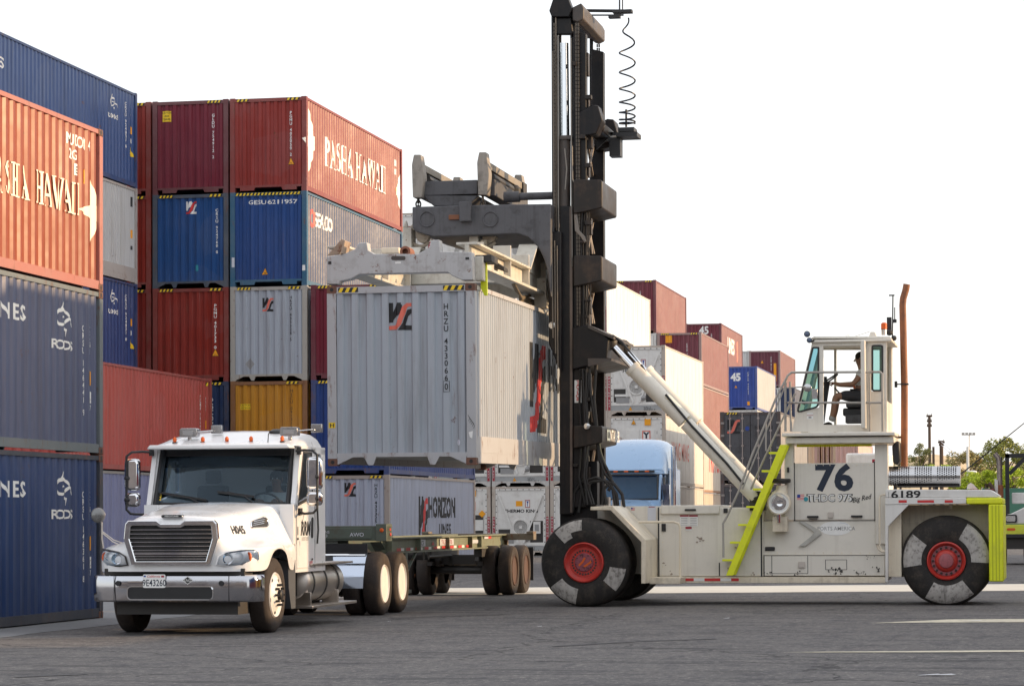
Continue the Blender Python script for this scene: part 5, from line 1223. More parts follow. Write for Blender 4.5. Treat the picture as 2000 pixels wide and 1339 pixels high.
# corner legs, flap guide
m = MB()
for x in (-11.48, -9.10):
    for y in (Y0s+.22, Y0s+11.7): m.box(x, x+.14, y, y+.2, 5.36, 5.75)
for y in (Y0s+6.0, ): m.prism([(y, 5.36), (y+.25, 5.36), (y+.33, 5.9), (y-.08, 5.9)], 'x', -9.25, -9.02)
m.build('corner_leg', SPR, SPREAD, bevel=.01)
m = MB(); ppoly(m, rnd_poly([(937, 515), (950, 512), (951, 576), (946, 577), (939, 563)], .1, 2), Y0s+.45, Y0s+.52); m.build('guide_flap', YEL, SPREAD, bevel=.01)
m = MB(); pbox(m, 928, 960, 497, 512, Y0s+.3, Y0s+.8); ppoly(m, [(958, 505), (985, 522), (985, 530), (958, 520)], Y0s+2.2, Y0s+2.5); m.build('flap_arm', DKST, SPREAD, bevel=.01)
m = MB()
for i in range(5): ptube(m, [(984+i, 530+i, 44.5), (996+i*1.5, 545+i, 44.8), (1008+i, 568, 45.4), (1020, 580+i, 46.2), (1036, 578-i, 47.4)], .02, 45)
for i in range(4): ptube(m, [(1015, 578+i*3, 46.2), (1040, 585+i*3, 47.5), (1062, 594+i*3, 49)], .02, 45)
m.build('hose_loop', M('dusty_hose', (.16, .12, .075), .7, var=.4), SPREAD)
m = MB(); c = at(1026, 475, 50.2); m.lathe([(.09, -.04), (.09, .04)], 'y', c, 16); c2 = at(1027, 500, 50.2); m.tube([c, c2], .05, 8); m.box(c2.x-.15, c2.x+.15, 50.1, 50.3, c2.z-.2, c2.z); m.build('far_chain_anchor', DKST, SPREAD)
ORG = Vector((0, 0, 0))
# ------------------------------------------------------------------ white road tractor (local: x right, y back, z up; origin under the bumper)
TX, TY, TRZ = -11.60, 33.95, .012
TRUCK = thing('tractor_truck', 'white day cab tractor truck with chrome bumper and grille, marked H045, hauling the green chassis', 'truck', (TX, TY, 0), TRZ)
ORG = Vector((0, 0, 0))
def sym(m, fn):
    for s in (-1, 1): fn(m, s)
# hood and fenders as one lofted skin
def hood():
    #      y    ztop  wtop  wmid  zf    xf    zb
    S = [(.03, 1.50, .58, .62, 1.02, .66, .86), (.07, 1.575, .60, .68, 1.08, .84, .86), (.15, 1.60, .62, .72, 1.13, 1.0, .86), (.30, 1.62, .64, .75, 1.17, 1.10, .86), (.52, 1.64, .66, .78, 1.20, 1.145, .86),
         (.66, 1.655, .68, .80, 1.215, 1.16, .90), (.78, 1.67, .70, .82, 1.225, 1.165, 1.04), (.95, 1.685, .72, .85, 1.235, 1.165, 1.135), (1.22, 1.705, .75, .88, 1.25, 1.165, 1.17), (1.50, 1.73, .78, .92, 1.24, 1.16, 1.12), (1.66, 1.745, .80, .95, 1.22, 1.15, 1.03), (1.80, 1.755, .82, .98, 1.22, 1.13, .86), (2.0, 1.775, .84, 1.02, 1.23, 1.11, .84), (2.22, 1.79, .86, 1.05, 1.24, 1.10, .84)]
    vs = []; n = 0
    for y, zt, wt, wm, zf, xf, zb in S:
        half = [(0, zt+.012), (wt*.55, zt), (wt*.88, zt-.02), (wt, zt-.07), ((wt*.55+wm*.45), (zt*.5+zf*.5)+.03), (wm, zf+.07), (wm+(xf-wm)*.45, zf+.012), (xf-.03, zf-.02), (xf, zf-.08), (xf+.0, max(zb, min(zf-.1, zb))*.5+(zf-.08)*.5), (xf-.005, min(zb, zf-.09))]
        row = [(-x, y, z) for x, z in half[:0:-1]]+[(x, y, z) for x, z in half]; n = len(row); vs += row
    fs = [(i*n+k, i*n+k+1, (i+1)*n+k+1, (i+1)*n+k) for i in range(len(S)-1) for k in range(n-1)]
    fs.append(tuple(range(n)))
    m = MB(); m._add(vs, fs); o = m.build('hood', WHT, TRUCK, smooth=55, sub=2)
    return o
HOOD = hood()
# cab
m = MB()
cw = 1.08
def cab_sec(y, zt, w0, wt, zb): return [(-w0, y, zb), (-w0, y, 1.80), (-wt, y, zt-.10), (-wt+.12, y, zt), (0, y, zt+.03), (wt-.12, y, zt), (wt, y, zt-.10), (w0, y, 1.80), (w0, y, zb)]
# lower body, doors
m.box(-1.10, -1.04, 2.225, 3.86, .80, 1.78); m.box(1.04, 1.10, 2.225, 3.86, .80, 1.78)
m.box(-1.04, 1.04, 3.80, 3.86, .80, 2.55); m.box(-1.04, 1.04, 2.25, 3.80, .80, .90)
for s in (-1, 1):
    # pillars A, B, rear corner, belt
    x0, x1 = sorted((s*1.10, s*1.03))
    m.prism([(2.225, 1.78), (2.36, 1.78), (2.64, 2.50), (2.64, 2.58), (2.52, 2.58)], 'x', x0, x1)
    m.prism([(3.16, 1.78), (3.34, 1.78), (3.32, 2.58), (3.08, 2.58)], 'x', x0, x1); m.prism([(3.66, 1.78), (3.86, 1.78), (3.86, 2.58), (3.62, 2.58)], 'x', x0, x1)
    m.prism([(2.50, 2.50), (3.86, 2.50), (3.86, 2.60), (2.52, 2.60)], 'x', x0, x1); m.prism([(2.36, 1.78), (3.16, 1.78), (3.16, 1.90), (2.6, 1.80)], 'x', x0, x1); m.prism([(3.34, 1.78), (3.66, 1.78), (3.66, 1.95), (3.34, 1.95)], 'x', x0, x1)
for s in (-1, 1):
    m.bar((s*1.055, 2.30, 1.74), (s*1.045, 2.58, 2.56), .10, .07, (0, -1, .3)); m.box(*sorted((s*.90, s*1.10)), 2.12, 2.30, 1.20, 1.765)
m.box(-.95, .95, 2.17, 2.34, 1.66, 1.765)
CAB = m.build('cab', WHT, TRUCK, bevel=.012, split=False)
m = MB()   # roof cap with raised back
R_ = [(2.30, 2.575, 1.00), (2.34, 2.615, 1.03), (2.62, 2.67, 1.06), (2.95, 2.76, 1.06), (3.3, 2.83, 1.05), (3.6, 2.845, 1.04), (3.78, 2.81, 1.03), (3.87, 2.68, 1.02), (3.88, 2.60, 1.01)]
vs = []
for y, z, w_ in R_:
    zb = min(z-.005, 2.60)
    vs += [(-w_-.03, y, zb), (-w_, y, zb+(z-zb)*.55), (-w_+.14, y, z), (0, y, z+.02), (w_-.14, y, z), (w_, y, zb+(z-zb)*.55), (w_+.03, y, zb)]
n = 7; m._add(vs, [(i*n+k, i*n+k+1, (i+1)*n+k+1, (i+1)*n+k) for i in range(len(R_)-1) for k in range(n-1)]+[tuple(range(n)), tuple((len(R_)-1)*n+k for k in range(n))])
ROOF = m.build('cab_roof', WHT, TRUCK, smooth=50, sub=1)
m = MB(); m.prism([(-1.06, 2.555), (1.06, 2.555), (1.02, 2.615), (-1.02, 2.615)], 'y', 2.10, 2.40); m.build('sun_visor', WHT, TRUCK, bevel=.02)
# windshield (two slanted planes, slightly bowed) and black surround
def wshield(x0, x1, z0, z1, off, nx=10):
    P = []
    for i in range(nx+1):
        t = i/nx; x = x0+(x1-x0)*t; bow = .10*(1-(2*t-1)**2)
        P.append((x, bow))
    vs = []
    for x, bow in P:
        for z in (z0, z1):
            y = 2.30+(z-1.74)*.38-bow-off; vs.append((x*(1-.02*(z-z0)), y, z))
    return vs, [(2*i, 2*i+2, 2*i+3, 2*i+1) for i in range(nx)]
m = MB(); v, fcs = wshield(-.94, .94, 1.80, 2.52, .0); m._add(v, fcs); WS = m.build('windshield', GLASS_D, TRUCK)
m = MB()
for (a, b, c, d) in ((-1.02, 1.02, 2.46, 2.58), (-1.02, 1.02, 1.735, 1.80), (-1.03, -.93, 1.76, 2.56), (.93, 1.03, 1.76, 2.56)): v, fcs = wshield(a, b, c, d, .004 if b-a > 1 else .012); m._add(v, fcs)
m.build('windshield_seal', BLK, WS)
m = MB(); v, fcs = wshield(-.93, .93, 2.30, 2.46, -.03); m._add(v, fcs); m.build('shade_band', M('shade_band', (.01, .012, .016), .3), WS)
f = Flat(); f.rect(-.95, -.91, 1.83, 1.93, D['yellow']); f.rect(-.94, -.92, 1.85, 1.87, D['black']); f.rect(-.94, -.92, 1.89, 1.91, D['black']); f.obj('sticker', WS, lambda s, d, z: (s, 2.30+(z-1.74)*.38-.03-d, z))
m = MB()
for x0, x1, z1 in ((-.80, .02, 1.93), (.08, .62, 1.95)):
    yy = lambda z: 2.30+(z-1.74)*.38-.13
    if x0 < 0: m.tube([(-.25, yy(1.76), 1.765), (-.45, yy(1.86), 1.86), (-.93, yy(1.92)+.07, 1.93)], .012, 6); m.bar((-.20, yy(1.83), 1.83), (-.92, yy(1.93)+.08, 1.94), .02, .03)
    else: m.tube([(.52, yy(1.76)+.03, 1.765), (.35, yy(1.88), 1.885), (.1, yy(1.94), 1.945)], .012, 6); m.bar((-.05, yy(1.95), 1.945), (.50, yy(1.86), 1.875), .02, .035)
m.build('wiper', BLK, TRUCK)
# grille
m = MB()
go = [(-.64, 1.50), (-.66, 1.30), (-.55, .95), (.55, .95), (.66, 1.30), (.64, 1.50), (.60, 1.545), (.20, 1.545), (.14, 1.50), (-.14, 1.50), (-.20, 1.545), (-.60, 1.545)]
gi = [(-.56, 1.46), (-.575, 1.30), (-.485, 1.00), (.485, 1.00), (.575, 1.30), (.56, 1.46), (.54, 1.475), (.20, 1.475), (.14, 1.445), (-.14, 1.445), (-.20, 1.475), (-.54, 1.475)]
n = len(go)
for i in range(n): j = (i+1) % n; m.prism([go[i], go[j], gi[j], gi[i]], 'y', -.035, .05)
m.build('grille_surround', CHR, TRUCK, bevel=.012)
m = MB(); m.prism(gi, 'y', .012, .03); m.build('grille_mesh', M('grille_dark', (.012, .012, .012), .7), TRUCK)
m = MB()
def gw(z):
    for (xa, za), (xb, zb) in (((.485, 1.0), (.575, 1.30)), ((.575, 1.30), (.56, 1.46))):
        if za <= z <= zb: return xa+(xb-xa)*(z-za)/(zb-za)
    return .54
for z in (1.42, 1.365, 1.31, 1.255, 1.20, 1.145, 1.065, 1.03): w_ = gw(z); m.box(-w_, w_, -.008, .012, z-.006, z+.006)
m.box(-gw(1.10), gw(1.10), -.025, .012, 1.085, 1.118); m.build('grille_bar', CHR, TRUCK)
m = MB(); m.prism(rrect(-.15, .15, 1.575, 1.625, .024), 'y', .02, .09); m.build('hood_badge', CHRD, TRUCK, bevel=.004)
f = Flat(); f.rect(-.135, .135, 1.585, 1.615, D['black']); f.text('FREIGHTLINER', 0, 1.591, .018, D['white'], 1.15, .01); f.obj('lettering', TRUCK, lambda s, d, z: (s, .02-d, z))
# headlights, wrapped round the front corners
for s in (-1, 1):
    P = [(.63, .955), (.66, 1.06), (.75, 1.115), (.92, 1.145), (1.06, 1.15), (1.11, 1.12), (1.115, 1.02), (1.08, .965), (.95, .94), (.75, .94)]
    def cy(x): t = max(0, (x-.62)/.52); return .02+.40*t**2.6
    m = MB(); c = (sum(p[0] for p in P)/len(P), sum(p[1] for p in P)/len(P))
    N = 5; vs = []
    for k in range(N+1):
        for x, z in P: xx = c[0]+(x-c[0])*k/N; zz = c[1]+(z-c[1])*k/N; vs.append((s*xx, cy(xx)-.03*(1-(k/N)**4)-.008, zz))
    nP = len(P); m._add(vs, [(k*nP+i, k*nP+(i+1) % nP, (k+1)*nP+(i+1) % nP, (k+1)*nP+i) for k in range(N) for i in range(nP)]+[tuple(range(nP))])
    hl = m.build('headlight', tinted('lens_glass', (.97, .97, .98)) if 'lens' not in MATS else MATS['lens'], TRUCK, smooth=80); MATS['lens'] = hl.data.materials[0]
    m = MB(); n = len(P)
    m._add([(s*(c[0]+(x-c[0])*q), cy(c[0]+(x-c[0])*q)+(.035 if q == 1 else .06), c[1]+(z-c[1])*q) for q in (1.0, .6) for x, z in P], [(i, (i+1) % n, n+(i+1) % n, n+i) for i in range(n)]+[tuple(range(n, 2*n))])
    m.build('reflector', M('lamp_bowl_dark', (.16, .16, .18), .15, .9), hl, smooth=20)
    m = MB(); m.lathe([(.0, .05), (.05, .03), (.075, -.0)], 'y', (s*.78, cy(.78)+.0, 1.03), 16, close=False); m.lathe([(.0, .05), (.04, .03), (.06, -.0)], 'y', (s*.91, cy(.91)-.0, 1.06), 16, close=False); m.build('bulb_bowl', CHR, hl)
    m = MB(); m.ball((s*1.01, cy(1.01)+.01, 1.05), .055, 10, 0, (.8, .5, 1.3)); m.build('turn_lamp', D['amber'], hl)
    m = MB()
    for i in range(n):
        j = (i+1) % n; a, b = P[i], P[j]
        m._add([(s*x_, cy(x_)+dy, z_) for (x_, z_, dy) in ((a[0], a[1], -.012), (b[0], b[1], -.012), (c[0]+(b[0]-c[0])*1.10, c[1]+(b[1]-c[1])*1.14, .0), (c[0]+(a[0]-c[0])*1.10, c[1]+(a[1]-c[1])*1.14, .0))], [(0, 1, 2, 3)])
    m.build('headlight_trim', WHT if s > 0 else DKST, hl)
# bumper
pl = [(-1.17, .42), (-1.165, .20), (-1.12, .09), (-.98, .03), (-.60, -.02), (.60, -.02), (.98, .03), (1.12, .09), (1.165, .20), (1.17, .42)]
m = MB(); ZP = [(.455, .05), (.475, .012), (.60, -.0), (.74, -.0), (.80, .012), (.815, .05)]
vs = []
for z, o in ZP:
    for x, y in pl: vs.append((x*(1-o*.3), y+o, z))
n = len(pl); m._add(vs, [(k*n+i, k*n+i+1, (k+1)*n+i+1, (k+1)*n+i) for k in range(len(ZP)-1) for i in range(n-1)])
m.build('bumper', BUMP, TRUCK, smooth=50)
m = MB(); m.prism(rrect(-.60, .58, .495, .655, .05, 5), 'y', -.024, .05); m.build('bumper_opening', BLK, TRUCK)
m = MB(); q = rrect(-.615, .595, .48, .67, .06, 5); q2 = rrect(-.60, .58, .495, .655, .05, 5)
for i in range(len(q)): j = (i+1) % len(q); m.prism([q[i], q[j], q2[j], q2[i]], 'y', -.03, -.015)
m.build('opening_trim', CHR, TRUCK)
m = MB()
for x in (-.74, .70): m.lathe([(.036, -.024), (.0, -.022)], 'y', (x, .0, .705), 16)
for x in (-.80, .80): m.box(x-.003, x+.003, -.012, .0, .47, .81)
m.build('bumper_hole', BLK, TRUCK)
f = Flat(); f.poly(rrect(-.385, -.07, .645, .825, .02), D['white']); f.text('9E43260', -.227, .67, .085, D['navy'], .78, .012); f.text('California', -.24, .785, .03, D['red'], 1.1, .006, .3); f.rect(-.375, -.345, .79, .81, D['blue']); f.rect(-.13, -.09, .785, .81, D['dred']); f.obj('license_plate', TRUCK, lambda s, d, z: (s, -.03-d, z))
f = Flat(); f.poly([(.16, .745), (.235, .80), (.31, .745), (.235, .69)], D['white']); f.poly([(.17, .745), (.235, .79), (.30, .745), (.235, .70)], D['black']); f.text('LNG', .235, .727, .036, D['white'], 1, .01); f.obj('lng_badge', TRUCK, lambda s, d, z: (s, -.022-d, z))
m = MB(); m.box(-.98, .98, .12, .5, .80, .90); m.box(-.85, .85, .25, 2.2, .28, .50); m.box(-.5, .5, .9, 7.0, .45, .75); m.box(-.42, -.34, 3.0, 9.6, .72, .98); m.box(.34, .42, 3.0, 9.6, .72, .98); m.box(-.9, .9, 3.0, 3.7, .45, .8); m.build('chassis_frame', DKST, TRUCK)
# cab side glass, door lines, handle
for s in (-1, 1):
    m = MB(); 
    if s < 0: m.prism([(2.38, 1.82), (3.14, 1.90), (3.08, 2.49), (2.66, 2.49)], 'x', s*1.075, s*1.070)
    m.prism([(3.36, 1.97), (3.64, 1.97), (3.62, 2.49), (3.34, 2.49)], 'x', s*1.075, s*1.070); m.build('side_window', GLASS_D, TRUCK)
    m = MB()
    for a, b in (((2.28, .84), (2.28, 1.74)), ((3.26, .84), (3.24, 2.56)), ((2.28, .86), (3.26, .86))): m.bar((s*1.101, *a), (s*1.101, *b), .004, .012, (1, 0, 0))
    m.build('door_seam', D['grey'], CAB)
    m = MB(); m.prism([(y, z) for y, z in rnd_poly([(3.05, 1.28), (3.16, 1.28), (3.18, 1.58), (3.08, 1.58)], .4)], 'x', *sorted((s*1.10, s*1.108))); m.build('door_handle', BLK, CAB)
m = MB(); m.prism([(2.36, 1.785), (3.17, 1.905), (3.18, 1.87), (2.34, 1.74)], 'x', 1.10, 1.115); m.prism([(2.36, 1.79), (2.39, 1.82), (2.67, 2.49), (2.64, 2.52)], 'x', 1.10, 1.108); m.prism([(3.13, 1.9), (3.17, 1.9), (3.10, 2.52), (3.06, 2.5)], 'x', 1.10, 1.108); m.prism([(2.64, 2.49), (3.08, 2.49), (3.08, 2.52), (2.64, 2.52)], 'x', 1.10, 1.108); m.build('window_seal', BLK, CAB)
m = MB(); m.tube([(1.13, 3.30, 2.0), (1.13, 3.31, 1.7), (1.13, 3.35, 1.4), (1.13, 3.30, 1.2)], .014, 8); m.build('grab_handle', DKST, CAB)
# hood vent, lettering: laid on the hood's own curved side
from mathutils.bvhtree import BVHTree
bpy.context.view_layer.update()
_e = HOOD.evaluated_get(bpy.context.evaluated_depsgraph_get()); _m = _e.to_mesh()
HB = BVHTree.FromPolygons([v.co.copy() for v in _m.vertices], [tuple(p.vertices) for p in _m.polygons]); _e.to_mesh_clear()
def on_hood(y, z, d):
    h = HB.ray_cast(Vector((3, y, z)), Vector((-1, 0, 0)))
    if h[0] is None: return Vector((.9, y, z))
    return h[0]+h[1]*(d if h[1].x > 0 else -d)
def hood_grid(f, cuts): pass
m = MB(); q = rnd_poly([(.98, 1.43), (1.06, 1.52), (1.62, 1.60), (1.72, 1.52), (1.60, 1.44)], .5, 5); n = len(q); cc = (1.34, 1.505)
vs = []
for k in range(5):
    t = (1, .9, .86, .5, .02)[k]; dd = (.004, .016, .006, .003, .003)[k]
    vs += [on_hood(cc[0]+(y-cc[0])*t, cc[1]+(z-cc[1])*t, dd) for y, z in q]
m._add(vs, [(k*n+i, k*n+(i+1) % n, (k+1)*n+(i+1) % n, (k+1)*n+i) for k in range(4) for i in range(n)], [0]*(2*n)+[1]*(2*n))
for k in range(4):
    z = 1.465+k*.027; pts = [on_hood(1.08+k*.04+j*.08, z+j*.006, .010) for j in range(6)]; m.tube(pts, .005, 5)
m.build('hood_vent', [CHR, D['black']], TRUCK, smooth=40)
f = Flat(); f.text('H045', .60, 1.36, .105, D['black'], 1.15, .03); f.obj('fleet_number', TRUCK, lambda s, d, z: on_hood(s, z, .006), cuts=[.3+.02*k for k in range(30)])
f = Flat(); f.text('RRM', 2.75, 1.33, .19, D['black'], .95, .035, .25); f.stroke([(2.52, 1.5), (2.62, 1.55), (2.66, 1.62)], .012, D['black']); f.text('US DOT 83357', 2.74, 1.25, .05, D['grey'], .85, .008); f.text('14208', 2.78, 1.18, .0001, D['grey']); 
f.rect(2.32, 2.37, 1.33, 1.45, D['grey']); f.rect(2.30, 2.38, 1.26, 1.29, D['black']); f.rect(2.44, 2.50, 1.18, 1.25, D['pale']); f.rect(3.06, 3.14, .96, .99, D['black']); f.text('DIESEL', 3.04, .90, .05, D['red'], .9, .02); f.obj('lettering', CAB, lambda s, d, z: (1.10+d, s, z))
# marker lamps, roof lamps, antenna
m = MB()
for x in (-.78, -.36, 0, .36, .82): 
    m.ball((x, 2.54, 2.70), .036, 10, 0, (.8, 1.2, 1.2)); m.box(x-.03, x+.03, 2.52, 2.66, 2.64, 2.67, 1)
m.build('marker_lamp', [D['amber'], BLK], TRUCK, smooth=60)
for x in (-.62, .88):
    m = MB(); m.prism(rrect(x-.13, x+.13, 2.74, 2.87, .03), 'y', 2.66, 2.82); m.box(x-.08, x+.08, 2.652, 2.66, 2.77, 2.83, 1); m.tube([(x+.12, 2.8, 2.82), (x+.28, 2.95, 2.84)], .012, 6); m.box(x+.24, x+.40, 3.0, 3.08, 2.80, 2.92); m.tube([(x, 2.74, 2.66), (x, 2.74, 2.75)], .03, 8); m.build('roof_lamp', [CHRD, D['grey']], TRUCK, bevel=.008)
m = MB(); m.tube([(.62, 2.5, 2.64), (.63, 2.5, 2.78)], .007, 6); m.lathe([(.12, -.0), (.11, .05), (.05, .08), (0, .085)], 'z', (.55, 3.2, 2.78), 16); m.build('antenna', BLK, TRUCK)
# mirrors
for s in (-1, 1):
    X = s*1.36
    m = MB(); m.tube([(s*1.06, 2.42, 2.52), (s*1.2, 2.35, 2.53), (X-s*.02, 2.28, 2.52), (X+s*.05, 2.26, 2.46), (X+s*.05, 2.26, 1.70), (X-s*.01, 2.27, 1.64), (s*1.2, 2.35, 1.63), (s*1.08, 2.42, 1.66)], .018, 8); m.box(*sorted((s*1.07, s*1.13)), 2.36, 2.50, 1.61, 1.71); m.box(*sorted((s*1.07, s*1.12)), 2.40, 2.48, 2.47, 2.58); m.ball((X+s*.05, 2.25, 2.15), .035, 8); m.ball((X+s*.05, 2.25, 1.84), .035, 8); m.build('mirror_arm', BLK, TRUCK)
    m = MB(); a, b = sorted((X-s*.12, X+s*.10)); m.prism(rrect(a, b, 1.97, 2.43, .06), 'y', 2.28, 2.42); m.prism(rrect(a, b, 1.74, 1.945, .06), 'y', 2.28, 2.42); m.build('mirror', CHR, TRUCK, smooth=50, bevel=.04)
# round fender mirror
m = MB(); c = Vector((-1.20, .48, 1.62)); m.lathe([(.0, -.03), (.06, -.025), (.10, -.008), (.105, .0), (.09, .03), (0, .05)], 'y', c, 24); m.build('fender_mirror', M('mirror_back_grey', (.22, .22, .22), .3, .6), TRUCK, smooth=50)
m = MB(); m.tube([(-1.15, .5, 1.52), (-1.15, .5, 1.30), (-1.13, .5, 1.17)], .012, 6); m.tube([(-1.15, .5, 1.40), (-1.0, .55, 1.28), (-.85, .65, 1.22)], .009, 6); m.tube([(-1.15, .5, 1.38), (-1.0, .5, 1.26), (-.88, .55, 1.20)], .009, 6); m.tube([(-1.15, .5, 1.52), (-1.2, .49, 1.56)], .01, 6); m.build('fender_mirror_arm', STEEL, TRUCK)
# tank, steps, rear fender
m = MB()
for s in (1, -1):
    m.lathe([(0, 3.02), (.22, 3.03), (.275, 3.08), (.285, 3.12), (.285, 5.0), (.275, 5.04), (.22, 5.09), (0, 5.10)], 'y', (s*.80, 0, .63), 40)
TANK = m.build('fuel_tank', STEEL, TRUCK, smooth=40)
m = MB()
for y in (3.3, 4.0, 4.7): m.lathe([(.288, y-.03), (.294, y-.03), (.294, y+.03), (.288, y+.03)], 'y', (.80, 0, .63), 40)
m.build('tank_strap', DKST, TANK)
m = MB(); m.box(.80, 1.14, 2.98, 5.35, .885, .915); m.box(.80, 1.16, 2.92, 5.5, .27, .31); m.box(.85, 1.1, 3.05, 3.09, .3, .5); m.box(.85, 1.1, 4.6, 4.64, .3, .5); m.build('step', STEEL, TRUCK, bevel=.006)
m = MB(); m.prism([(2.0, .30), (2.22, .30), (2.22, .98), (1.84, .98), (1.87, .6)], 'x', .75, 1.10); m.build('wheel_well_guard', M('well_grey', (.07, .075, .085), .5), TRUCK)
for s in (-1, 1):
    a, b = sorted((s*.30, s*.97)); m = MB(); cv = [(6.93, 1.0), (6.86, .95), (6.78, .85), (6.71, .72), (6.66, .58), (6.64, .46)]; cv2 = [(y+.02, z) for y, z in cv[::-1]]; m.prism(cv+cv2, 'x', a, b); m.build('rear_fender', FEND, TRUCK)
    m = MB(); m.tube([(s*.25, 6.70, .98), (s*1.0, 6.70, .98)], .022, 8); m.build('fender_bar', CHR, TRUCK)
    m = MB(); m.box(a, b, 6.93, 6.96, 1.0, 1.16); m.build('fender_flap', BLK, TRUCK)
    m = MB(); m._add([(a, 9.58, .95), (b, 9.58, .95), (b, 9.66, .25), (a, 9.66, .25), (a, 9.6, .95), (b, 9.6, .95), (b, 9.68, .25), (a, 9.68, .25)], [(0, 1, 2, 3), (4, 5, 6, 7), (0, 1, 5, 4), (1, 2, 6, 5), (2, 3, 7, 6), (3, 0, 4, 7)]); m.build('mud_flap', BLK, TRUCK)
m = MB(); m.prism([(-.55, 1.0), (.55, 1.0), (.45, 1.10), (-.45, 1.10)], 'y', 7.6, 8.9); m.build('coupling_plate', DKST, TRUCK)
# wheels
def road_wheel(X, Y, s, r, parent, front=False, mat=RUBB, rimm=None, dual=True, o=(0, 0)):
    """X: outer face"""
    X0 = X; m = MB(); w_ = .29
    def tyre(x): m.lathe([(a, x-s*b) for a, b in [(.30, .06), (.315, .02), (.38, .0), (.47, .012), (r-.015, .035), (r, .06), (r, w_-.06), (r-.015, w_-.03), (.40, w_), (.30, w_-.04)]], 'x', (0, Y, r), 56, close=False)
    tyre(X); 
    if dual: tyre(X-s*.33)
    for k in range(4):
        xx = X-s*(.075+k*.046)
    wh = m.build('wheel', mat, parent, smooth=45)
    m = MB(); rm = rimm or WHTR
    if front: m.lathe([(a, X-s*b) for a, b in [(.315, .03), (.30, .005), (.285, .02), (.27, .035), (.20, .01), (.15, -.02), (.12, -.03), (0, -.03)]], 'x', (0, Y, r), 48)
    else: m.lathe([(a, X-s*b) for a, b in [(.315, .03), (.30, .005), (.285, .03), (.26, .10), (.24, .16), (.15, .17), (0, .17)]], 'x', (0, Y, r), 48)
    m.build('rim', rm, wh, smooth=35)
    m = MB()
    if front:
        m.lathe([(.075, X+s*.025), (.07, X+s*.075), (.05, X+s*.085), (0, X+s*.085)], 'x', (0, Y, r), 20)
        for k in range(10): t = k*pi/5; m.lathe([(.018, X+s*.02), (.016, X+s*.075), (0, X+s*.075)], 'x', (0, Y+.142*math.cos(t), r+.142*math.sin(t)), 8)
    else:
        m.lathe([(.10, X-s*.17), (.09, X-s*.06), (.06, X-s*.05), (0, X-s*.05)], 'x', (0, Y, r), 20)
        for k in range(10): t = k*pi/5; m.lathe([(.018, X-s*.17), (.016, X-s*.13), (0, X-s*.13)], 'x', (0, Y+.142*math.cos(t), r+.142*math.sin(t)), 8)
    m.build('hub', BLK if front else rm, wh)
    if front:
        m = MB(); 
        for k in range(5): t = k*2*pi/5+.9; m.lathe([(.032, X-s*.020), (0, X-s*.018)], 'x', (0, Y+.235*math.cos(t), r+.235*math.sin(t)), 12)
        m.build('rim_hole', BLK, wh)
    return wh
for s in (1, -1):
    road_wheel(s*1.10, 1.26, s, .515, TRUCK, True, dual=False)
    for y in (7.80, 9.03): road_wheel(s*1.06, y, s, .505, TRUCK, False)
m = MB(); m.tube([(-1.0, 1.26, .50), (1.0, 1.26, .50)], .07, 8); m.tube([(-.9, 7.8, .5), (.9, 7.8, .5)], .12, 10); m.tube([(-.9, 9.03, .5), (.9, 9.03, .5)], .12, 10); m.ball((0, 7.8, .5), .25, 10); m.ball((0, 9.03, .5), .25, 10); m.build('axle', DKST, TRUCK)
# interior
m = MB(); m.box(-.95, .95, 2.42, 2.75, 1.35, 1.72); m.box(-1.03, 1.03, 2.5, 3.8, .9, .95); m.build('dashboard', M('cab_interior_dark', (.02, .02, .022), .7), TRUCK, bevel=.03)
m = MB()
for x in (-.52, .52): m.box(x-.25, x+.25, 3.05, 3.5, 1.2, 1.36); m.prism([(3.40, 1.36), (3.52, 1.36), (3.62, 2.05), (3.52, 2.05)], 'x', x-.24, x+.24); m.box(x-.12, x+.12, 3.52, 3.62, 2.08, 2.28)
m.build('seat', M('seat_dark', (.03, .035, .04), .8), TRUCK, bevel=.04)
m = MB(); m.xf = Matrix.Translation((.52, 2.78, 1.76)) @ Matrix.Rotation(R(-50), 4, 'X')
for i in range(24): a0, a1 = 2*pi*i/24, 2*pi*(i+1)/24; m.tube([(.22*math.cos(a0), .22*math.sin(a0), 0), (.22*math.cos(a1), .22*math.sin(a1), 0)], .016, 6, False)
m.tube([(-.2, 0, 0), (.2, 0, 0)], .015, 6); m.tube([(0, 0, 0), (0, 0, -.25)], .03, 8); m.xf = None; m.build('steering_wheel', BLK, TRUCK)

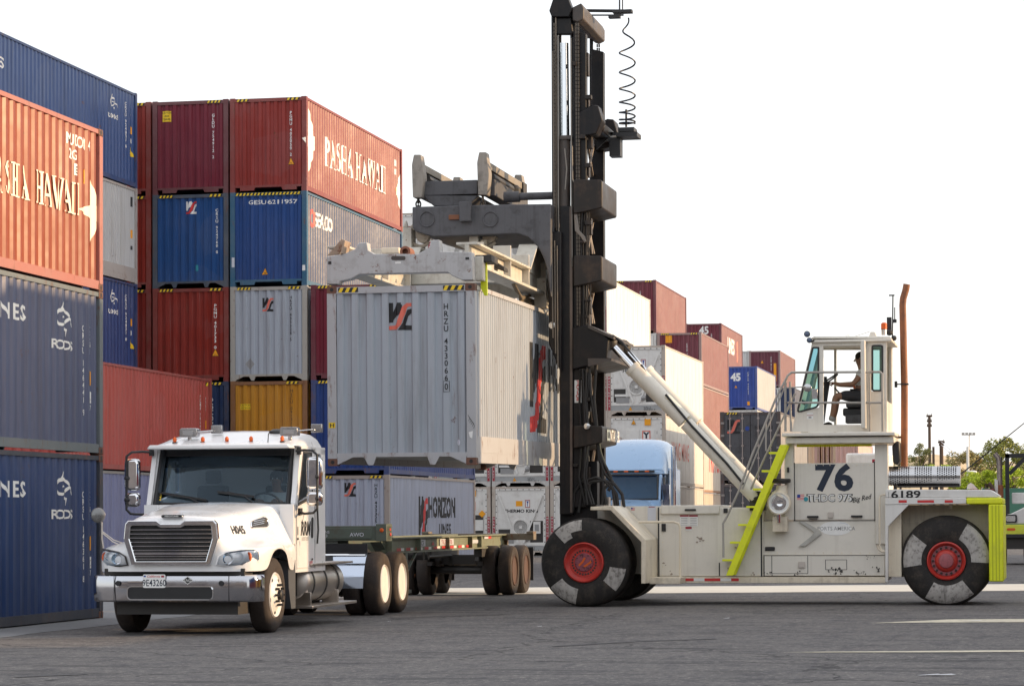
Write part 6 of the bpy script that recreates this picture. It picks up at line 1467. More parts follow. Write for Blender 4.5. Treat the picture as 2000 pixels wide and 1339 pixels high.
# ------------------------------------------------------------------ skeletal chassis trailer
def make_chassis(label, x, y0, rz, group=None, light=None):
    global ORG
    ORG = Vector((0, 0, 0))
    t = thing('container_chassis', label, 'trailer', (x, y0, 0), rz, group)
    m = MB(); m.box(-1.20, 1.20, -.12, .16, 1.20, 1.44); m.box(-.95, .95, -.135, -.12, 1.23, 1.41)
    for s in (-1, 1): m.box(*sorted((s*1.20, s*1.02)), -.16, .22, 1.19, 1.47)
    m.build('front_bolster', GRN, t, bevel=.012)
    m = MB()
    for s in (-1, 1): m.box(*sorted((s*.30, s*.48)), .16, 2.6, 1.16, 1.42); m.prism([(2.3, 1.42), (2.75, 1.24), (2.75, .95), (2.3, 1.16)], 'x', *sorted((s*.30, s*.50)))
    for y in (.8, 1.5, 2.2): m.box(-.30, .30, y, y+.1, 1.22, 1.38)
    m.box(-.5, .5, .1, 1.0, 1.10, 1.16); m.build('gooseneck', GRN, t)
    m = MB()
    for s in (-1, 1):
        x0, x1 = sorted((s*.42, s*.62)); xm = s*.52
        m.box(x0, x1, 2.6, 13.0, 1.20, 1.225); m.box(x0, x1, 2.6, 12.6, .95, .975); m.box(xm-.01, xm+.01, 2.6, 13.0, .975, 1.20)
        m.box(x0, x1, 2.60, 2.64, .95, 1.28)
        for y in (4.8, 7.2, 9.3, 10.2): m.box(x0+.005, x1-.005, y, y+.04, .975, 1.20)
    for y in (3.0, 5.0, 7.0, 9.0, 11.0): m.box(-.42, .42, y, y+.12, 1.0, 1.18)
    m.build('main_beam', GRNL, t)
    m = MB(); m.box(-1.20, 1.20, 12.75, 13.05, 1.10, 1.235); m.box(-1.2, -1.05, 12.7, 13.07, 1.23, 1.28); m.box(1.05, 1.2, 12.7, 13.07, 1.23, 1.28); m.box(-.9, .9, 13.0, 13.06, .5, .6); m.box(-.6, -.5, 12.95, 13.05, .6, 1.1); m.box(.5, .6, 12.95, 13.05, .6, 1.1); m.build('rear_bolster', M('worn_bolster', (.17, .14, .10), .6, rust=.5, dirt=.5), t, bevel=.01)
    m = MB()
    for s in (-1, 1):
        x0, x1 = sorted((s*.50, s*.62)); m.box(x0, x1, 3.6, 3.76, .30, .98); m.box(*sorted((s*.46, s*.68)), 3.56, 3.8, .24, .30); m.bar((s*.56, 3.7, .5), (s*.56, 4.7, .97), .04, .04)
    m.bar((-.5, 3.68, .62), (.5, 3.68, .62), .05, .05); m.build('landing_gear', GRN, t)
    m = MB()
    for y in (11.0, 12.25): m.tube([(-.95, y, .5), (.95, y, .5)], .08, 10); m.box(-.5, .5, y-.08, y+.08, .62, .8)
    for s in (-1, 1): m.box(*sorted((s*.44, s*.60)), 10.3, 12.9, .78, .95); m.box(*sorted((s*.47, s*.57)), 10.5, 12.7, .6, .68); m.ball((s*.45, 10.8, .7), .12, 8); m.ball((s*.45, 12.0, .7), .12, 8)
    for y in (6.2, 6.6): m.tube([(-.35, y, .88), (.35, y, .88)], .1, 10)
    m.tube([(-.2, 5, .8), (-.2, 11, .8)], .03, 6); m.build('suspension', DKST, t)
    for s in (1, -1):
        for y in (11.0, 12.25): road_wheel(s*1.15, y, s, .50, t, False, RUBB, M('rust_rim', (.075, .035, .022), .6, rust=.2, var=.4))
        m = MB(); m.box(*sorted((s*.55, s*1.15)), 12.95, 12.97, .25, .95); m.build('mud_flap', BLK, t)
    m = MB(); m.ball((1.12, -.165, 1.37), .035, 10, 0, (1, .6, 1)); m.ball((1.208, .08, 1.30), .03, 10, 1, (.5, 1, 1)); m.box(1.2, 1.205, .05, .12, 1.36, 1.40, 1); m.build('marker_lamp', [D['amber'], D['red']], t)
    f = Flat()
    for i in range(9): f.rect(3.3+i*.72, 3.62+i*.72, .985, 1.035, D['red'] if i % 2 == 0 or 1 else D['white']); f.rect(3.62+i*.72, 3.85+i*.72, .985, 1.035, D['white'])
    f.rect(5.0, 5.5, 1.05, 1.17, D['pale']); f.text('C5', 5.25, 1.07, .08, D['navy'], 1.6, .02); f.poly([(6.0, 1.06), (6.25, 1.06), (6.12, 1.14)], D['red']); f.rect(6.7, 7.9, 1.05, 1.17, D['pale']); f.text('TRLZ 401785', 7.3, 1.07, .08, D['dred'], 1.5, .01); f.rect(9.6, 10.4, 1.06, 1.13, D['pale']); f.rect(11.2, 11.5, 1.14, 1.19, D['red']); f.rect(10.8, 11.2, 1.14, 1.19, D['pale'])
    f.obj('reflective_tape', t, lambda s, d, z: (.53+d, s, z))
    f = Flat(); f.text('AWO', .35, 1.27, .06, D['pale'], 1.1, .01); f.text('LENS', -.18, 1.32, .045, D['pale'], 1, .0); f.text('7-13', -.2, 1.26, .045, D['pale'], 1, .0); f.obj('lettering', t, lambda s, d, z: (s+.35, -.136-d, z))
    return t
make_chassis('empty green skeletal container chassis trailer coupled behind the white truck', -11.83, 41.95, .008)

# ------------------------------------------------------------------ light blue road tractor behind the mast
BX, BY = at(1306, 985, 75.5).x-1.10, 72.5
ORG = Vector((0, 0, 0))
LB = M('light_blue_paint', (.29, .44, .64), .3, var=.04, coat=.5)
bt = thing('sleeper_truck', 'light blue sleeper truck with tall rounded roof behind the machine mast', 'truck', (BX, BY, 0))
m = MB(); RR = [(2.3, 2.86, .96), (2.4, 2.98, .97), (2.7, 3.30, .98), (3.1, 3.62, .98), (3.6, 3.80, .97), (4.2, 3.86, .96), (5.4, 3.86, .95), (5.6, 3.7, .94)]
vs = []
for y, z, w_ in RR: vs += [(-w_-.10, y, 2.8), (-w_-.06, y, (z+2.8)/2+.25*(z-2.8)), (-w_+.12, y, z-.06), (-w_*.5, y, z), (w_*.5, y, z), (w_-.12, y, z-.06), (w_+.06, y, (z+2.8)/2+.25*(z-2.8)), (w_+.10, y, 2.8)]
n = 8; m._add(vs, [(i*n+k, i*n+k+1, (i+1)*n+k+1, (i+1)*n+k) for i in range(len(RR)-1) for k in range(n-1)]+[tuple(range(n)), tuple((len(RR)-1)*n+k for k in range(n))]); m.build('roof_fairing', LB, bt, smooth=60, sub=1)
m = MB(); m.box(-1.08, 1.08, 3.2, 5.6, .8, 2.98); m.box(-1.02, 1.02, 2.0, 3.2, .8, 2.05)
m.box(-1.02, 1.02, 2.36, 3.2, 2.78, 2.96)
for s in (-1, 1): m.prism([(2.0, 2.05), (2.12, 2.05), (2.44, 2.78), (2.32, 2.78)], 'x', *sorted((s*1.02, s*.92))); m.prism([(3.0, 2.05), (3.2, 2.05), (3.2, 2.78), (2.95, 2.78)], 'x', *sorted((s*1.02, s*.95)))
m.build('cab', LB, bt, bevel=.05)
m = MB()
HS = [(.1, 1.65, .7), (.3, 1.82, .82), (1.2, 1.98, .92), (2.0, 2.09, 1.0)]
vs = []
for y, z, w_ in HS: vs += [(-w_-.1, y, .7), (-w_, y, z-.25), (-w_*.8, y, z-.04), (0, y, z), (w_*.8, y, z-.04), (w_, y, z-.25), (w_+.1, y, .7)]
n = 7; m._add(vs, [(i*n+k, i*n+k+1, (i+1)*n+k+1, (i+1)*n+k) for i in range(len(HS)-1) for k in range(n-1)]+[tuple(range(n))]); m.build('hood', LB, bt, smooth=60, sub=1)
m = MB(); m._add([(-.9, 2.03, 2.10), (.9, 2.03, 2.10), (.88, 2.33, 2.76), (-.88, 2.33, 2.76)], [(0, 1, 2, 3)]); m.build('windshield', GLASS_D, bt)
m = MB()
for a, b in (((-.92, 2.08), (.92, 2.08)), ((.92, 2.08), (.9, 2.77)), ((.9, 2.77), (-.9, 2.77)), ((-.9, 2.77), (-.92, 2.08))): m.bar((a[0], 2.01+(a[1]-2.08)*.45, a[1]), (b[0], 2.01+(b[1]-2.08)*.45, b[1]), .04, .04)
m.box(1.021, 1.025, 2.5, 2.95, 2.08, 2.7); m.box(1.082, 1.086, 3.18, 3.24, .9, 2.9); m.build('window_seal', BLK, bt)
m = MB(); m.box(-.8, .8, 2.2, 2.36, 2.84, 2.90); m.build('sun_visor', BLK, bt)
m = MB()
for x in (-.6, -.3, 0, .3, .6): m.box(x-.06, x+.06, 2.185, 2.2, 2.85, 2.89)
m.build('marker_lamp', D['amber'], bt)
m = MB(); m.tube([(.75, 3.1, 1.6), (.75, 3.1, 3.5)], .012, 6); m.tube([(1.03, 3.14, 1.6), (1.03, 3.14, 2.9)], .03, 6, True); m.build('antenna', BLK, bt)
m = MB(); m.tube([(1.17, 3.5, 1.0), (1.17, 3.5, 3.6)], .07, 12); m.prism(rrect(1.04, 1.24, 1.9, 2.5, .05), 'y', 2.2, 2.3); m.build('exhaust_stack', CHR, bt)
m = MB(); m.tube([(.98, 2.4, 1.98), (1.2, 2.25, 2.05)], .02, 6); m.tube([(.95, 2.2, 1.70), (1.2, 2.25, 2.0)], .02, 6); m.build('mirror_arm', BLK, bt)
m = MB(); m.box(-1.1, 1.1, .0, .2, .45, .75); m.build('bumper', CHR, bt, bevel=.03)
for s in (1, -1):
    road_wheel(s*1.08, 1.3, s, .5, bt, True, dual=False); road_wheel(s*1.1, 6.6, s, .5, bt, False); road_wheel(s*1.1, 7.9, s, .5, bt, False)
m = MB(); m.box(-.45, .45, .5, 8.5, .6, .95); m.build('chassis_frame', DKST, bt)

# ------------------------------------------------------------------ yard tractor at the right edge
YX = at(1936, 1100, 86).x
yt = thing('yard_tractor', 'white and lime yard tractor with black guard frame at the right edge', 'yard tractor', (YX, 86, 0))
m = MB(); m.box(.0, 2.4, -.02, .25, .86, 1.28); m.build('bumper', M('lime_bumper', (.70, .74, .06), .45, var=.2, dirt=.3), yt, bevel=.02)
m = MB(); m.box(.30, 2.4, -.05, -.021, .86, .98); m.box(.32, .36, .8, .9, 1.8, 3.45); m.build('bumper_pad', BLK, yt, bevel=.01)
m = MB(); m.prism([(.0, 1.30), (2.4, 1.30), (2.4, 1.9), (1.2, 1.9), (.62, 1.62), (.0, 1.52)], 'y', .02, 1.6); m.box(.65, 2.4, 1.0, 1.6, 1.95, 2.3); m.build('hood', WHTM, yt, bevel=.03)
m = MB(); m.tube([(.08, .5, 1.5), (.10, .5, 2.1), (.25, .5, 1.95), (.28, .5, 1.5)], .055, 8); m.prism([(.12, 1.5), (.22, 1.5), (.22, 2.7), (.12, 2.75)], 'y', .45, .55); m.build('white_post', WHTM, yt)
m = MB(); m.tube([(.27, .7, 2.3), (.27, .7, 3.15), (.24, .7, 3.4), (.12, .7, 3.55)], .085, 14); m.build('exhaust_stack', M('dull_pipe', (.35, .3, .27), .4, .8, var=.3), yt)
m = MB(); m.lathe([(.1, -.4), (.12, -.35), (.12, .35), (.1, .4)], 'z', (.27, .7, 2.15), 14); m.build('exhaust_muffler', RST, yt)
m = MB(); m.box(.45, .58, .75, .9, 1.6, 3.55); m.box(.45, 2.4, .75, .9, 3.42, 3.55); m.bar((.58, .82, 2.9), (1.1, .82, 3.42), .1, .12); m.box(2.27, 2.4, .75, .9, 1.6, 3.55); m.build('guard_frame', BLK, yt)
m = MB(); m.prism(rrect(.42, .82, 1.34, 1.6, .06), 'y', -.02, .03); m.build('headlight_surround', BLK, yt); m = MB(); m.prism(rrect(.47, .77, 1.38, 1.56, .05), 'y', -.03, -.02); m.build('headlight', CHRD, yt)
m = MB(); m.prism(rrect(.50, .76, 1.09, 1.17, .035), 'y', -.035, -.02); m.build('turn_lamp', D['amber'], yt)
for x in (.15, 1.0):
    m = MB(); m.lathe([(.2, 0), (.48, .02), (.52, .08), (.52, .28), (.46, .32), (.2, .32)], 'x', (x, 1.1, .52), 32); m.build('wheel', RUB, yt)
m = MB(); m.box(0, 2.4, .1, 3.5, .5, .86); m.build('chassis_frame', DKST, yt)
m = MB(); a = at(1936, 930, 86); m.tube([(a.x-YX-.1, .3, 2.6), (a.x-YX, .3, 2.5), (a.x-YX+.1, .3, 2.2)], .07, 8); m.tube([(a.x-YX+.0, .3, 2.2), (a.x-YX, .3, 1.5)], .03, 8); m.build('mirror', M('brown_mirror', (.1, .06, .04), .4), yt)
ORG = Vector((0, 0, 0))
# ------------------------------------------------------------------ people
SKIN = M('skin', (.30, .16, .10), .55, var=.1); SHIRT = M('white_shirt', (.72, .72, .70), .8, var=.05); SHORT = M('dark_shorts', (.035, .035, .04), .85); SOCK = M('grey_sock', (.42, .42, .42), .85); SHOE = M('black_shoe', (.015, .015, .015), .6); HAIR = M('dark_hair', (.02, .015, .012), .8); VEST = M('orange_vest', (.75, .12, .02), .6, var=.1); TAPE = M('vest_tape', (.7, .7, .62), .4)
def skin_obj(name, pts, edges, rad, mat, parent, root=0, sub=2):
    me = bpy.data.meshes.new(name); me.from_pydata(pts, edges, []); me.materials.append(mat)
    o = bpy.data.objects.new(name, me); col.objects.link(o); o.parent = parent
    o.modifiers.new('skin', 'SKIN')
    if not me.skin_vertices: me.attributes
    for v, r_ in zip(me.skin_vertices[0].data, rad): v.radius = r_ if isinstance(r_, tuple) else (r_, r_)
    for i, v in enumerate(me.skin_vertices[0].data): v.use_root = (i == root)
    s = o.modifiers.new('sub', 'SUBSURF'); s.levels = sub; s.render_levels = sub
    o.modifiers['skin'].use_smooth_shade = True; return o
def seated_person(label, loc, rz, grip, k=1.0, shorts=True):
    """faces local -x; origin between the hips on the seat; grip: hand height"""
    p = thing('person', label, 'person', loc, rz)
    gx, gz = grip
    P = [(0, 0, .10), (0, 0, .28), (.02, 0, .46), (.01, 0, .56), (-.02, 0, .63), (-.03, 0, .72), (-.035, 0, .80)]          # pelvis..head
    E = [(0, 1), (1, 2), (2, 3), (3, 4), (4, 5), (5, 6)]; Rd = [(.16, .12), (.15, .11), (.17, .12), (.10, .09), (.055, .055), (.085, .10), (.075, .09)]
    for s in (-1, 1):
        n = len(P); P += [(.02, s*.19, .50), (-.14, s*.24, .30), (gx+.10, s*.17, gz), (gx+.02, s*.14, gz+.02)]
        E += [(2, n), (n, n+1), (n+1, n+2), (n+2, n+3)]; Rd += [.065, .047, .034, .036]
        n = len(P); P += [(-.02, s*.11, .08), (-.46, s*.15, .10), (-.50, s*.15, -.18), (-.55, s*.15, -.36)]
        E += [(0, n), (n, n+1), (n+1, n+2), (n+2, n+3)]; Rd += [.095, .07, .058, .045]
    body = skin_obj('body', P, E, Rd, SKIN, p)
    # fingers, closed round the wheel
    m = MB()
    for s in (-1, 1):
        for i in range(4): y = s*.14+(-.03+i*.02); m.tube([(gx+.02, y, gz+.035), (gx-.045-.006*(i in (1, 2)), y, gz+.04), (gx-.07, y, gz+.01), (gx-.05, y, gz-.02)], [.0095, .009, .008, .007], 6)
        m.tube([(gx+.02, s*.14-s*.03, gz+.03), (gx-.015, s*.14-s*.06, gz+.02), (gx-.045, s*.14-s*.06, gz+.0)], [.011, .010, .008], 6)
    m.build('fingers', SKIN, body, org=(0, 0, 0))
    # face and hair
    m = MB(); m.tube([(-.115, 0, .755), (-.14, 0, .725), (-.118, 0, .715)], [.012, .016, .012], 8); m.build('nose', SKIN, body, org=(0, 0, 0))
    m = MB()
    for s in (-1, 1): m.ball((-.112, s*.035, .765), .011, 8); m.ball((-.03, s*.09, .755), .028, 8, 1, (.7, .3, 1.2))
    m.box(-.121, -.112, -.025, .025, .678, .684, 2); m.build('face', [D['white'], SKIN, D['dred']], body, org=(0, 0, 0))
    m = MB(); m.ball((-.015, 0, .80), .103, 14, 0, (1.05, .95, .92)); m.build('hair', HAIR, p, smooth=80, org=(0, 0, 0))
    skin_obj('shirt', [(0, 0, .14), (0, 0, .28), (.02, 0, .46), (.012, 0, .555), (.02, -.20, .50), (-.06, -.225, .40), (.02, .20, .50), (-.06, .225, .40)], [(0, 1), (1, 2), (2, 3), (2, 4), (4, 5), (2, 6), (6, 7)], [(.175, .135), (.165, .125), (.182, .135), (.10, .10), .080, .070, .080, .070], SHIRT, p)
    skin_obj('vest', [(.0, 0, .16), (0, 0, .30), (.02, 0, .44)], [(0, 1), (1, 2)], [(.185, .145), (.178, .138), (.19, .142)], VEST, p)
    skin_obj('vest_tape', [(.0, 0, .26), (0, 0, .30)], [(0, 1)], [(.192, .150), (.192, .150)], TAPE, p, sub=1)
    if shorts:
        skin_obj('shorts', [(0, 0, .10), (-.02, -.11, .085), (-.40, -.15, .105), (-.02, .11, .085), (-.40, .15, .105)], [(0, 1), (1, 2), (0, 3), (3, 4)], [(.18, .14), .115, .092, .115, .092], SHORT, p)
        skin_obj('socks', [(-.52, -.15, -.24), (-.55, -.15, -.36)], [(0, 1)], [.058, .056], SOCK, p, sub=1); skin_obj('socks', [(-.52, .15, -.24), (-.55, .15, -.36)], [(0, 1)], [.058, .056], SOCK, p, sub=1)
        for s in (-1, 1): skin_obj('shoe', [(-.54, s*.15, -.40), (-.70, s*.15, -.44)], [(0, 1)], [.055, .045], SHOE, p, sub=1)
    return p
hp = at(1684, 781, 47.9)
seated_person('person in white shirt and dark shorts driving in the raised machine cab', (hp.x, 47.9, hp.z-.02), 0, (-.50, .30))
ws = math.sin(TRZ); px_, py_ = .52, 3.32
seated_person('person in orange safety vest at the wheel of the white truck', (TX+px_*math.cos(TRZ)-py_*ws, TY+px_*ws+py_*math.cos(TRZ), 1.38), pi/2, (-.50, .42))

# ------------------------------------------------------------------ ground
m = MB(); m._add([(-700, -60, 0), (700, -60, 0), (700, 1500, 0), (-700, 1500, 0)], [(0, 1, 2, 3)]); tag(m.build('ground', ASPH, None, 0), kind='structure')
SUNLIT = M('sunlit_ground', (.60, .575, .51), .85, var=.12, dirt=.25, dirtc=(.3, .27, .22), scale=.8, bump=.15)  # pale colour carries the sunlight of the ground strip
APR = M('old_concrete', (.20, .20, .205), .88, var=.2, dirt=.5, dirtc=(.1, .1, .1), scale=1.1, streak=.2, bump=.2)
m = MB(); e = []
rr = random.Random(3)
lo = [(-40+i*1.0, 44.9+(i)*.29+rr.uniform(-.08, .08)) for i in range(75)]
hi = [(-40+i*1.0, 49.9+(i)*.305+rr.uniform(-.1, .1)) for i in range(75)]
m._add([(x, y, .004) for x, y in lo]+[(x, y, .004) for x, y in hi], [(i, i+1, 75+i+1, 75+i) for i in range(74)]); tag(m.build('sunlit_strip', SUNLIT, None, 0), kind='structure')  # stripe of sunlight laid down as a pale sheet
m = MB(); lo = [(-13.75+rr.uniform(-.07, .07), 20+i*.8) for i in range(50)]
m._add([(-40, 20, .005), ]+[(x, y, .005) for x, y in lo]+[(-40, 59, .005)], [tuple(range(52))]); tag(m.build('concrete_apron', APR, None, 0), kind='structure')
SLIVER = M('sun_sliver_paint', (.62, .56, .43), .8, var=.3, dirt=.7, dirtc=(.14, .14, .14), scale=4)  # cream colour standing for thin slivers of sunlight
def gl(px, py):
    d = at(px, py, 10)-Vector((0, 0, CAMH)); t = -CAMH/d.z; return Vector((d.x*t, d.y*t, .006))
m = MB(); q = [gl(*p) for p in ((1700, 1216.5), (1800, 1215.5), (2040, 1214.5), (2040, 1208), (1850, 1209.5), (1800, 1212))]; m._add(q, [tuple(range(6))]); tag(m.build('sun_sliver', SLIVER, None, 0), kind='structure')  # sun slivers painted as flat shapes on the asphalt
m = MB(); q = [gl(*p) for p in ((1520, 1273.8), (1800, 1273.8), (2040, 1272.6), (2040, 1269.0), (1800, 1271), (1600, 1272.6))]; m._add(q, [tuple(range(6))]); tag(m.build('sun_sliver', SLIVER, None, 0), kind='structure')
SKID = M('tyre_mark', (.075, .072, .073), .92, var=.45, scale=6, dirt=1.0, dirtc=(.15, .143, .138)); PATCH = M('asphalt_patch', (.085, .082, .084), .92, var=.35, scale=14, dirt=.6, dirtc=(.17, .16, .15), bump=.3)
def gr(px, py, z): q = gl(px, py); return Vector((q.x, q.y, z))
m = MB()
for pts, wd in (([(760, 1207), (860, 1203), (1000, 1199)], .22), ([(30, 1322), (100, 1318), (170, 1316)], .25), ([(1080, 1262), (1240, 1252), (1400, 1247)], .2)):
    P = [gr(x, y, .005) for x, y in pts]; n = len(P); L = []; Q = []
    for k, p in enumerate(P):
        d = (P[min(n-1, k+1)]-P[max(0, k-1)]).normalized(); nn = Vector((-d.y, d.x, 0))*wd*(.25 if k in (0, n-1) else .5); L.append(p+nn); Q.append(p-nn)
    m._add(L+Q, [(k, k+1, n+k+1, n+k) for k in range(n-1)])
tag(m.build('tyre_marks', SKID, None, 0), kind='structure')
m = MB()
for px, py, s_ in ((1835, 1319, .16), (1815, 1319, .12), (1418, 1208, .06), (1900, 1213, .14), (1052, 1224, .05), (760, 1214, .03)):
    d = at(px, py, 10)-Vector((0, 0, CAMH)); t = -CAMH/d.z; c = Vector((d.x*t, d.y*t, .008)); m._add([c+Vector((-s_, -.02, 0)), c+Vector((s_, -.03, .01)), c+Vector((s_*.7, .05, .012)), c+Vector((-s_*.8, .03, 0))], [(0, 1, 2, 3)])
tag(m.build('paper_scraps', M('scrap_white', (.7, .7, .72), .8), None, 0), 'white paper scraps and splinters scattered on the asphalt', 'litter', kind='stuff')

# ------------------------------------------------------------------ unseen containers added beyond the right edge to shade the yard
def shade_box(y, L, z, c, H=STD, x=1.55):
    return container('unseen container added outside the right edge to shade the yard', x+CW, y, z, c, L=L, H=H, group='added shade containers outside the right edge', side='corr', cast=False)
PAL = [MAROON, BLUE, REDC, GREYB, OCHRE, NAVY]
XR_ = 6.05
def raised_shade_box(y, i): shade_box(y, 12.19, 1.28, PAL[i % 6]); 
i = 0
SH = []
# rows of boxes outside the frame: one high plus half-height bins, or taller stacks where the photo's shade reaches higher
def row(y, L, hs, x=XR_):
    global i
    z = 0
    for H in hs: shade_box(y, L, z, PAL[i % 6], H, x); z += H; i += 1
HALF = 1.30
row(19.9, 12.19, (STD, STD)); row(32.2, 4.0, (STD, STD)); row(36.3, 6.058, (STD, HALF)); row(42.49, 3.8, (HC, HC, STD, HALF))
row(46.30, 12.0, (STD, HALF))
row(64.33, 9.5, (STD, STD)); row(73.88, 12.58, (STD,)*9); row(86.53, 11.8, (HC, HC, HC, HALF)); row(98.4, 12.19, (STD, HALF))
# unseen stacks added behind the camera to darken the chrome reflections
for kx in range(7):
    for kz in range(4):
        container('unseen container added behind the camera to darken the chrome reflections', -42+kx*12.4+CW, -24.0, kz*STD, [(.22, .22, .24), (.10, .11, .14), (.28, .26, .25), (.08, .09, .13)][(kx*3+kz) % 4], L=12.19, H=STD, group='containers added behind the camera for reflections', rz=pi/2)
# ------------------------------------------------------------------ far hill, trees, poles
def hill(name, pts, Y, depth, c):
    m = MB(); vs = []
    n = len(pts)
    rr = random.Random(5)
    for k in range(7):
        t = k/6
        for px, py in pts:
            p = at(px, py, Y); vs.append((p.x*(1+t*depth/Y), Y-depth*.5*(1-t)+depth*t*.5, max(-.5, p.z*math.sin(t*pi/2)**.8+(rr.uniform(-.5, .5) if 0 < k < 6 else 0))))
    m._add(vs, [(k*n+j, k*n+j+1, (k+1)*n+j+1, (k+1)*n+j) for k in range(6) for j in range(n-1)]); return tag(m.build(name, c, None, 60), kind='structure')
SAND = M('dry_hillside', (.62, .47, .28), .95, var=.2, dirt=.5, dirtc=(.25, .2, .1), scale=.05)
hill('hillside', [(1300, 980), (1500, 960), (1680, 900), (1745, 893), (1800, 878), (1850, 872), (1885, 876), (1930, 886), (2000, 890), (2200, 900), (2500, 930)], 420, 120, SAND)
def leafmat(name, c):
    m, t, b = _new(name); co = coords(t)
    oi = t.nodes.new('ShaderNodeNewGeometry')
    base = mixc(t, oi.outputs['Random Per Island'], c4([x*.65 for x in c]), c4([min(1, x*1.45) for x in c]))
    t.links.new(base, b.inputs['Base Color']); b.inputs['Roughness'].default_value = .6
    b.inputs['Transmission Weight'].default_value = 0
    return m
BARK = M('bark', (.10, .075, .055), .9, var=.3)
def tree(label, px, py_top, py_bot, w_px, Y, lm, seed, name='tree', group='trees on the far side of the yard', n_leaf=4200, base=None):
    rr = random.Random(seed); a = at(px, py_top, Y); b = at(px, py_bot, Y); k = (at(px+10, 900, Y)-at(px, 900, Y)).x/10
    H = a.z; W = w_px*k/2; zb = max(.3, b.z)
    t = thing(name, label, 'tree', (a.x, Y, 0), 0, group)
    m = MB(); m.tube([(0, 0, 0), (.05*W, 0, zb), (.0, 0, zb+(H-zb)*.6)], [max(.12, W*.07), max(.1, W*.05), .05], 7)
    for q in range(6): an = rr.uniform(0, 6.28); m.tube([(0, 0, zb+(H-zb)*rr.uniform(.0, .4)), (W*.6*math.cos(an), W*.6*math.sin(an), zb+(H-zb)*rr.uniform(.45, .8))], [W*.035, .03], 5)
    m.build('trunk', BARK, t, org=(0, 0, 0))
    m = MB(); cl = []
    for q in range(17): cl.append((rr.uniform(-.78, .78)*W, rr.uniform(-.7, .7)*W, zb+(H-zb)*rr.uniform(.05, .85), rr.uniform(.25, .46)*W))
    cl.append((0, 0, H-.3*W, .3*W))
    for q in range(n_leaf):
        cx, cy, cz, cr = rr.choice(cl); v = Vector((rr.gauss(0, 1), rr.gauss(0, 1), rr.gauss(0, 1))).normalized()*cr*(rr.random()**.35)
        p = Vector((cx, cy, cz))+v*1.0
        p.z = min(H, cz+v.z*.85); s = W*rr.uniform(.035, .085)
        u = Vector((rr.gauss(0, 1), rr.gauss(0, 1), rr.gauss(0, .6))).normalized(); w2 = u.cross(Vector((rr.gauss(0, 1), rr.gauss(0, 1), rr.gauss(0, 1)))).normalized()
        m._add([p-u*s, p+w2*s*.5, p+u*s, p-w2*s*.5], [(0, 1, 2, 3)])
    me = bpy.data.meshes.new('crown'); me.from_pydata(m.v, [], m.f); me.materials.append(lm); o = bpy.data.objects.new('crown', me); col.objects.link(o); o.parent = t
    return t
OLV = leafmat('olive_leaves', (.26, .27, .06)); GRL = leafmat('green_leaves', (.40, .50, .03)); BRN = leafmat('brown_scrub', (.30, .25, .09)); DKL = leafmat('dark_leaves', (.18, .19, .06))
tree('olive green tree left of the rusty exhaust pipe, seen past the cab', 1757, 876, 950, 56, 230, OLV, 1)
tree('dark rounded tree just right of the rusty exhaust pipe', 1797, 863, 948, 50, 230, DKL, 2)
tree('low yellow green bush under the utility poles', 1838, 908, 948, 70, 210, GRL, 3, 'bush')
tree('broad brown scrub tree behind the light pole', 1892, 876, 960, 84, 240, BRN, 4)
tree('tall olive tree at the right edge, behind the whip antenna', 1965, 850, 950, 96, 250, OLV, 5, n_leaf=5500)
tree('olive tree cut by the right edge of the photo', 2015, 852, 950, 80, 245, OLV, 6)
tree('bright yellow green bush right of the silver muffler', 1925, 915, 962, 62, 190, GRL, 7, 'bush', n_leaf=4600)
tree('bright green bush behind the yard tractor frame', 1978, 908, 962, 70, 190, GRL, 8, 'bush', n_leaf=4600)
tree('olive bush between the light pole and the tall right edge tree', 1925, 884, 955, 70, 245, OLV, 11, 'bush')
tree('yellow green bush at the foot of the light pole', 1895, 922, 960, 60, 200, GRL, 12, 'bush')
tree('brown scrub bush above the rear of the machine', 1868, 918, 960, 44, 220, BRN, 9, 'bush')
def pole(label, px, py0, py1, Y, r, mat, arms=(), name='utility_pole'):
    t = thing(name, label, 'pole', (at(px, py0, Y).x, Y, 0), 0, 'poles on the skyline'); z = at(px, py0, Y).z
    m = MB(); m.tube([(0, 0, -.2), (0, 0, z)], [r*1.2, r], 8); m.build('post', mat, t, org=(0, 0, 0))
    if arms:
        m = MB()
        for py, w_ in arms: zz = at(px, py, Y).z; m.box(-w_, w_, -.08, .08, zz-.12, zz+.12); m.box(-w_*.8, -w_*.6, -.06, .06, zz+.12, zz+.3); m.box(w_*.6, w_*.8, -.06, .06, zz+.12, zz+.3)
        m.build('cross_arm', mat, t, org=(0, 0, 0))
    return t
WOOD = M('pole_wood', (.10, .065, .045), .9, var=.3)
pole('tallest thin dark utility pole with three short cross arms', 1815, 810, 945, 320, .16, WOOD, ((812, .35), (822, .3), (831, .3)))
pole('short rusty pole between the two utility poles', 1823, 872, 945, 320, .14, WOOD)
pole('brown pole with a thick top, right of the tallest utility pole', 1838.5, 860, 945, 320, .22, WOOD, ((863, .4), (868, .3)))
lp = pole('slim white light pole above the machine tail', 1890, 872, 950, 200, .10, M('white_pole', (.7, .7, .68), .5), (), 'light_pole')
m = MB(); z = at(1896, 921, 200).z; m.ball((.35, 0, z), .22, 10, 0, (1.5, 1, .5)); m.build('lamp_head', D['white'], lp, org=(0, 0, 0))
fl = pole('tall floodlight mast with four small lamps, faint above the trees', 1893, 846, 950, 420, .09, M('pale_mast', (.6, .6, .6), .6), (), 'floodlight_mast')
m = MB()
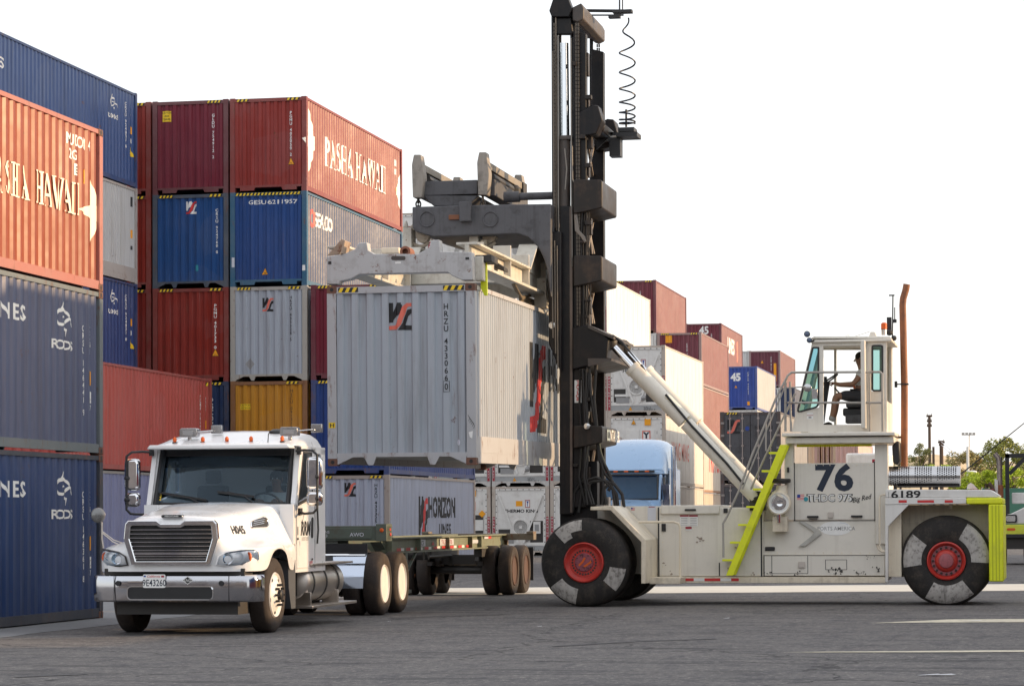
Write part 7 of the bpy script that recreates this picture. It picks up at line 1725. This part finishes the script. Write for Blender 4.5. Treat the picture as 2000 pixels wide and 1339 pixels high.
for px in (1881, 1888, 1895, 1902): p = at(px, 847, 420); m.box(p.x-fl.location.x-.22, p.x-fl.location.x+.22, -.2, .2, p.z-.2, p.z+.2)
a = at(1880, 849, 420); b = at(1904, 849, 420); m.box(a.x-fl.location.x, b.x-fl.location.x, -.05, .05, a.z-.05, a.z+.05); m.build('floodlight', D['grey'], fl, org=(0, 0, 0))
p0 = at(1918, 953, 150); p1 = at(2040, 953, 150)
fe = thing('fence', 'green screened fence at the far right behind the machine tail', 'fence', (p0.x, 150, 0))
m = MB(); m.box(0, p1.x-p0.x, -.02, .02, .1, p0.z); m.build('screen', M('fence_green', (.06, .17, .12), .8, var=.2), fe, org=(0, 0, 0))
m = MB()
for k in range(6): m.tube([(k*1.0, .05, 0), (k*1.0, .05, p0.z+.05)], .04, 6)
m.build('fence_posts', STEEL, fe, org=(0, 0, 0))
for k, (ya, yb, x0) in enumerate(((874, 856, 1870), (886, 868, 1880))):
    m = MB(); A = at(1838, 862+k*6, 320); B = at(2040, yb, 260)
    m.tube([A+(B-A)*t-Vector((0, 0, 2.5*4*t*(1-t))) for t in [j/14 for j in range(15)]], .035, 5); tag(m.build('overhead_wire', D['pale'], None), 'thin pale overhead wire, %s of two, running right from the utility poles' % ('upper', 'lower')[k], 'wire')
# small white van under the cab gap
p = at(1693, 900, 128)
v = thing('parked_van', 'small white van with a red mark, seen under the machine cab', 'van', (p.x, 128, 0))
m = MB(); m.box(-1.0, 1.0, 0, 4.5, .35, 4.6); m.build('body', WHTM, v, bevel=.1, org=(0, 0, 0))
f = Flat(); f.rect(.25, .65, 3.6, 4.3, D['dred']); f.rect(.3, .45, 3.7, 4.2, D['black']); f.obj('side_mark', v, lambda s, d, z: (s, -d, z))
m = MB(); [m.lathe([(.35, 0), (.35, .25)], 'x', (x, y, .35), 20) for x in (-1.0, .75) for y in (.9, 3.6)]; m.build('wheel', RUB, v, org=(0, 0, 0))
m = MB(); m.box(-.8, .8, -.01, .02, 1.5, 2.3); m.build('rear_window', D['black'], v, org=(0, 0, 0))
